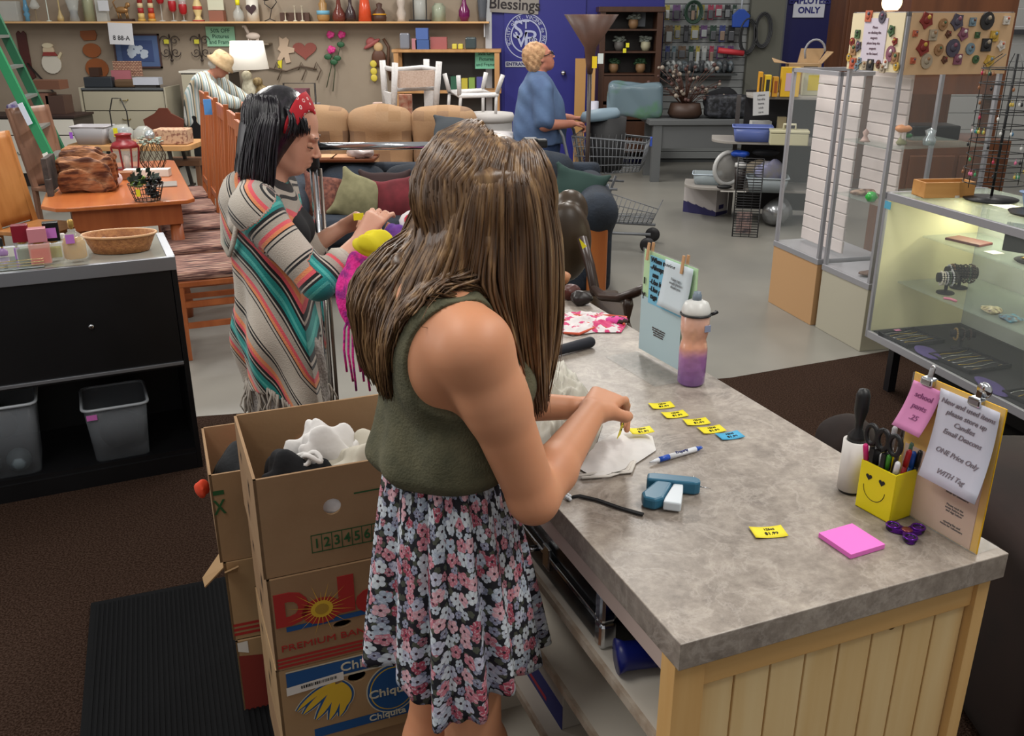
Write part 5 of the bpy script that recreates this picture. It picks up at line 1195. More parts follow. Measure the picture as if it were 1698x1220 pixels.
def frame_pic(px0,px1,py0,py1,y,label,mats_,fw=.02,name='framed_picture',tilt=0):
 a_,c_=PY(px0,py1,y),PY(px1,py0,y);w_,h_=(c_.x-a_.x)/2,(c_.z-a_.z)/2;t=thing(name,label,'picture',((a_.x+c_.x)/2,y,(a_.z+c_.z)/2),rot=(0,tilt,0))
 b=M();b.box(-w_,w_,0,.02,h_-fw,h_);b.box(-w_,w_,0,.02,-h_,-h_+fw);b.box(-w_,-w_+fw,0,.02,-h_,h_);b.box(w_-fw,w_,0,.02,-h_,h_);b.build('frame',mats_[0],t)
 b=M();b.box(-w_+fw,w_-fw,.01,.018,-h_+fw,h_-fw);b.build('mount',mats_[1],t)
 b=M();b.box(-w_*.68,w_*.68,.006,.012,-h_*.62,h_*.62);b.build('inner_mount',mats_[2],t);return t,w_,h_
t,w_,h_=frame_pic(193,262,56,113,YW-.03,'blue matted picture of a white floral cluster in a brown frame',(pk('#4a3430'),pk('#51668f'),pk('#3b4c78')))
b=M();rnd=random.Random(1)
for i in range(16):x,z=rnd.uniform(-.1,.12),rnd.uniform(-.08,.08);b.add([(x+.035*math.cos(a),.004-i*.0002,z*(1-abs(x)*3)+.03*math.sin(a))for a in[2*PI*j/8 for j in range(8)]],[tuple(range(8))],False)
b.build('white_motif',pk('#b8c2cf'),t)
def sconce(px,label):
 p=wallpt(px,78);b=M();s_=S
 for sd in(-1,1):
  for c_,r0,st in(((8,10),8,0),((8,-8),8,0)):
   b.tube([((sd*(c_[0]+(r0*(1-i/26))*math.cos(i*.36+st)))*s_,0,(c_[1]+(r0*(1-i/26))*math.sin(i*.36+st)*(1 if c_[1]>0 else-1))*s_)for i in range(24)],.006,5)
  b.tube([(0,0,20*s_),(sd*3*s_,0,5*s_),(0,0,-20*s_)],.006,5)
 b.ball((0,0,-20*s_),.02);t=thing('scroll_sconce',label,'sconce',(p.x,YW-.04,p.z));b.build('scrollwork',pk('#3a302b',.4),t)
 b=M();b.box(-.03,.03,-.01,0,.02,.07);b.build('yellow_tag',pk('#c9c23c'),t,loc=(-.04,0,.02));return t
sconce(283,'wrought iron scroll sconce on the wall, left of the pair');sconce(333,'wrought iron scroll sconce on the wall, right of the pair')
p=wallpt(472,84);t=thing('bear_plaque','cream bear shaped cut-out on the wall with a yellow tag','plaque',(p.x,YW-.001,p.z));plate([(-8,22),(-2,18),(4,21),(8,16),(5,6),(16,4),(15,-3),(6,-4),(8,-18),(0,-20),(-2,-10),(-8,-16),(-14,-14),(-7,-2),(-12,2),(-8,8)],(0,0,0),pk('#c3ab93'),'','body','',parent=t);plate([(-13,-16),(-6,-14),(-8,-28),(-14,-26)],(0,0,0),pk('#ded32c'),'','yellow_tag','',parent=t)
p=wallpt(505,83);plate([(a*1.15/.0042*.0042*1.0*1.0,c_)for a,c_ in[(16*math.sin(t_)**3*1.05,(13*math.cos(t_)-5*math.cos(2*t_)-2*math.cos(3*t_)-math.cos(4*t_))*.95)for t_ in[2*PI*i/28 for i in range(28)]]],(p.x,YW,p.z),pk('#8c4a40'),'dull red heart shaped plaque on the wall','heart_plaque','plaque')
def roses(px,py):
 p=wallpt(px,py);t=thing('artificial_roses','three bright pink artificial roses with green stems on the wall','flowers',(p.x,YW-.06,p.z));rm=mat('magenta_petal','#c21f6f',.5,n2='#e0509a',nsc=30)
 for x,z,r_ in((-6,20,8),(12,20,8),(-6,-3,8.5)):
  b=M();
  for i in range(9):a=i*2.4;q_=r_*.45*(i/9)**.5;b.ball(((x+q_*math.cos(a))*S,-.01*(9-i)/9,(z+q_*math.sin(a))*S),(r_*.5*S,.02,r_*.42*S),8,5)
  b.build('rose',rm,t)
 b=M();b.tube([(-8*S,0,-8*S),(-8*S,0,-30*S),(-18*S,0,-62*S)],.006,5);b.tube([(-6*S,0,-8*S),(-2*S,0,-35*S),(-8*S,0,-68*S)],.006,5);b.tube([(12*S,0,12*S),(5*S,0,-10*S),(-3*S,0,-30*S)],.006,5);b.build('stems',pk('#3d4a33'),t)
 for x,z in((-12,-14),(3,-16),(10,5),(-3,-22)):b=M();b.ball((x*S,-.01,z*S),(.05,.008,.035),8,5);b.build('leaf',pk('#2c5a3a'),t)
roses(556,79)
p=wallpt(628,92);t=thing('scarecrow_ornament','scarecrow wall ornament with pink hat and yellow flowers','ornament',(p.x,YW-.03,p.z));b=M();b.ball((0,0,.1),(.06,.03,.06));b.build('face',pk('#c9a77a'),t);b=M();b.X=Matrix.Rotation(R(-30),4,'Y');b.ball((0,0,.16),(.12,.03,.03));b.ball((0,0,.19),(.06,.03,.05));b.build('hat',pk('#a65a58'),t);b=M();b.ball((.0,0,-.03),(.09,.03,.11));b.build('body',pk('#5c3a2a'),t)
for z in(-.10,-.19,-.27):b=M();b.ball((-.07,-.02,z),(.045,.012,.045),10,6);b.build('flower',pk('#d3c04a'),t)
b=M();b.tube([(.07,0,.2),(.13,0,.1),(.11,0,-.15),(.14,0,-.3)],.02,5);b.build('vine',pk('#5a3d2c'),t)
p=wallpt(480,118);b=M();b.tube([(-75*S,0,0),(-40*S,0,6*S),(-5*S,0,0),(20*S,0,8*S),(45*S,0,3*S)],.01,5)
for x in(-25,15,40):b.tube([(x*S,0,2*S),((x+5)*S,0,14*S),((x+12)*S,0,2*S),((x+4)*S,0,-14*S)],.007,5)
single('iron_branch','thin rusty iron branch decoration on the wall','ornament',b,pk('#5b4a3c',.5),(p.x,YW-.03,p.z))
# left end chest, dresser, folding table
def drawers(name,label,x0,x1,y0,dpt,zt,rows,m,topm,base=.08,knob=None,flare=0,gap=.006,seam=None):
 t=thing(name,label,'dresser',((x0+x1)/2,y0,0));w_=(x1-x0)/2
 b=M();b.box(-w_+.01,w_-.01,.012,dpt,base,zt-.02);b.build('carcass',seam or pk('#3b342e'),t);b=M();b.box(-w_+.02,w_-.02,.03,dpt,0,base);b.build('plinth',pk('#1d1613'),t)
 b=M();b.box(-w_-.01,w_+.01,-.01,dpt,zt-.025,zt);b.build('top',topm,t,bev=.003)
 n=len(rows);z=base+.01;H_=(zt-.03-base-.01);tot=sum(rows)
 for r_ in rows:
  h_=H_*r_/tot;b=M();b.box(-w_+.014,w_-.014,-.004,.014,z,z+h_-gap*1.6);d_=b.build('drawer',m,t,bev=.003)
  if knob:b=M();b.tube([(-.05,-.006,z+h_*.55),(-.03,-.025,z+h_*.5),(.03,-.025,z+h_*.5),(.05,-.006,z+h_*.55)],.006,5);b.build('handle',knob,d_)
  z+=h_
 if flare:
  for s_ in(-1,1):b=M();b.prism([(s_*w_,-.03),(s_*(w_+.02),-.03),(s_*(w_+.02),dpt),(s_*w_,dpt)],base,zt+.01);b.build('side_panel',m,t,bev=.003)
 return t
chw=mat('ivory_lacquer','#cfcbc0',.4)
a_,c_=PY(-70,195,10.3),PY(122,195,10.3);drawers('white_dresser','low white dresser with a dark top behind the ladder',a_.x,c_.x,10.3,.5,PY(60,192,10.3).z,(2.4,1),chw,pk('#2c1c18'),knob=pk('#8a8578',.3,.8),base=.14)
dz0=PY(60,192,10.3).z
a_,c_=PY(134,145,11.5),PY(272,145,11.5);dz=PY(200,146,11.5).z;drawers('beige_dresser','beige four-drawer dresser against the taupe wall',a_.x,c_.x,11.5,.5,dz,(1,1,1,1.05),mat('beige_lacquer','#a9a28e',.45),mat('dark_glass_top','#55585a',.1),knob=pk('#8a7a4a',.3,.8),flare=1,base=.05)
cx_,ex_=PY(300,145,11.6),PY(382,145,11.6);drawers('cream_cabinet','cream cabinet behind the person in the sun hat',cx_.x,ex_.x,11.62,.45,PY(340,118,11.6).z,(1,1,1),mat('beige_lacquer','#a9a28e',.45),chw,base=.05)
ex2=PY(386,190,10.9);gx2=PY(470,190,10.9)
t_=PY(420,172,10.9).z;lt=thing('side_table','low brown table under the white shaded owl lamp','table',((ex2.x+gx2.x)/2,10.9,0));w_=(gx2.x-ex2.x)/2
b=M();b.box(-w_,w_,-.2,.25,t_-.03,t_);b.build('top',pk('#5a4334'),lt)
for x in(-w_+.03,w_-.03):
 for y in(-.17,.22):b=M();b.box(x-.02,x+.02,y-.02,y+.02,0,t_-.03);b.build('leg',pk('#5a4334'),lt)
 # owl lamp
p=PY(418,172,10.85);lm=thing('owl_lamp','table lamp with a white drum shade and ceramic owl base','lamp',(p.x,10.87,t_+.001));s_=10.3/CF
blob('owl',[ell((-.02,0,20*s_),(.085,.07,.16),.03),ell((-.03,-.02,45*s_),(.06,.055,.06),.02)],mat('owl_white','#b9b29a',.5,n2='#d8d3bd',nsc=30),lm,h=.012)
blob('owl',[ell((.12,0,14*s_),(.08,.06,.12),.03),ell((.09,-.02,36*s_),(.055,.05,.05),.02)],mat('owl_brown','#6b5533',.5,n2='#a99468',nsc=30),lm,h=.012)
b=M();b.lathe([(.01,40*s_),(.01,64*s_)],seg=8);b.build('stem',pk('#8a7a4a',.3,.8),lm)
b=M();b.lathe([(32*s_,56*s_),(26.5*s_,100*s_)],seg=32)
shm=mat('lit_shade','#e8e4dc',.8,emit='#fff2dc',es=.35);ob=b.build('lamp_shade',shm,lm,solid=.004);ob.data.polygons[-1].use_smooth=False
bm=bmesh.new();bm.from_mesh(ob.data);bmesh.ops.delete(bm,geom=[f for f in bm.faces if len(f.verts)>4],context='FACES_ONLY');bm.to_mesh(ob.data);bm.free()
p=PY(415,72,11.9);b=M();b.ball((0,0,.08),(.09,.03,.045));b.tube([(-.05,0,.1),(-.09,0,.2),(-.12,0,.19)],.022,6)
for x in(-.06,-.03,.04,.06):b.tube([(x,0,.06),(x,0,0)],.01,5)
hs=thing('horse_shelf','small wall shelf behind the lamp holding a horse figurine','shelf',(p.x,12.1,p.z));b2=M();b2.box(-.2,.2,-.1,.09,-.02,0);b2.build('board',pk('#7d6f5c'),hs)
single('horse_figurine','white horse figurine above the white lamp shade','figurine',b,pk('#c9b9ac'),(p.x,12.06,p.z+.002))
# things on the dressers
def bx3(px0,px1,py0,py1,y,d,m,label,name,cat='box',**kw):
 a_,c_=PY(px0,py1,y),PY(px1,py0,y);b=M();w_=(c_.x-a_.x)/2;b.box(-w_,w_,0,d,0,c_.z-a_.z);return single(name,label,cat,b,m,((a_.x+c_.x)/2,y,kw.pop('z',a_.z)),**kw)
bx3(140,184,128,145,11.6,.2,pk('#2a2f35'),'dark grey box with knobs on the beige dresser','grey_box',z=dz+.001,bev=.01)
bx3(149,163,114,128,11.62,.1,pk('#3a2418'),'small dark frame with a gold centre stacked on the grey box','framed_photo',z=dz+.131)
brick=mat('woven_brick','#b08a72',.7);k=NT(brick);tc=k.n('ShaderNodeTexCoord');br=k.n('ShaderNodeTexBrick');br.inputs['Scale'].default_value=14;br.inputs['Color1'].default_value=lin('#c09a80');br.inputs['Color2'].default_value=lin('#a87e68');br.inputs['Mortar'].default_value=lin('#4a221c');br.inputs['Mortar Size'].default_value=.04
mp=k.n('ShaderNodeMapping');mp.inputs['Rotation'].default_value=(PI/2,0,0);k.l(tc.outputs['Object'],mp.inputs[0]);k.l(mp.outputs[0],br.inputs[0]);k.l(br.outputs[0],k.b.inputs['Base Color'])
bx3(190,233,103,128,11.8,.03,brick,'cork patterned board leaning on the beige dresser','patterned_board','board',z=dz+.001+.12)
bx3(186,215,117,134,11.7,.03,pk('#a5626a'),'pink and white sign board on the beige dresser','pink_sign','sign',z=dz+.075)
bx3(190,222,132,145,11.6,.12,pk('#5c4630'),'brown figure group on the beige dresser','figure_group','figurine',z=dz+.001,bev=.02)
bx3(221,262,128,140,11.6,.14,pk('#b9bcc6'),'white box with dark pattern on the beige dresser','white_box',z=dz+.03)
bx3(224,258,138,145,11.62,.14,pk('#3d3834'),'dark tray under the white patterned box','dark_tray','tray',z=dz+.001)
for x0_,x1_,y0_,y1_,c_,lb,nm in((52,98,140,155,'#6b4634','brown wooden crate on the white dresser','wooden_crate'),(50,78,156,190,'#7a5546','pinkish brown wooden box on the white dresser','wooden_box'),(80,104,160,190,'#4a342b','dark picture frame stack on the white dresser','framed_photo')):
 bx3(x0_,x1_,y0_,y1_,10.5,.22,pk(c_),lb,nm,z=dz0+.001 if y1_==190 else dz0+.262)
crumple('purple_cloth','purple and white patterned cloth on the white dresser','cloth',(PY(28,182,10.45).x,10.45,dz0+.07),(.10,.07,.068),mat('purple_print','#4a3a72',.8,n2='#c9c6cf',nsc=14),h=.015,seed=7)
b=M();b.tube([(0,0,0),(.35,0,-.45),(.75,0,-.85)],.012,6);single('dark_rod','thin dark rod leaning by the left wall','rod',b,pk('#241d1b'),(PY(45,105,12.17).x,12.17,PY(40,105,12.17).z))
# folding table with a rounded wooden top
ft0,ft1=PY(112,246,8.9),PY(318,246,8.9);tz=PY(200,240,8.9).z
ft=thing('folding_table','folding table with rounded pine top and black legs','table',((ft0.x+ft1.x)/2,9.1,0));w_=(ft1.x-ft0.x)/2
pts=[]
for cx,cy,a0 in((1,1,0),(-1,1,PI/2),(-1,-1,PI),(1,-1,3*PI/2)):
 for i in range(6):a=a0+i/5*PI/2;pts.append((cx*(w_-.1)+.1*math.cos(a),cy*(.28-.1)+.1*math.sin(a)))
b=M();b.prism(pts,tz-.05,tz);b.build('top',wood('folding_pine','#b3814f','#c79763',.4,0,.6),ft,bev=.006)
for x in(-w_+.15,w_-.15):
 for s_ in(-1,1):b=M();b.bar((x,s_*.2,0),(x+(.08 if x<0 else-.08),s_*.18,tz-.05),.03);b.build('leg',pk('#2c2724',.4),ft)
 b=M();b.bar((x,-.2,.2),(x,.2,.2),.022);b.build('brace',pk('#2c2724',.4),ft)
tz+=.001
def onft(px,y=8.95):return PY(px,240,y).x
tub((onft(154),9.0,tz),0,.34,.24,.17,'grey slatted plastic basket on the folding table',pk('#a6a3a6',.5),pk('#b6b3b6',.4),.78,'basket','plastic_basket')
single('lilac_tag','lilac price tag on the grey plastic basket','tag',M().box(-.012,.018,-.003,0,-.03,.03),pk('#a45fd0'),(onft(127),8.866,tz+.09))
bx3(183,205,213,235,9.05,.15,pk('#2d4a70'),'dark blue box beside the grey basket on the folding table','blue_box',z=tz)
p=onft(202);t=thing('glass_terrarium','clear glass jar with wire handle and yellow tag on the folding table','jar',(p,8.98,tz));b=M();b.lathe([(.09,0),(.12,.06),(.11,.13),(.06,.18)],seg=16);b.build('jar',glz,t);b=M();b.tube([(-.08,0,.15),(-.08,0,.3),(-.04,0,.42),(.04,0,.42),(.08,0,.3),(.08,0,.15)],.006,6);b.build('handle',wirek,t);b=M();b.lathe([(.07,.01),(.08,.06),(0,.08)],seg=12);b.build('contents',pk('#a0783a'),t);b=M();b.box(-.02,.02,-.13,-.128,.08,.16);b.build('yellow_tag',pk('#e8dc1c'),t)
bx3(255,307,210,235,8.9,.2,mat('floral_box','#c9a486',.7,n2='#8a5a4a',nsc=28,lo=.5,hi=.62),'pink floral box with scalloped white rim on the folding table','floral_box',z=tz,bev=.01)
p=onft(272,9.15);t=thing('magazine_basket','reddish-brown wooden magazine holder with cut-out handle on the folding table','basket',(p,9.22,tz));b=M();b.X=Matrix.Rotation(PI/2,4,'X');b.prism([(-.16,0),(.16,0),(.2,.2),(.08,.26),(.05,.31),(-.03,.31),(-.08,.26),(-.2,.2)],-.02,0);b.build('end_panel',pk('#5e2c1c',.4),t);b=M();b.box(-.16,.16,-.15,.0,0,.02);b.build('bottom',pk('#5e2c1c',.4),t)
b=M();b.lathe([(.06,0),(.1,.05),(.09,.12),(.04,.16)],seg=14);single('glass_pitcher','clear glass pitcher behind the red lantern on the folding table','pitcher',b,glz,(onft(236),9.02,tz))
st=thing('wooden_stool','small brown stool under the folding table','stool',(onft(300,9.2),9.3,0));b=M();b.box(-.18,.18,-.15,.15,.40,.45);b.build('seat',pk('#6d4a32'),st)
for x in(-.15,.15):
 for y in(-.12,.12):b=M();b.box(x-.02,x+.02,y-.02,y+.02,0,.4);b.build('leg',pk('#6d4a32'),st)
 # ================================================ THE PERSON IN THE SUN HAT
hatm=mat('straw_hat','#cfb38c',.85,n2='#bfa27a',nsc=30);shirt=mat('striped_shirt','#9db0b4',.9)
k=NT(shirt);tc=k.n('ShaderNodeTexCoord');sp=k.n('ShaderNodeSeparateXYZ');k.l(tc.outputs['Object'],sp.inputs[0]);sm_=k.math('ADD',sp.outputs[0],k.math('MULTIPLY',sp.outputs[1],.6))
k.l(k.ramp(k.math('FRACT',k.math('MULTIPLY',sm_,13)),[(0,'#c4c8c6'),(.25,'#87a09f'),(.38,'#d0cfc8'),(.55,'#4c5350'),(.66,'#bcae94'),(.85,'#93a8ac')],True),k.b.inputs['Base Color'])
Hh,HF,HR=frame((PY(335,200,10.0).x,10.0,0),R(-5));HRt=Matrix.Rotation(R(-5),3,'Z')
hc2=Hh(.27,0,1.31);hfw=(HF*.8-Vector((0,0,.6))).normalized();P3,Q3=face(hc2,hfw,(0,0,1),1.0)
hl=[Hh(.28,.2,1.16),Hh(.36,.22,.98),Hh(.56,.14,.92)];hl2=[Hh(.2,-.18,1.16),Hh(.34,-.2,1.0),Hh(.52,-.12,.92)]
tor=[cap(Hh(0,.0,.78),.15,Hh(.04,0,1.0),.155,.05),ell(Hh(.08,0,1.1),(.13,.19,.14),.05,HRt),cap(Hh(.12,-.14,1.17),.065,Hh(.12,.14,1.17),.065,.04)]
lg=[]
for s_ in(-1,1):lg+=[cap(Hh(0,.08*s_,.8),.09,Hh(.0,.09*s_,.42),.065,.03),cap(Hh(0,.09*s_,.42),.065,Hh(-.02,.09*s_,.06),.05,.02),cap(Hh(-.02,.09*s_,.05),.045,Hh(.12,.09*s_,.035),.033,.02)]
old=blob('person',P3+tor+lg+[cap(Hh(.12,0,1.18),.055,Hh(.22,0,1.26),.05,.03),cap(Hh(.12,.17,1.16),.05,hl[1],.04,.02),cap(hl[1],.038,hl[2],.027,.02),cap(Hh(.12,-.17,1.16),.05,hl2[1],.04,.02),cap(hl2[1],.038,hl2[2],.027,.02)]+hand(hl[2],HF+Vector((0,0,-.2)),(0,0,1),.95,1)+hand(hl2[2],HF+Vector((0,0,-.2)),(0,0,1),.95,-1),skin3,h=.011,center=True)
tag(old,'person in a straw sun hat and striped shirt bending over by the wall','person')
so=blob('striped_shirt',tor+[cap(Hh(0,0,.76),.16,Hh(.02,0,.95),.16,.05),cap(Hh(.12,.17,1.16),.07,hl[1],.06,.03),cap(hl[1],.06,hl[1].lerp(hl[2],.5),.05,.02),cap(Hh(.12,-.17,1.16),.07,hl2[1],.06,.03),cap(hl2[1],.06,hl2[1].lerp(hl2[2],.5),.05,.02),custom(lambda X,Y,Z:(.70-Z)+X*0+Y*0,(0,)*3,(0,)*3)],shirt,old,h=.011,grow=.012);shift(so)
shift(blob('trousers',[p for i,p in enumerate(lg)if i%3!=2]+[cap(Hh(0,0,.72),.14,Hh(0,0,.85),.14,.03)],pk('#101114',.9),old,h=.012,grow=.012))
b=M();b.X=Matrix.Translation(Q3(-.01,0,.04))@Matrix((hfw,((Vector((0,0,1))-hfw*hfw.z).normalized()).cross(hfw),(Vector((0,0,1))-hfw*hfw.z).normalized())).transposed().to_4x4();b.lathe([(.15,-.03),(.112,.0),(.105,.06),(.085,.09),(0,.098)],seg=24,sy=.9);shift(b.build('sun_hat',hatm,old,solid=.006))
shift(blob('hair',[ell(Q3(-.05,0,-.02),(.075,.085,.06),.02)],pk('#b9b4ac',.8),old,h=.012))
# ================================================ SOFAS AND MIDDLE OF THE SHOP
denim=mat('blue_chenille','#161b23',.9,n2='#222b37',nsc=5,bump=.3,bsc=70)
tan=mat('tan_patchwork','#a88263',.85,bump=.2,bsc=60)
k=NT(tan);tc=k.n('ShaderNodeTexCoord');nz_=k.n('ShaderNodeTexNoise');nz_.inputs['Scale'].default_value=7;nz_.inputs['Detail'].default_value=6;k.l(tc.outputs['Object'],nz_.inputs[0])
dv=k.n('ShaderNodeVectorMath',operation='MULTIPLY_ADD');k.l(nz_.outputs['Color'],dv.inputs[0]);dv.inputs[1].default_value=(.03,.03,.03);k.l(tc.outputs['Object'],dv.inputs[2])
sn=k.n('ShaderNodeVectorMath',operation='SNAP');k.l(dv.outputs[0],sn.inputs[0]);sn.inputs[1].default_value=(.105,5,.085);wn=k.n('ShaderNodeTexWhiteNoise');k.l(sn.outputs[0],wn.inputs[0])
pc_=k.ramp(wn.outputs['Value'],[(0,'#a48361'),(.5,'#94734f'),(.7,'#7d6049'),(.85,'#a18363'),(.93,'#6a5345')],True);k.l(k.mix(k.math('MULTIPLY',nz_.outputs['Fac'],1.1),pc_,'#98785a'),k.b.inputs['Base Color'])
def sofa(name,label,x0,x1,yf,yb,zb,m,ncush=3,back_r=.09,arms=(1,1),armh=.62,wood_front=False,h=.016,bulge=.1):
 t=thing(name,label,'sofa',((x0+x1)/2,yf,0));X0,X1=x0-t.location.x,x1-t.location.x;D_=yb-yf
 blob('base',[rbox((0,D_*.5,.22),((X1-X0)/2-.02,D_*.47,.17),.04)],m,t,h=.02)
 ai0=X0+(.24 if arms[0]else .02);ai1=X1-(.24 if arms[1]else .02);w_=(ai1-ai0)/ncush
 for i in range(ncush):blob('seat_cushion',[rbox((ai0+w_*(i+.5),D_*.36,.45),(w_/2-.006,D_*.37,.09),.06)],m,t,h=h)
 for i in range(ncush):
  c_=ai0+w_*(i+.5);zq=zb-(.085 if ncush==4 and i<2 else 0);blob('back_cushion',[rbox((c_,D_*.80,.66),(w_/2-.004,.12,zq-.70),.09,.06),ell((c_,D_*.76,zq-.17),(w_/2*1.0,.15,.16),.06),custom(lambda X,Y,Z:.007*np.sin(X*9+Z*14+i*2)*np.sin(Z*19-X*5),(0,)*3,(0,)*3,op=3)],m,t,h=h)
 blob('back_frame',[rbox((0,D_-.08,zb/2-.03),((X1-X0)/2-.03,.06,zb/2-.08),.04)],m,t,h=.02)
 for on,xa,s_ in((arms[0],X0+.12,-1),(arms[1],X1-.12,1)):
  if on:
   blob('arm',[rbox((xa,D_*.47,.33),(.10,D_*.46,.22),.05),cap((xa,.05,armh-.08),.135,(xa,D_*.8,armh-.05),.13,.05)],m,t,h=h)
   if wood_front:b=M();b.box(xa-.065,xa+.065,-.03,.015,.02,armh-.1);b.build('arm_panel',wood('arm_wood','#8a4a20','#a35f2c',.35,2,.6),t,bev=.02)
 return t
bx0,bx1=PY(470,330,6.4).x,PZ(1018,500,0).x+.0
zb_=PY(700,250,6.55).z
sofa('blue_sofa','dark blue chenille sofa with oak-fronted arm facing the counter',bx0,bx1,5.85,6.85,zb_,denim,4,armh=.66,wood_front=True,h=.018)
tx0,tx1=PY(462,220,8.2).x,PY(792,220,8.2).x
sofa('tan_sofa','tan patchwork sofa with rounded back cushions behind the blue sofa',tx0,tx1,7.75,8.55,PY(640,178,8.2).z+.02,tan,3,arms=(0,0))
def pillow(label,px,py,y,w_,m,tilt=R(-20),spin=0,h=.012,rz=0,name='throw_pillow'):
 p=PY(px,py,y);hw=w_/2
 o=blob(name,[rbox((0,0,0),(hw*.9,w_*.12,hw*.9),w_*.09,.02),ell((0,0,0),(hw*.8,w_*.24,hw*.8),.05)]+[cap((0,0,0),.03,(sx_*hw,0,sz_*hw),.015,.05)for sx_ in(-1,1)for sz_ in(-1,1)],m,None,h=h)
 o.location=p;o.rotation_euler=(tilt,spin,rz);return tag(o,label,'pillow','throw pillows on the blue sofa')
pillow('brown paisley pillow on the blue sofa, leftmost of the pillows',548,340,6.15,.40,mat('paisley','#4c2a24',.9,n2='#7a4a3c',nsc=40),spin=R(8))
pillow('green-beige pillow tipped onto its corner on the blue sofa',595,330,6.1,.32,mat('sage_velvet','#6f6c4f',.9,n2='#7f7b5c',nsc=20),spin=R(22))
pillow('dark brown pillow between the green and the red pillows',638,325,6.2,.34,mat('dark_brown_velvet','#2d1b1b',.9))
pillow('dark red velvet pillow right of the green one on the blue sofa',661,334,6.1,.32,mat('wine_velvet','#56141c',.85,n2='#6a1c26',nsc=12),spin=R(-10))
pillow('small beige pillow at the right of the red pillow',700,345,6.08,.26,mat('beige_velvet','#8f7d60',.9),spin=R(4))
o=pillow('dark grey pillow leaning on the tan sofa',752,222,7.95,.36,mat('slate_cloth','#33383d',.9),tilt=R(-50),spin=R(6));del o['group']
o=pillow('dark green pillow on the blue sofa beside the oak-fronted arm',958,325,6.15,.36,mat('forest_cloth','#1b322d',.9),spin=R(14))
# coffee table with frames between the sofas
zt_=zb_-.06;cf=thing('wooden_tray','reddish brown wooden tray lying along the top of the blue sofa back','tray',(PY(560,262,6.68).x,6.68,zt_-.02))
b=M();b.box(-.30,.28,-.13,.13,0,.012);b.build('tray_base',pk('#6b3a20',.35),cf)
b=M();b.tube([(-.30,-.13,.015),(.28,-.13,.015),(.28,.13,.015),(-.30,.13,.015)],.010,6,closed=True);b.build('tray_rim',pk('#6b3a20',.35),cf)
for px,wd,c_,lb in((540,.10,'#c79a70','brown picture frame lying flat on the wooden tray, left of two'),(572,.11,'#b98a66','tan picture frame lying flat on the wooden tray, right of two')):
 t=thing('flat_frame',lb,'frame',(PY(px,262,6.68).x,6.67,zt_-.004));b=M();b.box(-wd*.8,wd*.8,-.1,.1,0,.012);b.build('frame',pk('#7a4a2c',.4),t,bev=.003);b=M();b.box(-wd*.6,wd*.6,-.08,.08,.010,.014);b.build('picture',pk(c_),t)
crumple('plastic_bag','crumpled clear plastic bag on the wooden tray','bag',(PY(598,255,6.68).x,6.68,zt_+.035),(.09,.09,.038),mat('crumpled_plastic','#b9aaa6',.2,alpha=.85),h=.01,seed=4,amp=.6)
# ---- white wicker furniture
ww=mat('white_wicker','#c7c4c2',.6,bump=.4,bsc=60);wseat=mat('woven_panel','#b89f8f',.8,n2='#c8b3a4',nsc=80)
ck0,ck1,ckz=PY(606,190,8.7).x,PY(742,190,8.7).x,PY(690,190,8.75).z-.03
t=thing('console_table','narrow dark console table behind the tan sofa under the wicker chair','table',((ck0+ck1)/2,8.82,0));w_=(ck1-ck0)/2;b=M();b.box(-w_,w_,-.2,.2,ckz-.03,ckz);b.build('top',pk('#4a3a2e'),t)
for x in(-w_+.03,w_-.03):b=M();b.box(x-.02,x+.02,-.17,.17,0,ckz-.03);b.build('leg_frame',pk('#4a3a2e'),t)
t=thing('white_wicker_chair','white wicker chair turned upside down behind the tan sofa','chair',(0,0,0));y_=8.75
def T(px,py,y=y_):return PY(px,py,y)
b=M()
for px0,py0,px1,py1,dy in((634,100,640,182,0),(655,104,653,190,-.15),(728,102,722,185,-.15),(707,98,708,170,.2)):t_=M();t_.tube([T(px0,py0,y_+dy),T(px1,py1,y_+dy)],.028,8);t_.build('leg',ww,t)
b.tube([T(636,112),T(655,116),T(700,112,y_+.1),T(726,116,y_-.15)],.022,8);b.tube([T(655,148),T(724,145)],.022,8);b.build('frame',ww,t)
b=M();q=[T(660,118,y_-.12),T(722,116,y_-.12),T(722,143,y_-.12),T(660,146,y_-.12)];b.add(q,[(0,1,2,3)],False);b.build('seat_panel',wseat,t,solid=.02)
b=M();q=[T(635,150),T(651,155,y_-.15),T(653,187,y_-.15),T(641,182)];b.add(q,[(0,1,2,3)],False);b.build('side_panel',ww,t,solid=.02)
b=M();q=[T(705,150),T(722,150,y_-.12),T(722,195,y_-.12),T(705,190)];b.add(q,[(0,1,2,3)],False);b.build('side_panel',ww,t,solid=.02)
t=thing('white_stool','white stool with its legs in the air stacked on the padded stool','stool',(0,0,0));y_=8.75
for px0,py0,px1,py1,dy in((737,122,745,152,-.1),(760,125,762,158,-.2),(806,120,800,150,.1),(834,124,824,154,-.1)):t_=M();t_.tube([T(px0,py0,y_+dy),T(px1,py1,y_+dy)],.020,8);t_.build('leg',ww,t)
b=M();b.tube([T(745,153,y_-.1),T(762,159,y_-.2),T(824,157,y_-.1),T(800,150,y_+.1)],.022,8,closed=True);b.build('seat_ring',ww,t)
for px0,px1,dy in((745,743,-.1),(764,762,-.2),(801,801,.1),(823,822,-.1)):t_=M();t_.tube([T(px0,157,y_+dy),T(px1,188,y_+dy)],.014,8);t_.build('lower_leg',ww,t)
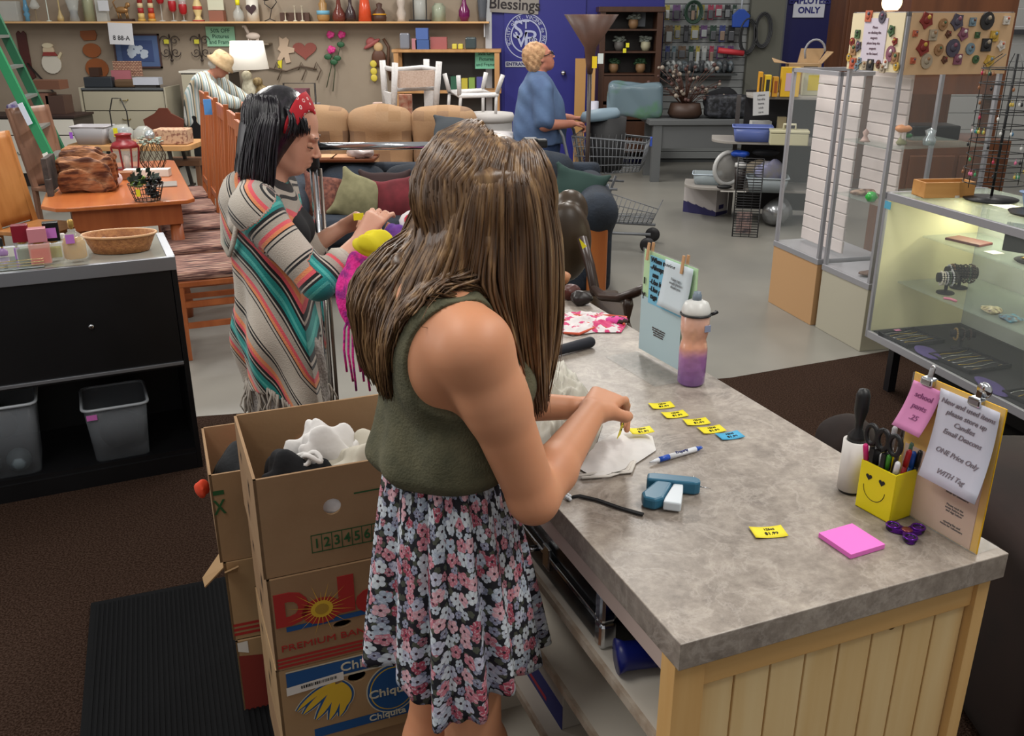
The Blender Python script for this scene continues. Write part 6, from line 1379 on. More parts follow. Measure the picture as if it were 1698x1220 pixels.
p=PY(812,230,8.75);zz=PY(808,188,8.7).z;t=thing('padded_stool','round pale grey padded stool under the white stool','stool',(p.x,8.75,0));b=M();b.lathe([(.20,0),(.21,.05),(.20,zz-.08)],seg=28,sx=1.05);b.build('body',pk('#9b9896',.7),t);b=M();b.lathe([(.20,zz-.08),(.225,zz-.05),(.21,zz),(0,zz+.005)],seg=28,sx=1.05);b.build('cushion',pk('#b2aeab',.8),t)
p=PY(800,215,7.3);t=thing('white_ottoman','low white padded top seen behind the chrome rail','ottoman',(PY(812,240,7.6).x,7.6,0));b=M();b.lathe([(.22,0),(.23,PY(812,228,7.6).z-.06),(.24,PY(812,222,7.6).z),(0,PY(812,220,7.6).z)],seg=28);b.build('body',pk('#c6c0be',.8),t)
# ---- pine shelf unit at the wall right of the tan sofa
a_,c_=PY(652,82,11.75),PY(828,82,11.75);zt=a_.z;w_=(c_.x-a_.x)/2;su=thing('pine_shelf_unit','open pine shelf unit against the wall beside the blue door','shelf',((a_.x+c_.x)/2,11.75,0));pn=wood('shelf_unit_pine','#a8794a','#c0915f',.5,2,.5)
for x in(-w_,w_-.06):b=M();b.box(x,x+.06,0,.06,0,zt-.03);b.box(x,x+.06,.38,.43,0,zt-.03);b.build('upright',pn,su)
zl=[zt,PY(700,150,11.75).z,PY(700,215,11.75).z]
for z in zl:b=M();b.box(-w_-.02,w_+.02,-.01,.43,z-.035,z);b.build('shelf',pn,su,bev=.003)
b=M();b.box(-w_,w_,.42,.43,.1,zt-.04);b.build('back_panel',pk('#3d3a36'),su)
def onu(px0,px1,h_,m,label,name,cat='box',z=0,yo=.05,d=.15,dz=0,**kw):
 x0_,x1_=PY(px0,82,11.85).x,PY(px1,82,11.85).x;b=M();w2=(x1_-x0_)/2;b.box(-w2,w2,-d/2,d/2,0,h_*S);return single(name,label,cat,b,m,((x0_+x1_)/2,11.82+yo,zl[z]+.001+dz),**kw)
onu(664,680,24,pk('#7c7f88',.2),'grey glass jar pair on the pine shelf unit','grey_jar','jar',bev=.02)
onu(684,692,16,mat('pink_liquid','#b07a80',.2),'small pink bottle on the pine shelf unit','pink_bottle','bottle')
onu(690,712,14,pk('#3e5a92'),'blue striped box on the pine shelf unit, lower of two','blue_box');onu(691,711,17,pk('#4a64a0'),'blue striped box on the pine shelf unit, upper of two','blue_box',dz=14.4*S)
onu(714,741,18,pk('#a05a58'),'dusty red box on the pine shelf unit','red_box',yo=.1)
for i,px in enumerate((754,764)):onu(px-4,px+4,8,pk('#cfc04a'),'small yellow candle on the pine shelf unit, %s of two'%('left','right')[i],'yellow_candle','candle',bev=.01)
onu(772,790,18,pk('#3f4a4c',.2),'dark jar with silver lid on the pine shelf unit','dark_jar','jar',bev=.02)
onu(690,748,22,pk('#141312'),'black rectangular case on the middle board of the pine shelf unit','black_case',z=1)
for i,(px,c_,lb)in enumerate(((770,'#b8a83a','yellow box on the lower board of the pine shelf unit'),(782,'#7f9a4a','green bottle on the lower board of the pine shelf unit'),(795,'#4c4a8a','violet box on the lower board of the pine shelf unit'),(752,'#2c5a44','dark green box on the lower board of the pine shelf unit'))):onu(px-5,px+5,18+i,pk(c_),lb,'small_goods',z=1,yo=-.0)
for i,(px,y0,y1,c_,lb,nm)in enumerate(((498,148,164,'#7a4a58','plum coloured book stack top on the black iron stand','plum_box'),(500,163,183,'#b9b09a','cream box on the black iron stand','cream_box'),(516,172,183,'#a9a6ae','small grey-lilac box at the right of the iron stand','lilac_box'))):bx3(px-14+i*3,px+10,y0,y1,11.5,.2,pk(c_),lb,nm)
t=thing('iron_stand','thin black iron stand against the wall left of the tan sofa','stand',(0,0,0));b=M();q=[PY(467,235,11.4),PY(470,138,11.5),PY(522,138,11.5),PY(526,235,11.4)];q[0].z=q[3].z=0;b.tube(q,.012,6);b.build('frame',pk('#2b2522',.4),t);b=M();b.tube([PY(468,184,11.45),PY(525,184,11.45)],.012,6);b.bar(PY(468,185,11.5),PY(525,185,11.5),.3,.02);b.build('shelf',pk('#2b2522',.4),t)
bx3(617,636,158,182,8.85,.08,mat('clear_parcel','#c0a59a',.2),'pale plastic wrapped parcel behind the tan sofa','wrapped_parcel',bev=.02,z=ckz+.001);bx3(662,682,152,188,8.9,.05,mat('print_panel','#c9a58c',.6,n2='#b0604a',nsc=20),'pale picture panel standing under the wicker chair','art_print','picture',z=ckz+.001)
# ---- brown armchair between counter and sofa
dw=pk('#2e1f18',.35);cx_=PZ(960,520,.4);ch=thing('bentwood_armchair','dark wooden armchair with curved arm and brown leather back beyond the counter','chair',(cx_.x,4.3,0))
o_=Vector(ch.location)
def Cq(px,py,y):return PY(px,py,y)-o_
b=M();b.tube([Cq(985,478,4.5),Cq(1000,492,4.3),Cq(1030,494,4.15),Cq(1056,484,4.05),Cq(1080,470,4.1)],[.022,.03,.032,.03,.02],10,flat=.7);b.build('arm_rest',dw,ch)
ft_=PZ(1052,535,.35)-o_
b=M();a_=Cq(1042,494,4.1);z0=a_.z;b.lathe([(.012,0),(.02,.03),(.012,.07),(.026,.14),(.014,.2),(.018,z0-.36)],(a_.x,a_.y,.36),12);b.build('arm_spindle',dw,ch)
b=M();b.tube([Cq(965,395,4.7),Cq(978,440,4.6),Cq(986,480,4.55),Cq(990,515,4.55)],.028,8);b.build('back_post',dw,ch)
blob('leather_back',[ell(Cq(938,402,4.85),(.14,.07,.22),.04),ell(Cq(945,350,4.95),(.10,.06,.12),.05)],mat('brown_leather','#33271a',.35,n2='#3f3122',nsc=6),ch,h=.014)
b=M();b.box(a_.x-.62,a_.x+.02,a_.y-.1,a_.y+.55,.36,.42);b.build('seat',mat('brown_leather','#33271a',.35),ch,bev=.02)
for x,y in((a_.x-.0,a_.y-.06),(a_.x-.58,a_.y-.06),(a_.x-.0,a_.y+.5),(a_.x-.58,a_.y+.5)):b=M();b.lathe([(.018,0),(.028,.1),(.018,.2),(.028,.36)],(x,y,0),10);b.build('leg',dw,ch)
b=M();b.add([Cq(960,395,4.62),Cq(973,408,4.62),Cq(966,413,4.62)],[(0,1,2)],False);b.build('yellow_tag',mat('yellow_tag','#e8d820',.6),ch,solid=.001)
# ================================================ TORCHIERE, PERSON WITH CART
lp=PZ(975,400,0);Yl=5.45
Yl=6.95;xl=PY(977,150,Yl).x;tl=thing('torchiere_lamp','brown torchiere floor lamp with a wide cone shade and price tags','lamp',(xl,Yl,0));tb_=pk('#2e221c',.4);zt=PY(978,24,Yl).z
b=M();b.lathe([(.14,0),(.14,.02),(.03,.04),(.016,.06)],seg=24);b.build('base',tb_,tl);b=M();b.lathe([(.016,.05),(.016,zt-.30)],seg=12);b.build('pole',tb_,tl)
b=M();b.lathe([(.02,zt-.40),(.03,zt-.33),(.045,zt-.22),(.195,zt),(.188,zt),(.04,zt-.2)],seg=32);b.build('cone_shade',mat('brown_shade','#4a3228',.45,n2='#5c4034',nsc=5),tl)
b=M();b.box(.01,.045,-.06,-.058,zt-.36,zt-.28);b.build('yellow_tag',pk('#d8b91c'),tl);b=M();b.box(.05,.09,-.06,-.058,zt-.33,zt-.26);b.build('white_tag',pk('#c4cdc9'),tl)
Bl,BF,BR=frame((PY(893,200,7.5).x-.02,7.5,0),R(8));BRt=Matrix.Rotation(R(8),3,'Z');blue_s=mat('blue_chambray','#46597a',.85,n2='#536a8c',nsc=6,bump=.15,bsc=60)
bc=Bl(.03,0,1.475);bfw=(BF*.93+Vector((0,0,.36))).normalized();P4,Q4=face(bc,bfw,(0,0,1),1.0)
bt_=[ell(Bl(.01,0,1.16),(.15,.19,.2),.06,BRt),ell(Bl(.03,0,.95),(.19,.2,.18),.06,BRt),cap(Bl(0,-.15,1.28),.065,Bl(0,.15,1.28),.065,.05),ell(Bl(.10,0,1.1),(.11,.16,.13),.05,BRt)]
bl_=[]
for s_ in(-1,1):bl_+=[cap(Bl(0,.1*s_,.85),.1,Bl(0,.1*s_,.45),.07,.03),cap(Bl(0,.1*s_,.45),.07,Bl(-.02,.1*s_,.06),.05,.02),cap(Bl(-.02,.1*s_,.05),.045,Bl(.13,.1*s_,.035),.034,.02)]
aR=[Bl(.02,.19,1.24),Bl(.03,.24,.99),Bl(.26,.17,.99)];aL=[Bl(.02,-.19,1.24),Bl(.07,-.23,1.02),Bl(.32,-.15,1.0)]
BH=[]
for A in(aR,aL):BH+=[cap(A[0],.06,A[1],.048,.03),cap(A[1],.046,A[2],.03,.02)]
shp=blob('person',P4+bt_+bl_+BH+[cap(Bl(0,0,1.3),.06,Bl(.01,0,1.40),.058,.03)]+hand(aR[2],BF,(0,0,1),.95,1,curl=(1.2,)*4)+hand(aL[2],BF,(0,0,1),.95,-1,curl=(1.2,)*4),skin3,h=.010,center=True)
tag(shp,'person with short sandy hair and a blue shirt pushing a shopping cart, looking up','person')
def bcut(X,Y,Z):return(.83-Z)+X*0+Y*0
shift(blob('blue_shirt',[(p if i else p)for i,p in enumerate(bt_)]+[cap(Bl(.03,.0,.86),.2,Bl(.03,0,1.0),.19,.05)]+[cap(A[0],.07,A[0].lerp(A[1],.85),.07,.03)for A in(aR,aL)]+[cap(Bl(0,0,1.3),.06,Bl(.005,0,1.345),.062,.02),custom(bcut,(0,)*3,(0,)*3),custom(lambda X,Y,Z:.006*np.sin(X*45+Z*20)*np.sin(Z*18),(0,)*3,(0,)*3,op=3)],blue_s,shp,h=.010,grow=.010))
shift(blob('jeans',[p for i,p in enumerate(bl_)if i%3!=2]+[cap(Bl(0.02,0,.8),.17,Bl(.02,0,.9),.17,.03)],mat('blue_jeans','#2c3f63',.85),shp,h=.014,grow=.01))
u4=(Vector((0,0,1))-bfw*bfw.z).normalized();r4=Matrix((bfw,u4.cross(bfw),u4)).transposed()
shift(blob('hair',[ell(Q4(-.035,0,.038),(.102,.094,.098),.02,r4),ell(Q4(-.065,0,-.03),(.065,.085,.07),.03,r4),custom(lambda X,Y,Z:.005*np.sin(X*120+Z*40)*np.sin(Z*90+Y*60),(0,)*3,(0,)*3,op=3)],mat('sandy_hair','#9a7350',.7,n2='#c29a72',nsc=30,bump=.5,bsc=90),shp,h=.008))
b=M();b.tube([Q4(.02,-.078,.01),Q4(.095,-.05,.004)],.003,5);b.tube([Q4(.02,.078,.01),Q4(.095,.05,.004)],.003,5)
for s_ in(-1,1):b.tube([Q4(.098,s_*.033+.024*math.cos(a),.0+.017*math.sin(a))for a in[2*PI*i/14 for i in range(14)]],.003,5,closed=True)
shift(b.build('glasses',pk('#1c1a1c',.3),shp))
# the shopping cart
cwire=mat('cart_wire','#6f7276',.45,.3);cr_=thing('shopping_cart','grey wire shopping cart pushed by the person in blue','cart',(PY(985,300,7.5).x-.08,7.5,0),R(-14))
def wires(b,quad,nu,nv,r_=.0028):
 a,b2,c_,d_=[Vector(x)for x in quad]
 for i in range(nu+1):t_=i/nu;b.tube([a.lerp(b2,t_),d_.lerp(c_,t_)],r_,4)
 for j in range(nv+1):t_=j/nv;b.tube([a.lerp(d_,t_),b2.lerp(c_,t_)],r_*1.3,4)
L0,L1,W0,W1,zb0,zt0=-.02,.46,.22,.17,.60,.90
for q_,nm in((((L0,-W0,zb0),(L1,-W1,zb0+.04),(L1+.05,-W1-.01,zt0-.04),(L0-.05,-W0-.01,zt0)),'basket_side'),(((L0,W0,zb0),(L1,W1,zb0+.04),(L1+.05,W1+.01,zt0-.04),(L0-.05,W0+.01,zt0)),'basket_side'),(((L1,-W1,zb0+.04),(L1,W1,zb0+.04),(L1+.05,W1,zt0-.04),(L1+.05,-W1,zt0-.04)),'basket_front'),(((L0,-W0,zb0),(L0,W0,zb0),(L0-.05,W0,zt0),(L0-.05,-W0,zt0)),'basket_back'),(((L0,-W0,zb0),(L1,-W1,zb0+.04),(L1,W1,zb0+.04),(L0,W0,zb0)),'basket_floor')):
 b=M();wires(b,q_,18 if 'side' in nm else 9,4);b.build(nm,cwire,cr_)
b=M();b.tube([(L0-.05,-W0,zt0),(L1+.05,-W1,zt0-.04),(L1+.05,W1,zt0-.04),(L0-.05,W0,zt0)],.009,6,closed=True);b.build('basket_rim',cwire,cr_)
for s_ in(-1,1):b=M();b.tube([(L0-.18,s_*.22,1.0),(L0-.12,s_*.23,.9),(L0-.02,s_*.22,.50),(L0+.05,s_*.22,.16)],.013,8);b.tube([(L0+.0,s_*.22,.5),(L0+.32,s_*.2,.5)],.01,6);b.tube([(L0+.25,s_*.2,.54),(L0+.12,s_*.22,.14)],.012,6);b.build('side_frame',cwire,cr_)
b=M();b.tube([(L0-.18,-.23,1.0),(L0-.18,.23,1.0)],.014,10);b.build('handle',pk('#9a9ca0',.4),cr_)
b=M();wires(b,((L0+.08,-.2,.22),(L1+.12,-.2,.24),(L1+.12,.2,.24),(L0+.08,.2,.22)),16,7);b.build('lower_rack',cwire,cr_)
b=M();wires(b,((L0+.08,-.2,.22),(L1+.12,-.2,.24),(L1+.17,-.21,.36),(L0+.15,-.21,.5)),14,3);wires(b,((L1+.12,-.2,.24),(L1+.12,.2,.24),(L1+.17,.2,.36),(L1+.17,-.2,.36)),7,3);b.build('lower_basket',cwire,cr_)
for s_ in(-1,1):
 b=M();b.tube([(L0+.05,s_*.22,.15),(L1+.12,s_*.19,.15)],.012,6);b.build('chassis_rail',cwire,cr_)
 for x in(L0+.08,L1+.10):b=M();b.lathe([(.02,-.016),(.058,-.014),(.062,0),(.058,.014),(.02,.016)],seg=20);b.build('wheel',pk('#1f1e20',.5),cr_,loc=(x,s_*.2,.065),rot=(PI/2,0,0))
b=M();b.box(L1+.045,L1+.06,.12,.16,zt0-.10,zt0-.03);b.build('blue_clip',pk('#3552b5'),cr_)
p=Vector(cr_.location);t=thing('laundry_hamper','black slatted hamper with a grey padded lid standing in the shopping cart','hamper',(p.x+.17,p.y-.04,.612));b=M();b.lathe([(.12,0),(.135,.1),(.15,.42)],seg=28);b.build('body',pk('#141416',.6),t);b=M();b.X=Matrix.Rotation(R(-8),4,'Y');b.lathe([(.155,.41),(.16,.44),(.14,.475),(0,.49)],seg=28);b.build('lid',pk('#6f8390',.6),t)
for i in range(16):a=2*PI*i/16;b=M();b.tube([(.124*math.cos(a),.124*math.sin(a),.02),(.148*math.cos(a),.148*math.sin(a),.30)],.004,4);b.build('slat',pk('#3a3b3d',.5),t)
# ================================================ BLUE WALL, BOOKCASE
lg_,lt_=PY(872,60,YW),S
t=thing('door_emblem','round white society emblem painted on the blue door','emblem',(lg_.x,YW-.036,lg_.z));wt=pk('#a9aecb')
b=M()
for r0,r1 in((34,32.6),(25,23)):
 v=[((r_*math.cos(2*PI*i/48))*S,0,(r_*1.03*math.sin(2*PI*i/48))*S)for r_ in(r0,r1)for i in range(48)];b.add(v,[(i,(i+1)%48,48+(i+1)%48,48+i)for i in range(48)],False)
b.build('rings',wt,t,solid=.003)
text('lettering','S',.30,wt,t,(-.10,-.004,.07),UPF,bold=.002);text('lettering','T',.13,wt,t,(.0,-.004,.13),UPF,bold=.002);text('lettering','V',.26,wt,t,(-.06,-.004,-.05),UPF,bold=.001);text('lettering','P',.26,wt,t,(.05,-.004,-.03),UPF,bold=.001,sx=1.3);text('lettering','de',.11,wt,t,(.09,-.004,-.04),UPF,bold=.001)
msg='SOCIETY of ST. VINCENT de PAUL'
for i,c_ in enumerate(msg):
 if c_!=' ':a=R(205-i*230/(len(msg)-1));text('lettering',c_,.06,wt,t,(28.7*S*math.cos(a),-.004,29.2*S*math.sin(a)),(PI/2,PI/2-a,0),bold=.0006)
sign(838,905,102,111,'#b3b5bd',['ENTRANCE ONLY'],'#26245c','white sign strip with dark blue capitals low on the blue door',.055,y=YW-.04,bold=.002,sx=1.1)
t=sign(814,894,-25,22,'#8f8983',['','Blessings'],'#2a2426','hanging grey board reading Blessings above the blue door',.18,y=YW-.045,tilt=R(3),name='wooden_sign',bold=.003)
b=M();b.box(.0,.3,0,.03,0,1.55);bx3(950,972,97,281,11.6,.04,pk('#a97f4b'),'tall tan cardboard panel leaning by the blue wall, wider of two','cardboard_sheet','cardboard');bx3(977,988,97,281,11.62,.04,pk('#b38a55'),'narrow tan panel beside the bookcase','cardboard_sheet','cardboard')
bk0,bk1=PY(993,100,11.75),PY(1096,100,11.75);zt=PY(1040,11,11.75).z;w_=(bk1.x-bk0.x)/2;bw=wood('walnut_case','#3a2318','#4a2f20',.4,2,.6);bc_=thing('bookcase','tall dark walnut bookcase with lower drawers','bookcase',((bk0.x+bk1.x)/2,11.75,0))
for x in(-w_,w_-.07):b=M();b.box(x,x+.07,0,.4,0,zt-.03);b.build('side_panel',bw,bc_,bev=.003)
b=M();b.box(-w_,w_,.38,.4,.05,zt);b.build('back_panel',pk('#1d1512'),bc_)
b=M();b.box(-w_-.02,w_+.02,-.02,.4,zt-.06,zt);b.build('cornice',bw,bc_,bev=.005)
bz=[PY(1040,y,11.75).z for y in(48,85,122)]
for z in bz:b=M();b.box(-w_+.07,w_-.07,.0,.38,z-.02,z);b.build('shelf',bw,bc_)
b=M();b.box(-w_+.07,w_-.07,-.0,.03,bz[2]-.33,bz[2]-.03);b.build('fall_front',bw,bc_,bev=.004)
for i in range(3):z1_=bz[2]-.36-i*.2;b=M();b.box(-w_+.07,w_-.07,-.01,.03,z1_-.19,z1_-.01);b.build('drawer',bw,bc_,bev=.005)
def pot(px,zi,label,h_=16,green=True,c='#8a6a4a'):
 p=PY(px,100,11.9);t=thing('potted_plant',label,'plant',(p.x,11.93,bz[zi]+.001));b=M();b.lathe([(5*S,0),(8*S,6*S),(7.5*S,13*S),(6*S,14*S)],seg=14);b.build('pot',pk(c),t)
 b=M();rnd=random.Random(px)
 for i in range(30):a=rnd.uniform(0,6.3);r_=rnd.uniform(0,9)*S;b.ball((r_*math.cos(a),r_*math.sin(a)*.6,14*S+rnd.uniform(0,7*S)),(.03,.02,.015),6,4)
 b.build('foliage',pk('#2c4a30' if green else '#7a8078'),t)
pot(1018,2,'round beige potted plant on the bookcase lower shelf, left');pot(1063,2,'beige potted green plant on the bookcase lower shelf, right');pot(1048,0,'small potted cactus on the bookcase top shelf',green=False);pot(1026,1,'silvery plant on the bookcase middle shelf, left',green=False,c='#5f5c58');pot(1070,1,'pale figurine-like plant with yellow tag on the middle shelf',green=False,c='#a9a58a')
for i,(px,py)in enumerate(((1041,75),(1036,84))):p=PY(px,py,11.7);single('yellow_tag','yellow price tag hanging on the bookcase, %s of two'%('upper','lower')[i],'tag',M().box(-.02,.02,0,.002,-.025,.025),pk('#d8cf2c'),(p.x,11.72,p.z))
bx3(1049,1071,20,44,11.98,.03,pk('#565a60'),'grey book at the back of the bookcase top shelf','grey_book','book')
# ---- grey table in front, with bagged goods and dried flowers
ga,gb,gc=PY(1060,222,10.3),PY(1262,226,10.3),0;zt=.70;gt=thing('grey_table','long grey table in front of the slatted wall','table',(PZ(1070,292,0).x,10.6,0),R(2));gm=mat('grey_paint','#5c5e5f',.5)
b=M();b.box(-.05,1.8,-.02,.6,zt-.06,zt);b.build('top',gm,gt,bev=.006);b=M();b.box(.0,1.75,.02,.05,zt-.32,zt-.06);b.build('apron',gm,gt)
for x,y in((0,0),(1.65,0),(-.0,.5),(1.65,.5)):b=M();b.box(x,x+.1,y,y+.08,0,zt-.06);b.build('leg',gm,gt)
gz=zt+.001
crumple('bagged_bedding','clear plastic bag of blue and green bedding on the grey table','bag',(PY(1052,200,10.85).x,10.9,gz+.19),(.30,.15,.185),mat('bagged_blue','#62747d',.25,n2='#4c7a4c',nsc=4,lo=.5,hi=.75),h=.02,seed=3,amp=.3,boxy=True)
t=thing('dried_flowers','brown basket of dried and cream artificial flowers on the grey table','flowers',(PY(1135,215,10.8).x,10.85,gz));b=M();b.lathe([(.16,0),(.2,.05),(.17,.16)],seg=18);b.build('basket',pk('#3d2a20'),t)
rnd=random.Random(12);b=M()
for i in range(60):
 a=rnd.uniform(0,6.3);e=rnd.uniform(.1,.45);h_=rnd.uniform(.08,.46);q=Vector((e*math.cos(a),e*math.sin(a)*.4,.12+h_));b.tube([(0,0,.1),q*.5+Vector((0,0,.12)),q],.004,4);b3_=M();b3_.ball(q,rnd.uniform(.014,.026),7,5);b3_.build('bloom',pk('#8f8376')if i%2 else pk('#4f3530'),t)
b.build('twigs',pk('#4a3026'),t);
crumple('black_handbag','dark patterned handbag on the grey table','bag',(PY(1205,205,10.7).x,10.8,gz+.13),(.24,.12,.12),mat('dark_pattern','#17181c',.5,n2='#43454c',nsc=26,lo=.45,hi=.7),h=.016,seed=6,amp=.15,boxy=True)
crumple('black_bundle','black bundle behind the patterned handbag','bag',(PY(1200,180,10.95).x,11.12,gz+.16),(.22,.12,.15),blackc,h=.02,seed=9,amp=.3)
single('cardboard_tube','white cardboard tube standing between the cart and bookcase','tube',M().lathe([(.05,0),(.05,PY(985,168,10.9).z),(.04,PY(985,168,10.9).z),(.04,.5)],seg=16),pk('#b3b3c0'),(PY(985,190,10.9).x,10.9,.001));
# ---- goods on the slatted wall
cols=[('#6f7378','grey'),('#8a3348','red'),('#2f3a6e','blue'),('#233a2f','dark green'),('#9a9b98','white'),('#1f2024','black'),('#8f8238','yellow'),('#563a63','purple'),('#5c7078','pale blue'),('#5c4a3a','brown')]
rnd=random.Random(21);rows=((8,30,'first'),(42,66,'second'),(76,100,'third'),(106,124,'fourth'))
for ri,(y0,y1,rn)in enumerate(rows):
 px=1102;n=0
 while px<1215:
  wd=rnd.uniform(8,14);c_,cn=cols[rnd.randrange(10)];p0_,p1_=PY(px,y1+rnd.uniform(-3,6),YW-.1),PY(px+wd,y0,YW-.1);n+=1
  t=thing('hanging_packet','%s packet in the %s row of the slatted wall, %s from left'%(cn,rn,('one','two','three','four','five','six','seven','eight','nine','ten','eleven','twelve')[n-1]),'packet',((p0_.x+p1_.x)/2,YW-.1,p0_.z),group='packets hanging on the slatted wall');w2=(p1_.x-p0_.x)/2;h_=p1_.z-p0_.z
  b=M();b.box(-w2,w2,-.004,0,0,h_);b.build('card',pk(c_),t);b=M();b.box(-w2*.8,w2*.8,-.035,-.004,h_*.08,h_*.66);b.build('blister',pk(('#8a8e8e','#6d7072','#4a4c50','#a0a3a2','#3c3e42','#7c6a5c')[rnd.randrange(6)],.3),t,bev=.008)
  b=M();b.tube([(0,.08,h_*.93),(0,-.03,h_*.93),(0,-.035,h_)],.004,4);b.build('hook',silver,t);px+=wd+rnd.uniform(1.5,4)
for i,(px,py,c_,lb)in enumerate(((1150,20,'#1f3a2c','coiled dark green cord on the slatted wall'),(1105,118,'#5a5a5c','coil of grey cable on the low slatted wall shelf'),(1240,60,'#2c2d2e','black cable loop hanging beside the olive column'),(1265,50,'#333436','tall dark cable coil on the olive column'))):
 p=PY(px,py,YW-.16);b=M();
 for j in range(3):b.tube([((.08+.015*j)*math.cos(a),-.01*j,(.11+.01*j)*math.sin(a)*(1.6 if i>1 else 1))for a in[2*PI*q/20 for q in range(20)]],.010,5,closed=True)
 single('cable_coil',lb,'cable',b,pk(c_),(p.x,p.y,p.z))
p=PY(1228,28,YW-.14);t=thing('dustpan','bright blue dustpan with white handle on the slatted wall','dustpan',(p.x,p.y,p.z));b=M();b.X=Matrix.Rotation(PI/2,4,'X');b.prism([(-.1,-.12),(.1,-.12),(.11,.02),(.03,.09),(-.03,.09),(-.11,.02)],0,.04);b.build('pan',pk('#20459a',.4),t,bev=.008);b=M();b.tube([(0,-.02,.08),(0,-.02,.36)],.012,8);b.build('handle',pk('#b9bfc9'),t)
s0,s1=PY(1098,132,YW-.3),PY(1222,132,YW-.3);ws=thing('low_wall_shelf','dark shelf low on the slatted wall holding tangled hardware','shelf',(s0.x,YW-.3,PY(1100,122,YW-.3).z));b=M();b.box(0,s1.x-s0.x,0,.28,-.025,0);b.build('board',pk('#3c3f40'),ws)
rnd=random.Random(5);bits=['steel','grey','dark','pale','clear']
for i in range(12):
 px=1106+i*9.4;p=PY(px,118,YW-.15);cc=rnd.choice((('#9ea3a4','pale grey'),('#4c4f52','dark grey'),('#c4c8c6','white'),('#6f7a80','blue-grey')))
 crumple('bagged_hardware','%s bag of hardware on the low slatted shelf, place %s from its left'%(cc[1],('one','two','three','four','five','six','seven','eight','nine','ten','eleven','twelve')[i]),'bag',(p.x,YW-.15,ws.location.z+.075),(.05,.07,.07),mat('hw'+cc[0],cc[0],.3,n2='#2c2e30',nsc=20),h=.014,seed=i,amp=.5,group='bagged hardware on the low shelf')
p=PY(1212,86,YW-.2);b=M();b.tube([(-.16,0,.02),(.16,0,-.02)],.035,8);single('red_roll','red cylindrical roll at the right of the slatted wall','roll',b,pk('#b8323a'),(p.x,p.y,p.z))
e_=sign(1314,1372,-26,29,'#c4c6cf',['','EMPLOYEES','ONLY'],'#26286a','white EMPLOYEES ONLY sign on the dark blue door',.10,y=YW-.02,bold=.004)
# ================================================ RIGHT: TOWERS, JEWELLERY CASE, RACKS
EA=R(14);alum=mat('aluminium_frame','#a3a3a8',.35,.45);shelfg=mat('shelf_glass','#9fb0a6',.05,alpha=.2,ior=1.3);clearg=mat('case_glass','#e6eeee',.03,alpha=.04,ior=1.2);slatw=mat('white_slats','#c7bcb8',.6)
def tower(name,label,nx,ny,w_,d_,h_,basez,basem,zsh,face_slats=True,dark=False,side_back=True):
 """glass show case: origin at its corner nearest the camera, x to the right, y away"""
 t=thing(name,label,'display case',(nx,ny,0),EA)
 b=M();b.box(0,w_,0,d_,.0,basez);b.build('base',basem,t,bev=.003)
 b=M();b.box(-.004,w_+.004,-.004,d_+.004,basez,basez+.035);b.build('lower_frame',alum,t,bev=.003)
 for x in(0,w_-.022):
  for y in(0,d_-.022):b=M();b.box(x,x+.022,y,y+.022,basez+.035,h_);b.build('post',alum,t,bev=.002)
 b=M()
 for q in((0,w_,0,.022),(0,w_,d_-.022,d_),(0,.022,0,d_),(w_-.022,w_,0,d_)):b.box(q[0],q[1],q[2],q[3],h_-.022,h_)
 b.build('top_frame',alum,t)
 b=M();b.box(.008,.012,.022,d_-.022,basez+.035,h_-.022);b.build('glass_pane',clearg,t)
 b=M();b.box(.022,w_-.022,.008,.012,basez+.035,h_-.022);b.build('glass_pane',clearg,t)
 for z in zsh:b=M();b.box(.014,w_-.02,.014,d_-.02,z-.004,z+.004);b.build('glass_shelf',shelfg,t)
 return t
 # near tower with magnets on top, cream base
n_=PZ(1425,583,0);l_=PZ(1345,550,0);d_t=.46;w_t=.62;ht=1.79
tw=tower('glass_tower','tall glass display tower with cream base and magnet boards',n_.x,n_.y,w_t,d_t,ht,.36,mat('cream_laminate','#a8a392',.5),(1.12,.82))
b=M();z=.84
while z<1.43:b.box(.15,.165,.10,d_t-.025,z,z+.058);z+=.063
b.box(.162,.17,.10,d_t-.025,.84,1.49)
b.build('slat_panel',slatw,tw,bev=.004)
cream_=mat('cream_board','#c9bb9a',.6);peach=mat('peach_board','#c4a27c',.6)
bdl=thing('magnet_board','cream board covered in fridge magnets on the tower left side','board',(0,0,0));bdl.location=(n_.x,n_.y,0);bdl.rotation_euler=(0,0,EA)
b=M();b.box(-.006,-.001,.01,d_t-.0,1.50,1.785);b.build('board',cream_,bdl)
bdr=thing('magnet_board','peach board of assorted fridge magnets on the tower right side','board',(n_.x,n_.y,0),EA);b=M();b.box(.02,w_t-.0,-.008,-.002,1.49,1.785);b.build('board',peach,bdr)
b=M();b.box(-.0095,-.0065,.14,.34,1.54,1.76);b.build('notice',pk('#b9b0bb',.6),bdl)
for i,ln in enumerate(('Please','no climbing the','magnets','please keep the','magnets','on the board')):text('lettering',ln,.018,pk('#6a5560',.7),bdl,(-.0105,.24,1.715-.026*i),(PI/2,0,-PI/2),bold=.0002)
NUM='first second third fourth fifth sixth seventh eighth ninth tenth eleventh twelfth thirteenth fourteenth fifteenth sixteenth seventeenth eighteenth nineteenth twentieth'.split()
rnd=random.Random(3);mcs=['#7a2a24','#3f5a3a','#8f6a48','#b5923c','#4a4552','#a8553c','#6b7f8a','#9c8e7a','#2c2a2a','#5c3a2a','#c9c2b8','#7a4a5a'];mn=['dark red','green','tan','gold','slate','rust','blue-grey','pale brown','black','dark brown','white','plum']
def W3(x,y,z,o=n_,a=EA):return Vector((o.x+math.cos(a)*x-math.sin(a)*y,o.y+math.sin(a)*x+math.cos(a)*y,z))
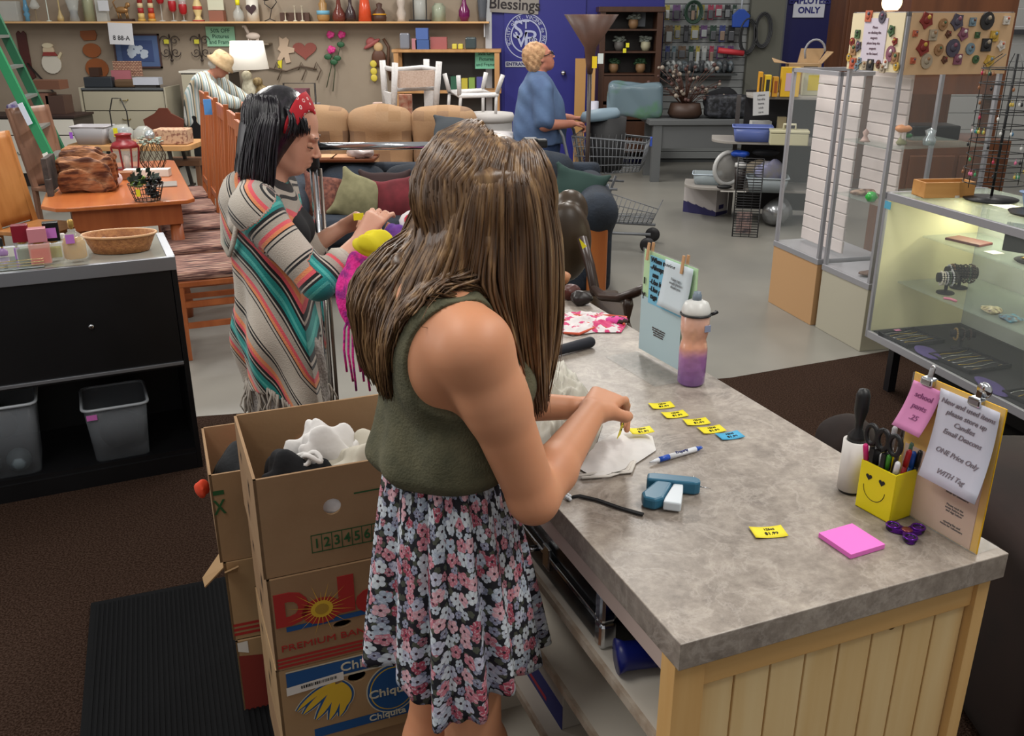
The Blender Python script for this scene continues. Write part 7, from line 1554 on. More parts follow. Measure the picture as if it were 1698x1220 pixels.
def magnet(p,rz,r_,i,where):
 b=M();b.X=Matrix.Rotation(PI/2,4,'X');q_=rnd.randrange(3);n2_=(14,10,4)[q_];rr=[r_*(1 if q_==0 else(1 if j%2==0 else .72)if q_==1 else 1)for j in range(n2_)]
 b.prism([(rr[j]*math.cos(2*PI*j/n2_+.78),rr[j]*math.sin(2*PI*j/n2_+.78)*1.1)for j in range(n2_)],0,.008);b.ball((0,0,.008),(r_*.5,r_*.5,.005),8,4)
 c_=i%12;t=thing('fridge_magnet','%s fridge magnet on the %s'%(mn[c_],where),'magnet',p,rz,'fridge magnets on the tower boards');b.build('body',pk(mcs[c_],.5),t)
 b=M();b.X=Matrix.Rotation(PI/2,4,'X');b.ball((r_*.2,r_*.35,.011),(r_*.3,r_*.3,.005),7,4);b.build('detail',pk(mcs[(c_*5+3)%12],.5),t)
spots=((.03,1.64),(.07,1.68),(.05,1.60),(.02,1.56),(.09,1.62),(.06,1.53),(.12,1.545),(.17,1.525),(.22,1.53),(.29,1.535),(.35,1.54),(.38,1.59),(.40,1.65),(.36,1.70),(.42,1.57),(.44,1.53),(.27,1.765),(.15,1.77),(.10,1.515),(.33,1.515))
for i,(y,z)in enumerate(spots):magnet(W3(-.007,d_t-y-.0,z),EA-PI/2,.020+.008*(i%3),i,'cream board, %s from its far edge'%NUM[sorted(s_[0]for s_ in spots).index(y)])
for i in range(24):x=.05+.51*((i*7)%12)/11+rnd.uniform(-.012,.012);z=1.53+.06*((i*5+2*(i>11))%4)+rnd.uniform(-.012,.012)+.03;magnet(W3(x,-.009,z),EA,.019+.007*(i%4),i+5,'peach board, %s %s'%(('bottom','lower','upper','top')[(i*5+2*(i>11))%4]+' row,',NUM[((i*7)%12)]+' from left'))
# things inside the tower
def onT(x,y,z,b,m,label,name,cat,**kw):p=W3(x,y,z);return single(name,label,cat,b,m,(p.x,p.y,p.z),**kw)
t=thing('flower_figurine','orange flower figurine on the tower upper glass shelf','figurine',W3(.16,.12,1.1245));b=M();b.lathe([(.02,0),(.03,.01),(.012,.04),(.01,.06)],seg=12);b.build('stem',pk('#8a8a6a'),t);b=M();b.ball((0,0,.085),(.045,.035,.022));b.build('petals',pk('#c98a5c'),t);b=M();b.ball((.03,-.01,.05),(.02,.01,.012));b.build('leaf',pk('#2f6a3c'),t)
onT(.06,.30,1.1245,M().lathe([(.03,0),(.02,.01),(.01,.03),(.018,.05),(0,.07)],seg=12),pk('#a58a80'),'tiny pale lady figurine on the tower upper shelf','lady_figurine','figurine')
onT(.30,.08,1.1245,M().lathe([(.03,0),(.035,.03),(.02,.05),(.03,.075),(0,.09)],seg=12),mat('silver_ball','#b9c4c6',.2,.6),'silver bunny figurine on the tower upper shelf','bunny_figurine','figurine')
onT(.03,.13,.8245,M().lathe([(.02,0),(.035,.025),(.02,.05),(.0,.055)],seg=14),mat('green_glass_piece','#2f9a3f',.15),'bright green glass ball on the tower lower shelf','glass_ball','ornament')
crumple('brown_trinket','brown and cream trinkets on the tower lower shelf','trinket',W3(.10,.30,.8245+.018),(.08,.04,.018),mat('brown_cream','#4a2f24',.5,n2='#a58c78',nsc=40),h=.006,seed=4)
crumple('brown_trinket','brown leather trinket on the tower base','trinket',W3(.10,.15,.397+.014),(.06,.04,.014),pk('#4f3424'),h=.006,seed=5)
# globe lamp on the tower
p=W3(.04,.2,ht+.001);t=thing('globe_lamp','lit round globe lamp standing on top of the tower','lamp',p);b=M();b.ball((0,0,.045),.05,18,12);b.build('globe',mat('lit_globe','#f2dcb8',.5,emit='#ffdba0',es=3.0),t);b=M();b.lathe([(.04,0),(.035,.006)],seg=14);b.build('foot',pk('#8a5a4a'),t)
# far tower with tan base
o2=W3(.0,d_t+.03,0);t2_=tower('glass_tower','lower glass display tower with tan wooden base behind the magnet tower',o2.x-.015,o2.y,.42,.52,1.48,.38,mat('tan_laminate','#b08a62',.5),())
b=M();z=.43
while z<1.42:b.box(.17,.185,.03,.49,z,z+.075);z+=.08
b.build('slat_panel',slatw,t2_,bev=.004)
# ---- the jewellery case
jc=PY(1437,548,4.3);JB,JT=PY(1437,548,4.3).z,PY(1485,318,4.3).z;JL,JW=2.3,.55
jo=Vector((jc.x,jc.y,0));jw_=thing('jewellery_case','lit glass jewellery counter with aluminium frame and two glass shelves','display case',jo,EA)
def J(x,y,z):return W3(x,y,z,jo)
b=M()
for q in((-.004,.012,-JL,0,JB-.03,JB+.006),(-.004,JW,-.012,.004,JB-.03,JB+.006),(-.004,.012,-JL,0,JT-.035,JT),(-.004,JW,-.012,.004,JT-.035,JT),(-.004,.012,-.014,.004,JB,JT),(JW-.014,JW,-.014,.004,JB,JT)):b.box(*q)
b.build('frame',alum,jw_,bev=.002)
b=M();b.box(.012,JW,-JL,-.012,JB-.028,JB);b.build('floor_panel',pk('#14141a',.6),jw_)
b=M();b.box(.012,JW-.014,-.012,-.004,JB,JT-.035);b.build('end_panel',mat('cream_interior','#c9c6a0',.6),jw_)
b=M();b.box(JW-.012,JW-.004,-JL,-.014,JB,JT-.035);b.build('back_panel',pk('#aeb5ae',.5),jw_)
b=M();b.box(0,.004,-JL,-.014,JB+.006,JT-.035);b.build('front_glass',clearg,jw_)
b=M();b.box(.012,JW,-JL,-.012,JT-.012,JT-.004);b.build('top_glass',mat('top_glass','#b7c4b6',.04,alpha=.4),jw_)
b=M();b.box(.10,.14,-.10,-.06,0,JB-.03);b.build('leg',pk('#1c1b1e',.4),jw_);b=M();b.box(.10,JW,-JL,-.30,.0,.06);b.build('plinth',pk('#15120f',.7),jw_)
b=M();b.box(.30,JW-.02,-JL,-.15,.05,JB-.03);b.build('lower_cabinet',pk('#1a1714',.7),jw_)
jz2,jz1=JB+(JT-JB)*.36,JB+(JT-JB)*.68
b=M();b.box(.12,JW-.02,-JL,-.02,jz2-.004,jz2+.004);b.build('glass_shelf',shelfg,jw_);b=M();b.box(.22,JW-.02,-JL,-.02,jz1-.004,jz1+.004);b.build('glass_shelf',shelfg,jw_)
b=M();b.tube([(JW-.06,-.05,JT-.05),(JW-.06,-JL,JT-.05)],.012,8);b.build('light_tube',mat('case_tube','#ffffff',.5,emit='#fff6c8',es=6.0),jw_)
jl=area('case_tube_light',tuple(J(JW-.12,-1.0,JT-.05)),(.05,1.9),9,(1,.96,.72),(0,R(22),EA))
b=M();b.box(-.006,-.004,-.05,-.005,JT-.075,JT-.04);b.build('blue_sticker',pk('#4f9ab5',.6),jw_)
def onJ(x,y,z,b,m,label,name,cat='jewellery',rz=0,group=None,**kw):p=J(x,y,z);return single(name,label,cat,b,m,(p.x,p.y,p.z),EA+rz,group,**kw)
gold=mat('gold_chain','#b59a4a',.3,.9);silv=mat('silver_chain','#b9bcc0',.25,.9);velv=mat('black_velvet','#0d0d11',.8);purp=mat('purple_cloth','#3c3060',.85)
b=M();b.box(.02,JW-.04,-JL+.02,-.03,0,.004);onJ(0,0,JB+.001,b,velv,'black velvet lining on the floor of the jewellery case','velvet_lining','lining')
for i,(x,y,w2,d2)in enumerate(((.12,-.18,.11,.10),(.17,-.52,.12,.12),(.17,-.98,.12,.12),(.17,-1.4,.12,.12))):
 lb=('nearest the lit end','second from the lit end','third from the lit end','fourth from the lit end')[i]
 t=thing('chain_tray','black tray of fine chains on the case floor, '+lb,'jewellery',J(x,y,JB+.006),EA+R(6),'trays of chains on the case floor')
 b=M();b.box(-w2,w2,-d2,d2,0,.006);b.box(-w2,w2,-d2,-d2+.008,0,.018);b.box(-w2,w2,d2-.008,d2,0,.018);b.box(-w2,-w2+.008,-d2,d2,0,.018);b.box(w2-.008,w2,-d2,d2,0,.018);b.build('tray',velv,t)
 for j in range(7):b=M();y2=-d2+.02+j*(2*d2-.04)/6;b.tube([(-w2*.8+.2*w2*q+.004*math.sin(q*3+j),y2+.006*math.sin(q+j),.009)for q in range(9)],.0022,4);b.build('chain',gold if(i+j)%2 else silv,t)
crumple('purple_cloth','purple cloth on the case floor between the chain trays','cloth',J(.06,-.38,JB+.012),(.05,.10,.008),purp,h=.008,seed=2);crumple('purple_cloth','purple cloth on the case floor beside the third chain tray','cloth',J(.05,-.80,JB+.012),(.045,.12,.008),purp,h=.008,seed=3)
single('pink_price_tag','pink price tag on the chain tray nearest the lit end','tag',M().box(-.015,.015,-.01,.01,0,.002),pk('#c77aa0',.6),J(.10,-.10,JB+.026),EA)
# bracelet bars
def bracelets(x,y,z,label,r_,seed,n=9,gap=.012):
 rnd=random.Random(seed);t=thing('bracelet_stand',label,'jewellery',J(x,y,z),EA+R(-20));b=M();b.lathe([(.04,0),(.04,.006),(.008,.008),(.008,.07)],seg=16);b.build('stand_base',velv,t);b=M();b.tube([(-n*gap/2-.01,0,.075),(n*gap/2+.01,0,.075)],r_*.8,12);b.build('padded_bar',velv,t)
 for j in range(n):
  b=M();xx=(j-n/2+.5)*gap;rr=r_*rnd.uniform(1.0,1.25)
  for q in range(18):a=2*PI*q/18;b.ball((xx+rnd.uniform(-.001,.001),rr*math.cos(a),.075-.004+rr*math.sin(a)),rnd.uniform(.004,.0055),6,4)
  b.build('bracelet',pk(rnd.choice(('#c9c4b8','#2a2420','#6b4a30','#3a2d28','#b8b8bc','#4a5a48','#8a6f3c')),.3),t)
bracelets(.20,-.26,jz2+.005,'bracelet bar with white and dark bangles on the lower glass shelf, front of two',.028,3,6);bracelets(.32,-.20,jz2+.005,'bracelet bar with brown bangles on the lower glass shelf, rear of two',.036,4,10)
bracelets(.25,-.36,JB+.008,'small bar with two gold bangles on the case floor',.022,6,3,.03)
onJ(.40,-.42,jz1+.005,M().box(-.06,.06,-.006,.006,0,.13),velv,'black velvet necklace card on the upper glass shelf','velvet_card',rz=-R(60),bev=.004)
t=thing('necklace_bust','black velvet bust with a silver necklace on the lower glass shelf','jewellery',J(.36,-.80,jz2+.005),EA-R(60));b=M();b.X=Matrix.Rotation(PI/2,4,'X');b.prism([(-.055,0),(.055,0),(.075,.10),(.03,.15),(-.03,.15),(-.075,.10)],-.02,.0);b.build('bust',velv,t,bev=.006);b=M();b.tube([(-.035,-.003,.14),(-.03,-.004,.09),(0,-.005,.055),(.03,-.004,.09),(.035,-.003,.14)],.003,5);b.build('necklace',silv,t)
t=thing('brooch_tray','round black tray of brooches on the upper glass shelf','jewellery',J(.36,-.60,jz1+.005),EA);b=M();b.lathe([(.09,0),(.10,.006),(0,.007)],seg=24);b.build('tray',velv,t);rnd=random.Random(6)
for j in range(16):a=rnd.uniform(0,6.3);r_=rnd.uniform(0,.08);b=M();b.ball((r_*math.cos(a),r_*math.sin(a),.012),(.011,.009,.005),7,4);b.build('brooch',(gold,silv,pk('#cfc8b0'),pk('#6a4a8a'))[j%4],t)
onJ(.33,-.20,jz1+.005,M().box(-.09,.09,-.05,.05,0,.012),pk('#5c2622',.4),'dark red jewellery box lid on the upper glass shelf','box_lid','box',rz=R(-75),bev=.003);onJ(.30,-.40,jz1+.005,M().box(-.03,.03,-.03,.03,0,.002),pk('#cfcfc6',.6),'white card on the upper glass shelf','white_card','card')
for j,(y,c_,lb)in enumerate(((-.56,'#c9c29a','cream'),(-.68,'#4f8fa8','turquoise'),(-.84,'#b9b0a8','pearl'),(-1.0,'#c9b25a','gold'))):crumple('beaded_necklace','%s beaded necklace heaped on the lower glass shelf'%lb,'jewellery',J(.20,y,jz2+.014),(.045,.05,.010),mat('beads'+c_,c_,.3,n2='#5a4a42',nsc=60),h=.005,seed=j,amp=.9)
single('ribbon','pink and green ribbon on the lower glass shelf by the bracelet bars','ribbon',M().tube([(0,0,.004),(.02,-.02,.006),(.035,-.05,.004)],.006,6),pk('#c97a90',.6),J(.13,-.34,jz2+.005))
# on the case top
t=thing('wooden_box','open light wood box on top of the jewellery case','box',J(.06,-.14,JT+.001),EA-R(8));om=wood('box_wood','#a8743c','#bd8a4e',.5,0,.8);b=M();b.box(-.0,.24,-.055,-.045,0,.07);b.box(0,.24,.045,.055,0,.07);b.box(0,.01,-.05,.05,0,.07);b.box(.23,.24,-.05,.05,0,.07);b.box(0,.24,-.05,.05,0,.006);b.build('body',om,t,bev=.002)
p=J(.32,-.30,JT+.001);t=thing('earring_spinner','tall black wire earring spinner hung with earrings on the jewellery case','display rack',p,EA);bw_=pk('#151517',.4)
b=M();b.lathe([(.11,0),(.115,.008),(.02,.014),(.006,.02)],seg=24);b.build('tray_base',bw_,t);b=M();b.tube([(0,0,.01),(0,0,.62)],.006,8);b.build('pole',bw_,t)
rnd=random.Random(9)
for j in range(9):
 z=.08+j*.06;b=M();r_=.13;b.tube([(r_*math.cos(a),r_*math.sin(a),z)for a in[2*PI*q/24 for q in range(24)]],.0022,4,closed=True)
 b.tube([(-r_,0,z),(r_,0,z)],.002,4);b.build('ring',bw_,t)
for q in range(6):a=2*PI*q/6;b=M();b.tube([(.13*math.cos(a),.13*math.sin(a),.06),(.13*math.cos(a),.13*math.sin(a),.57),(.06*math.cos(a),.06*math.sin(a),.62)],.0022,4);b.build('wire',bw_,t)
for j in range(60):
 a=rnd.uniform(2.6,6.4);z=.08+.06*rnd.randrange(1,9);r_=.135;c_=rnd.choice(('#b9a04a','#c9c9c4','#a8304a','#3a6a8a','#1f1f22','#c96a8a','#3f8a5a','#8a5a3a'));x,y=r_*math.cos(a),r_*math.sin(a)
 b=M();b.tube([(x,y,z),(x,y,z-.012)],.001,4);b.ball((x,y,z-.018),(.006,.006,.009),6,4);b.build('earring',pk(c_,.3,0),t)
p=J(.34,-.75,JT+.001);t=thing('brooch_cushion','black display cone crowded with gold brooches and a green tag on the case','jewellery',p,EA);b=M();b.lathe([(.13,0),(.12,.1),(.07,.24),(.02,.30)],seg=24);b.build('velvet_cone',velv,t)
for j in range(46):a=rnd.uniform(2.5,5.6);u_=rnd.random();r_=.128-.09*u_;z=.03+.24*u_;b=M();b.ball((r_*math.cos(a),r_*math.sin(a),z),(.013,.013,.016),7,4);b.build('brooch',(gold,silv,gold,pk('#8a4a3a',.3))[j%4],t)
b=M();b.box(-.125,-.10,-.07,-.065,.02,.05);b.build('green_tag',pk('#7ac08a',.6),t)
tub(J(.42,-.52,JT+.001),EA,.20,.14,.07,'pale blue plastic bin on the jewellery case',pk('#7a8fae',.4),pk('#8a9fc0',.4),.85,'bin','blue_bin',.004)
single('white_stand','pile of white cards on the jewellery case beside the wooden box','cards',M().box(-.05,.05,-.03,.03,0,.01),pk('#b5b2a8',.5),J(.24,-.18,JT+.001),EA+R(20));
p=J(.26,-.62,JT+.001);single('oval_mirror','dark oval tray standing on the case under the spinner','tray',M().lathe([(.09,0),(.10,.012),(.085,.008),(0,.006)],seg=26),pk('#2a2522',.3),p)
# ---- brown cabinet behind the tower, and right wall furniture
k0=PY(1500,250,6.6).x;t=thing('brown_cabinet','brown wooden cabinet standing behind the magnet tower','cabinet',(k0,6.6,0));bwd=wood('brown_cab','#4a2a18','#5f3820',.4,2,.6);b=M();b.box(0,.75,0,.5,0,.95);b.build('body',bwd,t,bev=.004);b=M();b.box(0.0,.75,.25,.5,1.25,2.1);b.build('hutch',bwd,t);b=M();b.box(0,.02,.25,.5,.95,1.25);b.build('hutch_side',bwd,t);b=M();b.box(.73,.75,.25,.5,.95,1.25);b.build('hutch_side',bwd,t)
for i in range(2):b=M();b.box(.04+.35*i,.36+.35*i,-.02,0,.1,.85);d_=b.build('door',bwd,t,bev=.006);b=M();b.ball((.33+.1*i,-.03,.55),.015);b.build('knob',gold,d_)
single('black_player','black boxy record player on the brown cabinet','record player',M().box(0,.34,0,.24,0,.10),pk('#131316',.3),(k0+.05,6.63,.951),bev=.01)
k1=PY(1470,60,9).x;t=thing('tall_wardrobe','tall brown wooden cabinet far behind the magnet tower','cabinet',(k1,10.2,0));b=M();b.box(0,1.25,0,.5,0,2.15);b.build('body',bwd,t,bev=.004)
for i in range(3):b=M();b.box(.03+.4*i,.41+.4*i,-.02,0,.1,2.1);b.build('door',bwd,t,bev=.006)
w0,w1=PY(1620,83,YW-.02),PY(1648,40,YW-.02);o=M().box(w0.x,w1.x,YW-.05,YW-.02,w0.z,w1.z).build('window_1',mat('daylight_pane','#ffffff',.5,emit='#f4f6ff',es=1.6));struct(o)
single('switch_plate','cream switch plate on the white wall right of the tower','switch',M().box(-.05,.05,-.02,0,-.07,.07),pk('#b9b39c'),(PY(1655,112,YW-.02).x,YW-.011,PY(1655,112,YW-.02).z),bev=.004)
b=M();b.box(-.3,.3,-.1,0,-.03,.03);single('dark_bracket','dark grey bracket high on the white wall','bracket',b,pk('#4a4a4e'),(PY(1695,53,YW).x,YW-.011,PY(1695,53,YW).z))
# ================================================ ROUND-ENDED SHELF RACK WITH HOUSEWARES
ra=PY(1150,285,8.6);rk_y=8.25;shm_=mat('rack_shelf','#8f8a84',.5)
r0x,r1x=PY(1136,290,8.7).x,PY(1330,320,8.0).x
rr_=thing('shelf_rack','three-tier shelf rack with grey rounded shelves and dark back','shelf',(r0x,8.7,0),R(-12))
def RP(x,y,z):return rotp((r0x,8.7),R(-12),x,y)+(z,)
zsR=[PY(1230,312,8.35).z,PY(1230,233,8.4).z,PY(1250,158,8.4).z]
for z,xl_,wd in zip(zsR,(0,.22,.50),(1.2,1.0,.72)):
 pts=[(xl_+wd,-.28),(xl_+wd,.2),(xl_,.2)]+[(xl_+.22-.22*math.cos(a)*1.0,-.06-.22*math.sin(a))for a in[PI/2*i/8 for i in range(9)]];b=M();b.prism(pts,z-.025,z);b.build('shelf',shm_,rr_,bev=.004)
b=M();b.box(.5,1.25,.2,.24,.05,zsR[2]+.02);b.build('back_panel',pk('#1f1d1f'),rr_)
for x in(.42,1.2):
 b=M();b.box(x,x+.04,.12,.16,0,zsR[2]-.025);b.build('upright',pk('#4a4543'),rr_)
def RT(px,z,y):p=PY(px,300,y);return(p.x,y,z+.001)
tub(RT(1172,zsR[0],8.62),R(-12),.26,.24,.10,'clear shallow tub at the left of the rack bottom shelf',mat('clear_tub','#a9b4b8',.2,alpha=.6),mat('tub_rim','#b9c6d2',.3),.85,'tub','plastic_tub',.005)
p=RT(1206,zsR[0],8.45);t=thing('ring_lid','large round white plastic lid standing on the rack bottom shelf','lid',(p[0],p[1],p[2]+.165),rot=(0,0,R(20)));b=M();b.tube([(.145*math.cos(a),0,.145*math.sin(a))for a in[2*PI*q/32 for q in range(32)]],.020,8,closed=True);b.build('rim',mat('milky_plastic','#b5b5b3',.3),t);b=M();b.X=Matrix.Rotation(PI/2,4,'X');b.lathe([(.145,-.004),(.145,.004),(0,.005)],seg=28);b.build('disc',mat('milky_clear','#9a9894',.3,alpha=.6),t)
p=RT(1226,zsR[0],8.28);t=thing('travel_mug','dark brown travel mug with white lid on the rack bottom shelf','mug',p);b=M();b.lathe([(.04,0),(.05,.2)],seg=18);b.build('body',pk('#1e1513',.4),t);b=M();b.lathe([(.054,.2),(.05,.235),(.03,.24)],seg=18);b.build('lid',pk('#b5b4b2'),t)
crumple('plastic_bundle','bright blue plastic bundle above the travel mug on the rack','cloth',(p[0]+.02,8.42,zsR[0]+.30),(.08,.05,.03),pk('#1f47a8',.4),h=.01,seed=3,amp=.5)
tub(RT(1272,zsR[0],8.22),R(-12),.36,.26,.13,'grey plastic bin of bagged goods on the rack bottom shelf',mat('grey_bin','#8a9296',.4),mat('grey_bin_rim','#9aa3a8',.4),.85,'bin','plastic_bin',.006)
p=RT(1272,zsR[0]+.13,8.24);crumple('bagged_goods','clear bag of blue and pink items heaped in the grey bin','bag',(p[0],p[1],p[2]+.02),(.14,.09,.09),mat('mixed_bag','#7f7c78',.3,n2='#74769a',nsc=9),h=.012,seed=6,amp=.7)
crumple('beige_pouch','beige pouch behind the grey bin on the rack','bag',(p[0]-.02,p[1]+.2,p[2]+.02),(.16,.05,.09),pk('#8f8473'),h=.014,seed=2,amp=.3)
crumple('dark_folded_cloth','dark folded cloth at the back of the rack bottom shelf','cloth',(p[0]+.02,p[1]+.19,p[2]+.18),(.13,.04,.035),pk('#22242a'),h=.014,seed=2,amp=.2)
single('spatula','white spatula lying over the rack bottom shelf edge','utensil',M().bar((0,0,.012),(.22,-.03,.012),.02,.008),pk('#b9b6b0'),RT(1196,zsR[0],8.12));single('black_brush','small black brush on the rack bottom shelf edge','brush',M().ball((0,0,.02),(.07,.03,.02)),pk('#151516'),RT(1202,zsR[0],8.3))
tub(RT(1240,zsR[1],8.4),R(-12),.34,.24,.13,'translucent blue plastic bin on the rack middle shelf',mat('blue_clear','#6272b0',.2,alpha=.75),mat('blue_rim','#7f8fd0',.3),.88,'bin','blue_bin',.006)
p=RT(1300,zsR[1],8.12);t=thing('sewing_box','cream plastic handled storage box on the rack middle shelf','box',p,R(-12));b=M();b.box(-.16,.16,-.09,.09,0,.10);b.build('body',pk('#b5b08f',.5),t,bev=.008);b=M();b.box(-.165,.165,-.095,.095,.102,.125);b.build('lid',pk('#bdb898',.5),t,bev=.006);b=M();b.tube([(-.05,0,.125),(-.05,0,.17),(.05,0,.17),(.05,0,.125)],.010,6);b.build('handle',pk('#c9c5aa',.5),t)
single('white_notebook','white folded item behind the blue bin on the rack','book',M().box(-.09,.09,-.05,.05,0,.05),pk('#b9b9b6'),RT(1252,zsR[1]+.10,8.62));
p=PY(1278,205,8.5);single('beige_book','beige book standing on the rack middle shelf','book',M().box(-.035,.035,0,.05,0,.2),pk('#a89a78'),(PY(1297,205,8.45).x,8.45,zsR[1]+.001))
s_=sign(1247,1277,152,191,'#b5b5b5',['please','handle','items','with','care'],'#55555a','white typed notice hanging from the rack top shelf',.025,y=8.0,tilt=R(-4),bold=.0001)
def yb(px0,px1,py0,py1,c_,lb,nm='yellow_box',y=8.25,acc=None):
 a_,c2=PY(px0,py1,y),PY(px1,py0,y);t=thing(nm,lb,'box',((a_.x+c2.x)/2,y,zsR[2]+.001),R(-8));w2=(c2.x-a_.x)/2;h_=c2.z-a_.z;b=M();b.box(-w2,w2,-.04,.06,0,h_);b.build('carton',pk(c_,.5),t,bev=.003)
 if acc:b=M();b.box(-w2*.55,w2*.55,-.043,-.04,h_*.2,h_*.8);b.build('printed_panel',pk(acc,.4),t)
 return t
yb(1256,1266,112,153,'#c98f1c','slim yellow-orange box at the left of the rack top shelf',acc='#3a2a1a');yb(1266,1280,114,150,'#d0ae22','yellow plastic pack second from the left on the rack top shelf',acc='#2a2a24');yb(1280,1292,118,151,'#b5821c','amber yellow pack in the middle of the rack top shelf',acc='#8a4a1c');yb(1293,1328,106,155,'#c9a01f','large yellow box with pink and white labels on the rack top shelf',acc='#b79aa8');yb(1330,1368,108,150,'#b5b49a','white and yellow box right of the large yellow box',y=8.4,acc='#c9b422')
p=PY(1330,104,8.7);t=thing('open_carton','open brown cardboard box with raised flaps on the rack top','box',(p.x,8.62,zsR[2]+.001),R(-8));b=M();b.box(-.15,.13,-.1,.1,0,.26);b.build('body',kraft2,t);
for q_ in(((-.15,-.1,.26),(-.15,.1,.26),(-.28,.1,.30),(-.28,-.1,.27)),((.13,-.1,.26),(.13,.1,.26),(.2,.1,.36),(.22,-.1,.36)),((-.05,.1,.26),(.13,.1,.26),(.2,.16,.38),(-.02,.16,.38))):b=M();b.add(q_,[(0,1,2,3)],False);b.build('flap',kraft2,t,solid=.005)
b=M();b.box(-.02,.10,-.103,-.1,.14,.24);b.build('printed_label',pk('#5a4a35'),t);b=M();b.tube([(.0,0,.30)]+[(.0+.0-.09*math.cos(a)+.08,0,.36+.10*math.sin(a))for a in[PI*q/10 for q in range(11)]],.010,6);single('plastic_hoop','grey arched plastic handle rising from the open carton','handle',b,pk('#8f8f94'),(p.x,8.62,zsR[2]))
# floor things by the rack
q0,q1=PZ(1140,345,0),PZ(1186,358,0);t=thing('white_carton','white cardboard box with a purple wave on the floor under the rack','box',(PZ(1186,359,0).x-.0,PZ(1186,359,0).y,.001),R(-42));W_,H_=.30,.29
b=M();b.box(-.36,0,0,.22,0,H_);b.build('carton',pk('#b3adab',.6),t,bev=.003);b=M()
for i in range(8):b.add([(-.36+.045*i,-.0012,0),(-.36+.045*(i+1),-.0012,0),(-.36+.045*(i+1),-.0012,.11-.07*((i+1)/8)),(-.36+.045*i,-.0012,.11-.07*(i/8)+.01*(i%2))],[(0,1,2,3)],False)
b.add([(.0012,0,0),(.0012,.22,0),(.0012,.22,.03),(.0012,0,.04)],[(0,1,2,3)],False);b.add([(.0012,.05,.06),(.0012,.14,.06),(.0012,.14,.10),(.0012,.05,.10)],[(0,1,2,3)],False);b.build('purple_print',pk('#2a2755',.6),t)
g0=PZ(1214,392,0);t=thing('wire_rack','black wire cooling rack leaning upright in front of the shelf rack','rack',(g0.x,g0.y,.002),R(-12),rot=(R(-7),0,R(-12)));b=M();wires(b,((0,0,0),(.21,0,0),(.21,0,.66),(0,0,.66)),3,30,.0026);b.build('wire_grid',pk('#1c1c1e',.4),t);b=M();b.tube([(0,0,0),(.21,0,0),(.21,0,.66),(0,0,.66)],.006,5,closed=True);b.build('outer_wire',pk('#1c1c1e',.4),t)
single('magazine','pinkish magazine leaning behind the black wire rack','magazine',M().box(0,.13,0,.006,0,.18),mat('mag_print','#a88a82',.5,n2='#4a4448',nsc=22),(g0.x+.04,g0.y+.06,.02),rot=(R(-12),0,R(-12)))
p=PZ(1288,378,0);b=M();b.X=Matrix.Rotation(R(70),4,'Y');b.lathe([(.06,-.10),(.10,-.06),(.115,.0),(.115,.10),(.105,.10),(.1,0)],seg=24);single('metal_pot','shiny metal pot lying on its side on the floor by the rack','pot',b,mat('pot_metal','#9a9c9e',.25,.8),(p.x,p.y+.1,.118),R(30))
# brown round stools half hidden right of the counter
vel=mat('brown_velour','#160a06',.9,n2='#20100b',nsc=6)
for px,py,zp,w_,hz,lb in((1400,745,.4,.085,.21,'round brown velour armrest beyond the counter, by the lint roller'),(1720,860,.6,.26,.30,'large dark brown velour armchair at the right frame edge')):
 p=PZ(px,py,zp);o=blob('velour_armchair',[rbox((0,0,hz),(w_,w_*1.6,hz),.06),ell((0,-.02,hz*1.8),(w_*.9,w_*1.4,.10),.06)],vel,None,h=.014);o.location=(p.x+w_*.6,p.y+.1,.006);tag(o,lb,'armchair')
 # ================================================ THINGS ON THE COUNTER
ctz=CZ+.0008
def onC(px,py,z=None):p=PZ(px,py,ctz if z is None else z);return Vector((p.x,p.y,ctz))
ytag=mat('yellow_tag','#e8d820',.6);ink=mat('black_ink','#1a1a1c',.7)
def price_tag(px,py,w_,rz,label,m=ytag,lift=.004,loc=None):
 t=thing('price_tag',label,'tag',loc or onC(px,py),rz,'price tags on the counter');w2,h2=w_/2,w_*.31
 b=M();b.grid(lambda u,v:((u-.5)*w_,(v-.5)*h2*2,.0006+lift*(1-math.cos((u-.5)*2.4))),8,3);b.build('card',m,t,solid=.0006)
 for i,s_ in enumerate(('12345','$1.99')):text('print',s_,.011 if i else .008,ink,t,(.004,.008-.013*i,.0014),(0,0,0),bold=.0001)
 return t
bl=mat('blue_tag_card','#3f9fc8',.6)
for px,py,rz,lb,m in((1097,673,R(12),'yellow price tag nearest the water bottle, first of the row',ytag),(1119,688,R(15),'yellow price tag, second of the row behind the pen',ytag),(1155,700,R(10),'yellow price tag, third of the row behind the pen',ytag),(1180,713,R(16),'yellow price tag beside the blue one, fourth of the row',ytag),(1210,723,R(17),'blue price tag at the end of the yellow row',bl),(1274,883,R(6),'lone yellow price tag near the pink sticky notes',ytag)):price_tag(px,py,.054 if py<800 else .058,rz,lb,m)
# pen
a_,c_=onC(1077,771),onC(1163,746);d_=c_-a_;L=d_.length;t=thing('pen','blue and white ballpoint pen lying on the counter','pen',(a_.x,a_.y,ctz+.006),math.atan2(d_.y,d_.x));bp_=mat('pen_blue','#1f4fb5',.3);wp_=mat('pen_white','#dfe2e8',.3)
def rod(x0,x1,r0,r1,m,nm,par,seg=14):b=M();b.tube([(x0,0,0),(x1,0,0)],[r0,r1],seg);return b.build(nm,m,par)
rod(0,L*.17,.0015,.005,wp_,'tip',t);rod(L*.17,L*.36,.0055,.0058,bp_,'grip',t);rod(L*.36,L*.88,.0056,.0056,wp_,'barrel',t);rod(L*.88,L,.0056,.003,bp_,'cap',t);text('lettering','Property',.0085,mat('navy_ink','#1c2560',.6),t,(L*.6,-.0015,.0056),(R(20),0,0),bold=.0003)
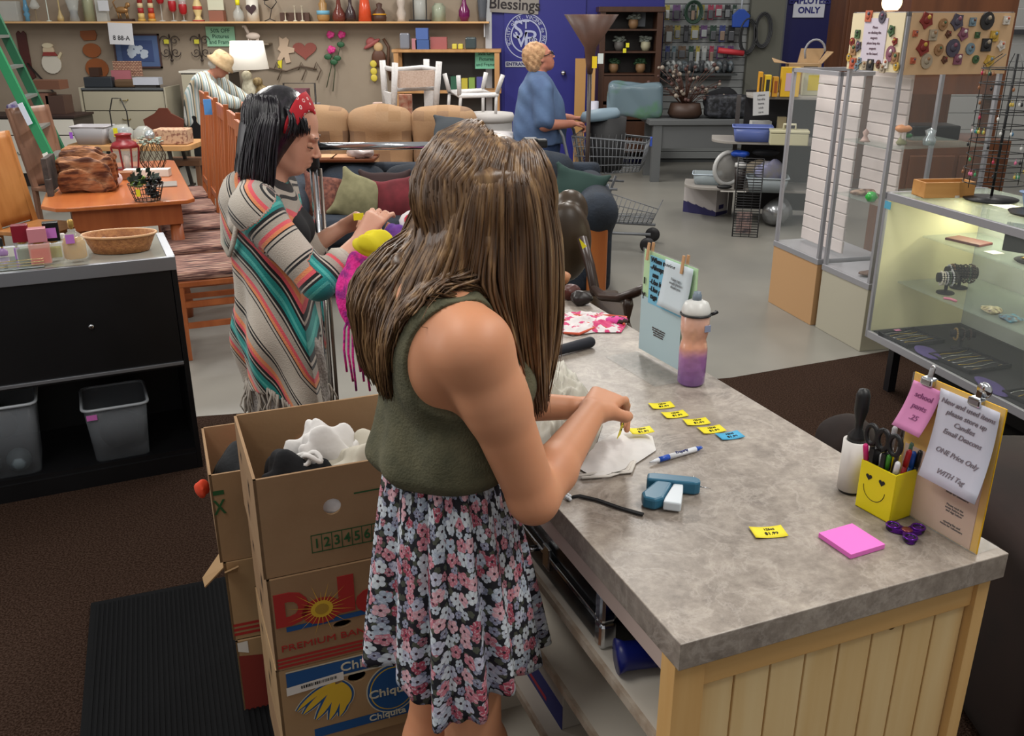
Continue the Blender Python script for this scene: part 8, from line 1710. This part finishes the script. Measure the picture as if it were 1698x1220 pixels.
# tagging gun
p=onC(1085,852);ga_=math.atan2(*(lambda v:(v.y,v.x))(onC(1150,812)-onC(1075,805)));t=thing('tagging_gun','teal and white tagging gun lying on the counter','tagging gun',(onC(1072,808).x,onC(1072,808).y,ctz),ga_);teal=mat('teal_plastic','#2c6580',.35)
Lg=(onC(1158,818)-onC(1070,808)).length
b=M();b.prism([(0,-.014),(0,.012),(.012,.016),(Lg*.9,.014),(Lg,.006),(Lg,-.008),(Lg*.9,-.014)],0,.026);b.build('body',teal,t,bev=.004)
b=M();b.prism([(.018,-.010),(.048,-.012),(.034,-.075),(.02,-.088),(-.002,-.082),(-.006,-.062)],.001,.024);b.build('handle',teal,t,bev=.005)
b=M();b.prism([(.05,-.012),(.068,-.012),(.068,-.04),(.066,-.088),(.034,-.086),(.036,-.07)],.003,.021);b.build('trigger',mat('white_trigger','#cfd8de',.35),t,bev=.003)
b=M();b.tube([(Lg-.004,0,.013),(Lg+.02,0,.010)],[.0012,.0006],5);b.build('needle',silv,t)
for x,y in((.014,.018),(Lg*.86,.016),(.012,-.082)):b=M();b.tube([(x,y,.016),(x+.001,y+.014,.018)],.0008,4);b.build('fastener',mat('clear_nylon','#d8d8d0',.3),t)
q=[onC(*v)for v in((1066,856),(1030,846),(990,832),(960,825),(948,827))];o_=q[0];t=thing('braided_cord','black cord with a white knotted end beside the tagging gun','cord',o_);b=M();b.tube([v-o_+Vector((0,0,.003))for v in q],.0024,6);b.tube([v-o_+Vector((.002,.004,.003))for v in q],.002,6);b.build('cord',ink,t)
b=M();e_=q[-1]-o_
for i in range(5):b.ball(e_+Vector((-.004-.003*(i%3),.004*(i-2),.004)),.004,6,4)
b.build('white_end',pk('#cfd4d8'),t)
# sticky notes, fidget spinner
a_,c2,d2=onC(1355,888),onC(1415,875),onC(1467,910);pad=mat('pink_note','#e573c8',.7);t=thing('sticky_note_pad','bright pink pad of sticky notes on the counter','notepad',onC(1411,900),math.atan2(d2.y-c2.y,d2.x-c2.x)+R(2));s_=(d2-c2).length/2*1.02
b=M();b.box(-s_,s_,-s_,s_,0,.009);b.build('pad',pad,t,bev=.0006)
p=onC(1503,886);t=thing('fidget_spinner','purple three-lobed fidget spinner on the counter','toy',p,R(20));pm=mat('metal_purple','#5a1f8a',.2,.6);b=M();pts=[]
for i in range(72):a=2*PI*i/72;pts.append(((.022+.0135*math.cos(3*a))*math.cos(a),(.022+.0135*math.cos(3*a))*math.sin(a)))
b.prism(pts,.001,.009);b.build('body',pm,t,bev=.002)
for i in range(3):a=2*PI*i/3;b=M();b.lathe([(.010,.001),(.0115,.005),(.010,.010),(.006,.010),(.006,.008),(0,.008)],(.024*math.cos(a),.024*math.sin(a),0),18);b.build('bearing',mat('bearing','#2c2a30',.3,.6),t);b=M();b.tube([(.024*math.cos(a)+.0105*math.cos(v),.024*math.sin(a)+.0105*math.sin(v),.0098)for v in[2*PI*j/20 for j in range(20)]],.0022,6,closed=True);b.build('lobe_ring',pm,t)
b=M();b.lathe([(.009,.009),(.009,.0105),(0,.011)],(0,0,0),18);b.build('centre_cap',mat('copper_cap','#7a3a3a',.3,.3),t)
# pen cup with a smile
k1,k2,k3=onC(1426,842),onC(1473,868),onC(1519,858);ca=math.atan2(k2.y-k1.y,k2.x-k1.x);wc_=(k2-k1).length;dc_=(k3-k2).length;hc_=.094;yel=mat('yellow_plastic','#e0cf12',.35)
t=thing('pen_cup','square yellow pen cup with a smiling face','pen cup',(k2.x,k2.y,ctz),ca);wc_=.075;dc_=.075
b=M();th=.003;b.box(-wc_,0,0,th,0,hc_);b.box(-wc_,0,dc_-th,dc_,0,hc_);b.box(-wc_,-wc_+th,th,dc_-th,0,hc_);b.box(-th,0,th,dc_-th,0,hc_);b.box(-wc_,0,0,dc_,0,th);b.build('cup_body',yel,t,bev=.001)
hp=[(16*math.sin(v)**3*.00042,(13*math.cos(v)-5*math.cos(2*v)-2*math.cos(3*v)-math.cos(4*v))*.00042)for v in[2*PI*i/24 for i in range(24)]]
for x in(-.054,-.026):b=M();b.add([(x+u,-.0006,.068+v)for u,v in hp],[tuple(range(24))],False);b.build('heart_eye',ink,t)
b=M();b.tube([(-.040+.023*math.cos(a),-.0005,.05+.024*math.sin(a))for a in[PI+PI*i/16 for i in range(17)]],.0006,4);b.build('smile',ink,t)
def inC(x,y,z):return Vector((k2.x+math.cos(ca)*x-math.sin(ca)*y,k2.y+math.sin(ca)*x+math.cos(ca)*y,ctz+z))
pens=[(-.062,.02,-.072,.0,.125,'#c21f6a','magenta pen at the left in the yellow cup'),(-.05,.04,-.055,.05,.155,'#b9b9bd','grey capped marker standing tall in the yellow cup'),(-.04,.015,-.028,.01,.12,'#3f8a2c','green marker leaning in the yellow cup'),(-.03,.055,-.022,.06,.135,'#1f5a34','dark green pen in the yellow cup'),(-.022,.015,-.008,.01,.115,'#b01f24','red marker in the yellow cup'),(-.02,.03,-.004,.03,.135,'#a81c24','tall red pen in the yellow cup'),(-.012,.05,.0,.055,.13,'#1a1a1a','black pencil in the yellow cup'),(-.014,.045,-.009,.05,.125,'#1f56b5','blue pen at the right of the yellow cup'),(-.055,.055,-.05,.07,.15,'#2a1f1c','black pen at the back of the yellow cup'),(-.045,.025,-.05,.02,.11,'#d8d8da','white pen beside the magenta one in the cup')]
for x0_,y0_,x1_,y1_,h_,c_,lb in pens:
 a_=inC(x0_,y0_,.005);e_=inC(x1_,y1_,h_)-a_;t=thing('pen',lb,'pen',a_,group='pens in the yellow cup');b=M();b.tube([e_*0,e_*.75],.0042,8);b.build('barrel',pk(c_,.35),t);b=M();b.tube([e_*.75,e_*.97,e_],[.0052,.005,.003],8);b.build('cap',pk('#d8d8da' if c_=='#b01f24' else c_,.3),t)
for n_s,(x,lb)in enumerate(((-.058,'black handled scissors standing left in the yellow cup'),(-.034,'black handled scissors standing right in the yellow cup'))):
 a_=inC(x,.012,.006);t=thing('scissors',lb,'scissors',a_,ca);b=M();b.bar((0,0,0),(.002,0,.10),.012,.003);b.build('blades',silv,t);b=M();b.bar((0,0,.08),(0,0,.115),.02,.008)
 for s_ in(-1,1):b.tube([(s_*.013+.012*math.cos(v),0,.135+.018*math.sin(v))for v in[2*PI*i/18 for i in range(18)]],.0045,8,closed=True)
 b.build('handles',mat('black_plastic','#111214',.45),t)
 # lint roller
p=onC(1412,818);t=thing('lint_roller','lint roller with black handle standing on the counter','lint roller',(p.x,p.y+.012,ctz));b=M();b.lathe([(.020,0),(.022,.004),(.022,.008)],seg=24);b.build('base_cap',blk,t);b=M();b.lathe([(.0235,.006),(.0235,.105),(.019,.105)],seg=28);b.build('adhesive_roll',pk('#cfcbc6',.5),t);b=M();b.lathe([(.018,.104),(.017,.115),(.007,.128),(.0075,.142),(.0125,.165),(.0125,.195),(.009,.205),(0,.208)],seg=20);b.build('handle',mat('black_plastic','#111214',.3),t)
# yellow stand with clipped papers
s0,s1=onC(1478,838),onC(1617,920);sa=math.atan2(s1.y-s0.y,s1.x-s0.x);sL=(s1-s0).length;t=thing('sign_stand','clear stand holding a yellow folder with printed sheet','sign stand',(s0.x,s0.y,ctz),sa);hS=.262;yf=mat('folder_yellow','#e0ae14',.55)
b=M();b.box(0,sL,.003,.005,0,hS);b.build('folder',yf,t);b=M();b.box(.006,sL-.014,.0015,.003,.002,.13);b.build('printed_sheet',mat('tan_paper','#c9a992',.7),t);b=M();b.box(0,sL,-.001,.001,0,hS);b.build('acrylic_front',mat('acrylic','#f0f4f4',.03,alpha=.08),t)
b=M();b.box(0,sL,0,.055,0,.002);b.build('acrylic_foot',mat('acrylic_foot','#b9bdb9',.35,alpha=.12),t)
for i in range(4):text('print','opening list and\nnotes for volunteers' if i%2 else 'Please read the\nnotes before use\nand sign below',.0055,mat('grey_ink','#5a4a44',.7),t,(sL*.70,.001,.115-.030*i),UPF,bold=0)
def paper(name,lb,x0_,x1_,z1_,z0_,m,lines,sz_,curl=.02,skew=0,ic='#8a8088',yo=-.004):
 q_=thing(name,lb,'paper',(s0.x,s0.y,ctz),sa)
 f=lambda u,v:(x0_+(x1_-x0_)*u+skew*(1-v),yo-curl*(1-v)**2,z0_+(z1_-z0_)*v)
 b=M();b.grid(f,6,10);b.build('sheet',m,q_,solid=.0006)
 for i,ln in enumerate(lines):
  v=1-(i+1.1)/(len(lines)+1.4);c_=f(.5,v);text('handwriting',ln,sz_,pk(ic,.7),q_,(c_[0],c_[1]-.0014,c_[2]),(PI/2-math.atan(2*curl*(1-v)/(z1_-z0_)),0,0),bold=.0,shear=.3)
paper('pink_note','pink sticky note clipped at the left of the yellow stand',.006,.066,.25,.165,mat('pale_pink_note','#dd8fc0',.7),('school','pants','.25'),.014,.022,-.012,'#9a5a8a')
paper('white_note','white handwritten note clipped at the right of the yellow stand',.062,.176,.256,.105,pk('#c9cad8',.7),('New and used items','please store up','Candles','Email Deacons','','ONE Price Only','','WITH Tag'),.0125,.030,.010)
for x,lb,mg in((.034,'silver bulldog clip holding the pink note',0),(.13,'silver bulldog clip with a round magnet holding the white note',1)):
 q_=thing('bulldog_clip',lb,'clip',(s0.x+math.cos(sa)*x,s0.y+math.sin(sa)*x,ctz+hS),sa);b=M();b.prism([(-.012,-.009),(.012,-.009),(.012,.009),(-.012,.009)],-.012,.002);b.build('jaw',chrome,q_,bev=.003);b=M();b.bar((0,0,0),(0,.004,.018),.010,.002);b.tube([(.004*math.cos(v),.004,.018+.004*math.sin(v))for v in[2*PI*i/12 for i in range(12)]],.0015,5,closed=True);b.build('lever',chrome,q_)
 if mg:b=M();b.lathe([(.013,0),(.013,.004),(0,.005)],seg=24);b.build('round_magnet',chrome,q_,loc=(.006,.006,.016),rot=(PI/2,0,0))
 # acrylic sign holder with taped sheets
s0,s1=onC(1058,583),onC(1138,628);e1=onC(1150,634);sa=math.atan2(s1.y-s0.y,s1.x-s0.x);sL=(s1-s0).length*1.05;hS=.285;t=thing('sign_holder','acrylic sign holder with green, blue and printed sheets','sign holder',(s0.x,s0.y,ctz),sa)
b=M();b.box(0,sL,0,.002,0,hS);b.build('acrylic_sheet',mat('acrylic','#f0f4f4',.03,alpha=.08),t);b=M();b.box(0,sL,-.10,0,0,.002);b.build('acrylic_foot',mat('acrylic_foot','#b9bdb9',.35,alpha=.12),t)
b=M();b.box(.002,sL,.003,.004,.012,hS-.004);b.build('green_sheet',pk('#a9cf97',.7),t);b=M();b.box(.004,sL*.80,-.0015,-.0005,.012,hS*.56);b.build('printed_sheet',pk('#a9bfc4',.7),t);b=M();b.box(sL*.16,sL*.84,-.0025,-.001,hS*.52,hS-.012);b.build('blue_sheet',pk('#6fb0cc',.7),t)
text('handwriting','When tagging\n-Always\n  use\n-Use blue\n-Use good\n tags',.019,ink,t,(sL*.18,-.004,hS*.76),UPF,align='LEFT',bold=.0003,shear=.2)
for x,z in((.0,.0),):text('print','donation list and prices\nfor clothing and shoes\nshirts and sweaters\njackets and pants',.006,mat('grey_ink','#5a4a44',.7),t,(sL*.4,-.003,.08),UPF)
for s_,x,z in(('I',.06,.2),('Y',.055,.16),('a',.92,.055)):text('lettering',s_,.022,ink,t,(sL*x,-.001,z),UPF,bold=.0012)
n_t=thing('white_card','white note pegged over the blue sheet on the sign holder','paper',(s0.x,s0.y,ctz),sa);b=M();b.grid(lambda u,v:(sL*(.46+.5*u)-.01*(1-v),-.004-.012*(1-v)**2,hS*(.56+.42*v)),5,8);b.build('sheet',pk('#c4d0d6',.7),n_t,solid=.0006);text('handwriting','Hang tags\nneatly please\nthank you',.010,pk('#8a9094',.7),n_t,(sL*.7,-.010,hS*.8),UPF,shear=.2)
for x,lb in((.13,'wooden clothes peg on the sign holder, left of two'),(.78,'wooden clothes peg on the sign holder, right of two')):q_=thing('clothes_peg',lb,'peg',(s0.x+math.cos(sa)*sL*x,s0.y+math.sin(sa)*sL*x,ctz+hS-.014),sa);b=M();b.bar((0,-.008,-.012),(0,-.003,.032),.008,.004,(0,1,0));b.bar((0,.006,-.012),(0,.010,.032),.008,.004,(0,1,0));b.build('wood',pk('#b98f66',.6),q_)
# water bottle
p=onC(1146,636);t=thing('water_bottle','squeeze bottle with purple foil body and white top','bottle',(p.x,p.y+.005,ctz),R(20));foil=mat('foil_liner','#8a5fa8',.3,n2='#a87a9c',nsc=9,bump=.9,bsc=22,coat=.5);k=NT(foil);tc=k.n('ShaderNodeTexCoord');sp=k.n('ShaderNodeSeparateXYZ');k.l(tc.outputs['Object'],sp.inputs[0]);nq=k.n('ShaderNodeTexNoise');nq.inputs['Scale'].default_value=18;k.l(tc.outputs['Object'],nq.inputs[0]);k.l(k.ramp(k.math('ADD',sp.outputs[2],k.math('MULTIPLY',nq.outputs['Fac'],.03)),[(.0,'#77559c'),(.085,'#9d6a9f'),(.115,'#cf9478'),(.19,'#d0a593')]),k.b.inputs['Base Color'])
b=M();b.lathe([(.028,0),(.033,.006),(.034,.09),(.031,.105),(.0285,.115),(.031,.125),(.034,.14),(.034,.176),(.031,.18)],seg=28);b.build('foil_body',foil,t)
b=M();b.lathe([(.034,.178),(.035,.184),(.034,.190),(.028,.205),(.014,.212),(.0,.213)],seg=28);b.build('white_cap',pk('#c4c4c0',.35),t);b=M();b.lathe([(.011,.21),(.011,.224),(.009,.226),(.009,.231),(0,.232)],seg=16);b.build('nozzle',pk('#6f7c88',.35),t);b=M();b.tube([(.036*math.cos(a),.036*math.sin(a),.178)for a in[2*PI*i/30 for i in range(30)]],.0022,6,closed=True);b.tube([(.03,-.02,.178),(.045,-.02,.182),(.048,-.01,.18)],.004,6);b.build('carry_strap',blk,t)
b=M();b.box(.006,.022,-.0345,-.032,.14,.156);b.build('logo_patch',pk('#8a93ad',.4),t)
# cream shirt and white straps by the hands
def cloth(name,label,poly,m,h_=.03,seed=0,nx=46,amp=.5,cat='clothes',fr=1.0,drop=None):
 """wrinkled heap whose outline is the given counter-top polygon"""
 P_=[PZ(x,y,ctz+.004)for x,y in poly];cx=sum(p.x for p in P_)/len(P_);cy=sum(p.y for p in P_)/len(P_);C0=Vector((cx,cy,0))
 n=len(P_);cum=[p for p in P_]
 def edge(u):
  t_=u*n;i=int(t_)%n;f=t_-int(t_);return P_[i].lerp(P_[(i+1)%n],f)
 def fn(u,v):
  e_=edge(u%1.0);q_=Vector((cx,cy,0)).lerp(Vector((e_.x,e_.y,0)),v);w1=noise.noise(Vector((q_.x*16*fr,q_.y*16*fr,seed)));w2=1-abs(noise.noise(Vector((q_.x*26*fr+5,q_.y*14*fr,seed+3))))*2
  z=ctz+.0022+h_*(1-v**3)*(.55+.45*w1*amp*2)+h_*.4*w2*amp*(1-v**6)
  return(q_.x-cx,q_.y-cy,max(z,ctz+.0022)-ctz)
 b=M();b.grid(fn,nx*2,22);return tag(b.build(name,m,loc=(cx,cy,ctz)),label,cat)
crc=mat('cream_satin','#a8a395',.55,n2='#b9b5a8',nsc=6,sheen=.2)
cloth('cream_garment','crumpled cream satin garment heaped under the hands on the counter',((905,600),(935,602),(978,655),(1000,700),(985,745),(930,770),(890,740),(880,690),(890,640)),crc,.055,2,amp=1.0,fr=1.5)
cloth('white_underlayer','white strapped garment with pricing tags beside the right hand',((985,735),(1040,705),(1082,722),(1088,745),(1050,770),(1020,782),(985,790),(960,775)),mat('white_cotton','#d8d5d2',.85),.012,5,amp=.5)
b=M();o_=onC(1020,775)
for pts in(((960,792),(1000,785),(1020,770),(1045,752)),((965,795),(1010,792),(1040,782),(1050,765),(1040,750)),((1000,770),(1030,765),(1052,768),(1045,785),(1015,788))):b.tube([onC(*v)-o_+Vector((0,0,.004))for v in pts],.0045,6,flat=.5)
tag(b.build('white_straps',pk('#cfcac2',.8),loc=o_),'looped white straps lying on the counter in front of the garment','straps')
price_tag(0,0,.05,R(14),'yellow price tag lying on the white strapped garment',loc=onC(1062,728)+Vector((0,0,.0185)))
w_t_=thing('price_tag','yellow price tag held under the right hand','tag',PZ(1032,705,1.0),R(10),'price tags on the counter',rot=(R(60),R(-75),R(10)));b=M();b.box(-.025,.025,-.0005,.0005,-.016,.016);b.build('card',ytag,w_t_);text('print','$1.99',.011,ink,w_t_,(0,-.001,0),UPF)
# dark glasses case, bikini, jewellery heap, pink lace heap
a_,c_=onC(918,592),onC(978,576);d_=c_-a_;t=blob('glasses_case',[cap((0,0,.016),.013,(d_.length,0,.016),.015,.01)],mat('navy_cloth','#141722',.7),None,h=.003);t.location=(a_.x,a_.y,ctz-.0005);t.rotation_euler=(0,0,math.atan2(d_.y,d_.x));tag(t,'dark navy soft glasses case on the counter','case')
bk_=mat('bikini_print','#cf3f8f',.7,n2='#3a2420',nsc=34,lo=.5,hi=.52);wb=mat('stripe_print','#d5d0cf',.7,n2='#c2346a',nsc=30,lo=.52,hi=.56)
cloth('striped_bikini','pink, white and orange striped bikini heap on the counter',((925,520),(965,515),(1010,520),(1040,535),(1030,550),(985,550),(950,555),(925,548)),wb,.016,8,amp=.9,fr=2)
p=onC(1022,538);b=M();b.ball((0,0,.012),(.035,.022,.012));single('bikini_cup','pink and orange striped bikini cup at the right of the heap','clothes',b,bk_,(p.x,p.y,ctz+.001));b=M();o_=onC(980,545)
for pts in(((935,556),(960,558),(985,548),(1000,538)),((930,525),(970,528),(1010,527),(1038,530),(1034,542)),((935,535),(975,540),(1005,548))):b.tube([onC(*v)-o_+Vector((0,0,.008))for v in pts],.004,5)
tag(b.build('bikini_strings',pk('#c9583f',.7),loc=o_),'orange and white bikini strings looped around the striped heap','strings')
for i,(px,py,c_,lb)in enumerate(((945,495,'#4a2018','dark brown leather pouch beyond the bikini heap'),(965,505,'#1c1512','black beaded heap beside the brown pouch'),(930,470,'#b9805a','orange capped jar among the trinkets beyond the bikini'))):crumple('trinket',lb,'trinket',onC(px,py)+Vector((0,0,.022)),(.035,.03,.022),pk(c_,.4),h=.006,seed=i,amp=.4)
lace_=mat('hot_pink_lace','#d8268c',.8,n2='#8f1f7a',nsc=30,bump=.6,bsc=90,lo=.48,hi=.6)
crumple('pink_lace_garment','hot pink lace garment heaped at the far end of the counter','clothes',(-.32,2.56,ctz+.098),(.165,.12,.125),lace_,rz=R(20),h=.007,seed=3,amp=.45,freq=1.6)
crumple('purple_lace_garment','purple lace garment on the right of the pink heap','clothes',PY(678,398,2.60),(.075,.055,.05),mat('violet_lace','#6f3f98',.8,n2='#50287a',nsc=30),h=.006,seed=4,amp=.5,freq=1.4)
p=PY(692,366,2.60);t=thing('swirl_bikini','white garment with a red swirl on the far heap','clothes',p,rot=(R(50),0,R(-10)));b=M();b.ball((0,0,0),(.055,.038,.015));b.build('cup',pk('#cfc9ca',.7),t);b=M();b.tube([((.016+.004*i*.6)*math.cos(i*.45)*1.0,(.010+.003*i*.5)*math.sin(i*.45),.0145-.00045*i)for i in range(17)],.0035,6);b.build('swirl',pk('#c22a3f',.7),t)
p=PY(620,403,2.47);crumple('yellow_cloth','bright yellow cloth held over the pink heap','clothes',p,(.06,.03,.032),mat('bright_yellow_cloth','#d9c81c',.7),rz=R(20),h=.005,seed=6,amp=.5)
b=M();o_=Vector((-.47,2.50,ctz+.02))
for i in range(6):x=i*.012;b.tube([(x,0,.01),(x-.012,-.012,-.02),(x-.016,-.02,-.08-.012*(i%3)),(x-.012+.004*(i%2),-.02,-.15-.03*(i%3))],.0035,5)
tag(b.build('lace_ties',lace_,loc=o_),'hot pink and orange lace ties hanging over the counter edge','ties')
tg=PY(603,355,2.9);single('yellow_tag','small yellow tag held between the hands of the poncho wearer','tag',M().box(-.016,.016,-.001,.001,-.011,.011),ytag,(tg.x-.01,2.86,tg.z),R(20))
# under the counter: chrome trimmed case, blue torch, cartons
v_=CX(PZ(1008,1080,.70));q1_=CP(.245,v_[1]+.225,.7015);t=thing('chrome_case','black case with chrome corners and handle on the top counter shelf','case',q1_,RC);b=M();b.box(-.22,.20,-.22,.42,0,.052);b.build('lower_shell',mat('case_black','#0d0d0f',.25),t,bev=.008);b=M();b.box(-.215,.20,-.215,.415,.056,.115);b.build('upper_shell',mat('case_black','#0d0d0f',.25),t,bev=.014)
for y in(-.222,.392):
 for z0_,z1_ in((-.0,.054),(.054,.117)):b=M();b.box(-.224,-.19,y,y+.03,z0_,z1_);b.build('chrome_corner',chrome,t,bev=.008)
b=M();b.box(-.222,-.20,-.2,.4,.048,.058);b.build('trim_strip',chrome,t,bev=.002);b=M();b.tube([(-.22,.06,.05),(-.245,.07,.045),(-.25,.12,.045),(-.25,.17,.045),(-.245,.20,.045),(-.22,.21,.05)],.007,8);b.build('handle',chrome,t);b=M();b.box(-.226,-.218,.0,.03,.03,.08);b.build('latch',chrome,t,bev=.002)
q1_=CP(.09,.20,.735);t=thing('blue_flashlight','dark blue cylinder torch lying on the top counter shelf','flashlight',(q1_.x,q1_.y,.733),RC+R(-14));b=M();b.tube([(-.07,0,0),(-.055,0,0),(.08,0,0)],[.031,.025,.022],20);b.build('barrel',mat('navy_plastic','#15206e',.35),t)
for x,y,z,lb,c_ in((.20,.62,.3415,'white and red carton low under the counter behind the skirt','#9a948c'),):q1_=CP(x,y,z);t=thing('carton',lb,'box',q1_,RC);b=M();b.box(-.15,.2,-.14,.14,0,.13);b.build('box_body',pk(c_,.6),t,bev=.002);b=M();b.box(-.1515,-.15,-.14,.14,.0,.06);b.build('blue_band',pk('#20286a',.6),t);b=M();b.box(-.152,-.1505,-.06,.12,.012,.022);b.build('red_line',pk('#a02030',.6),t)
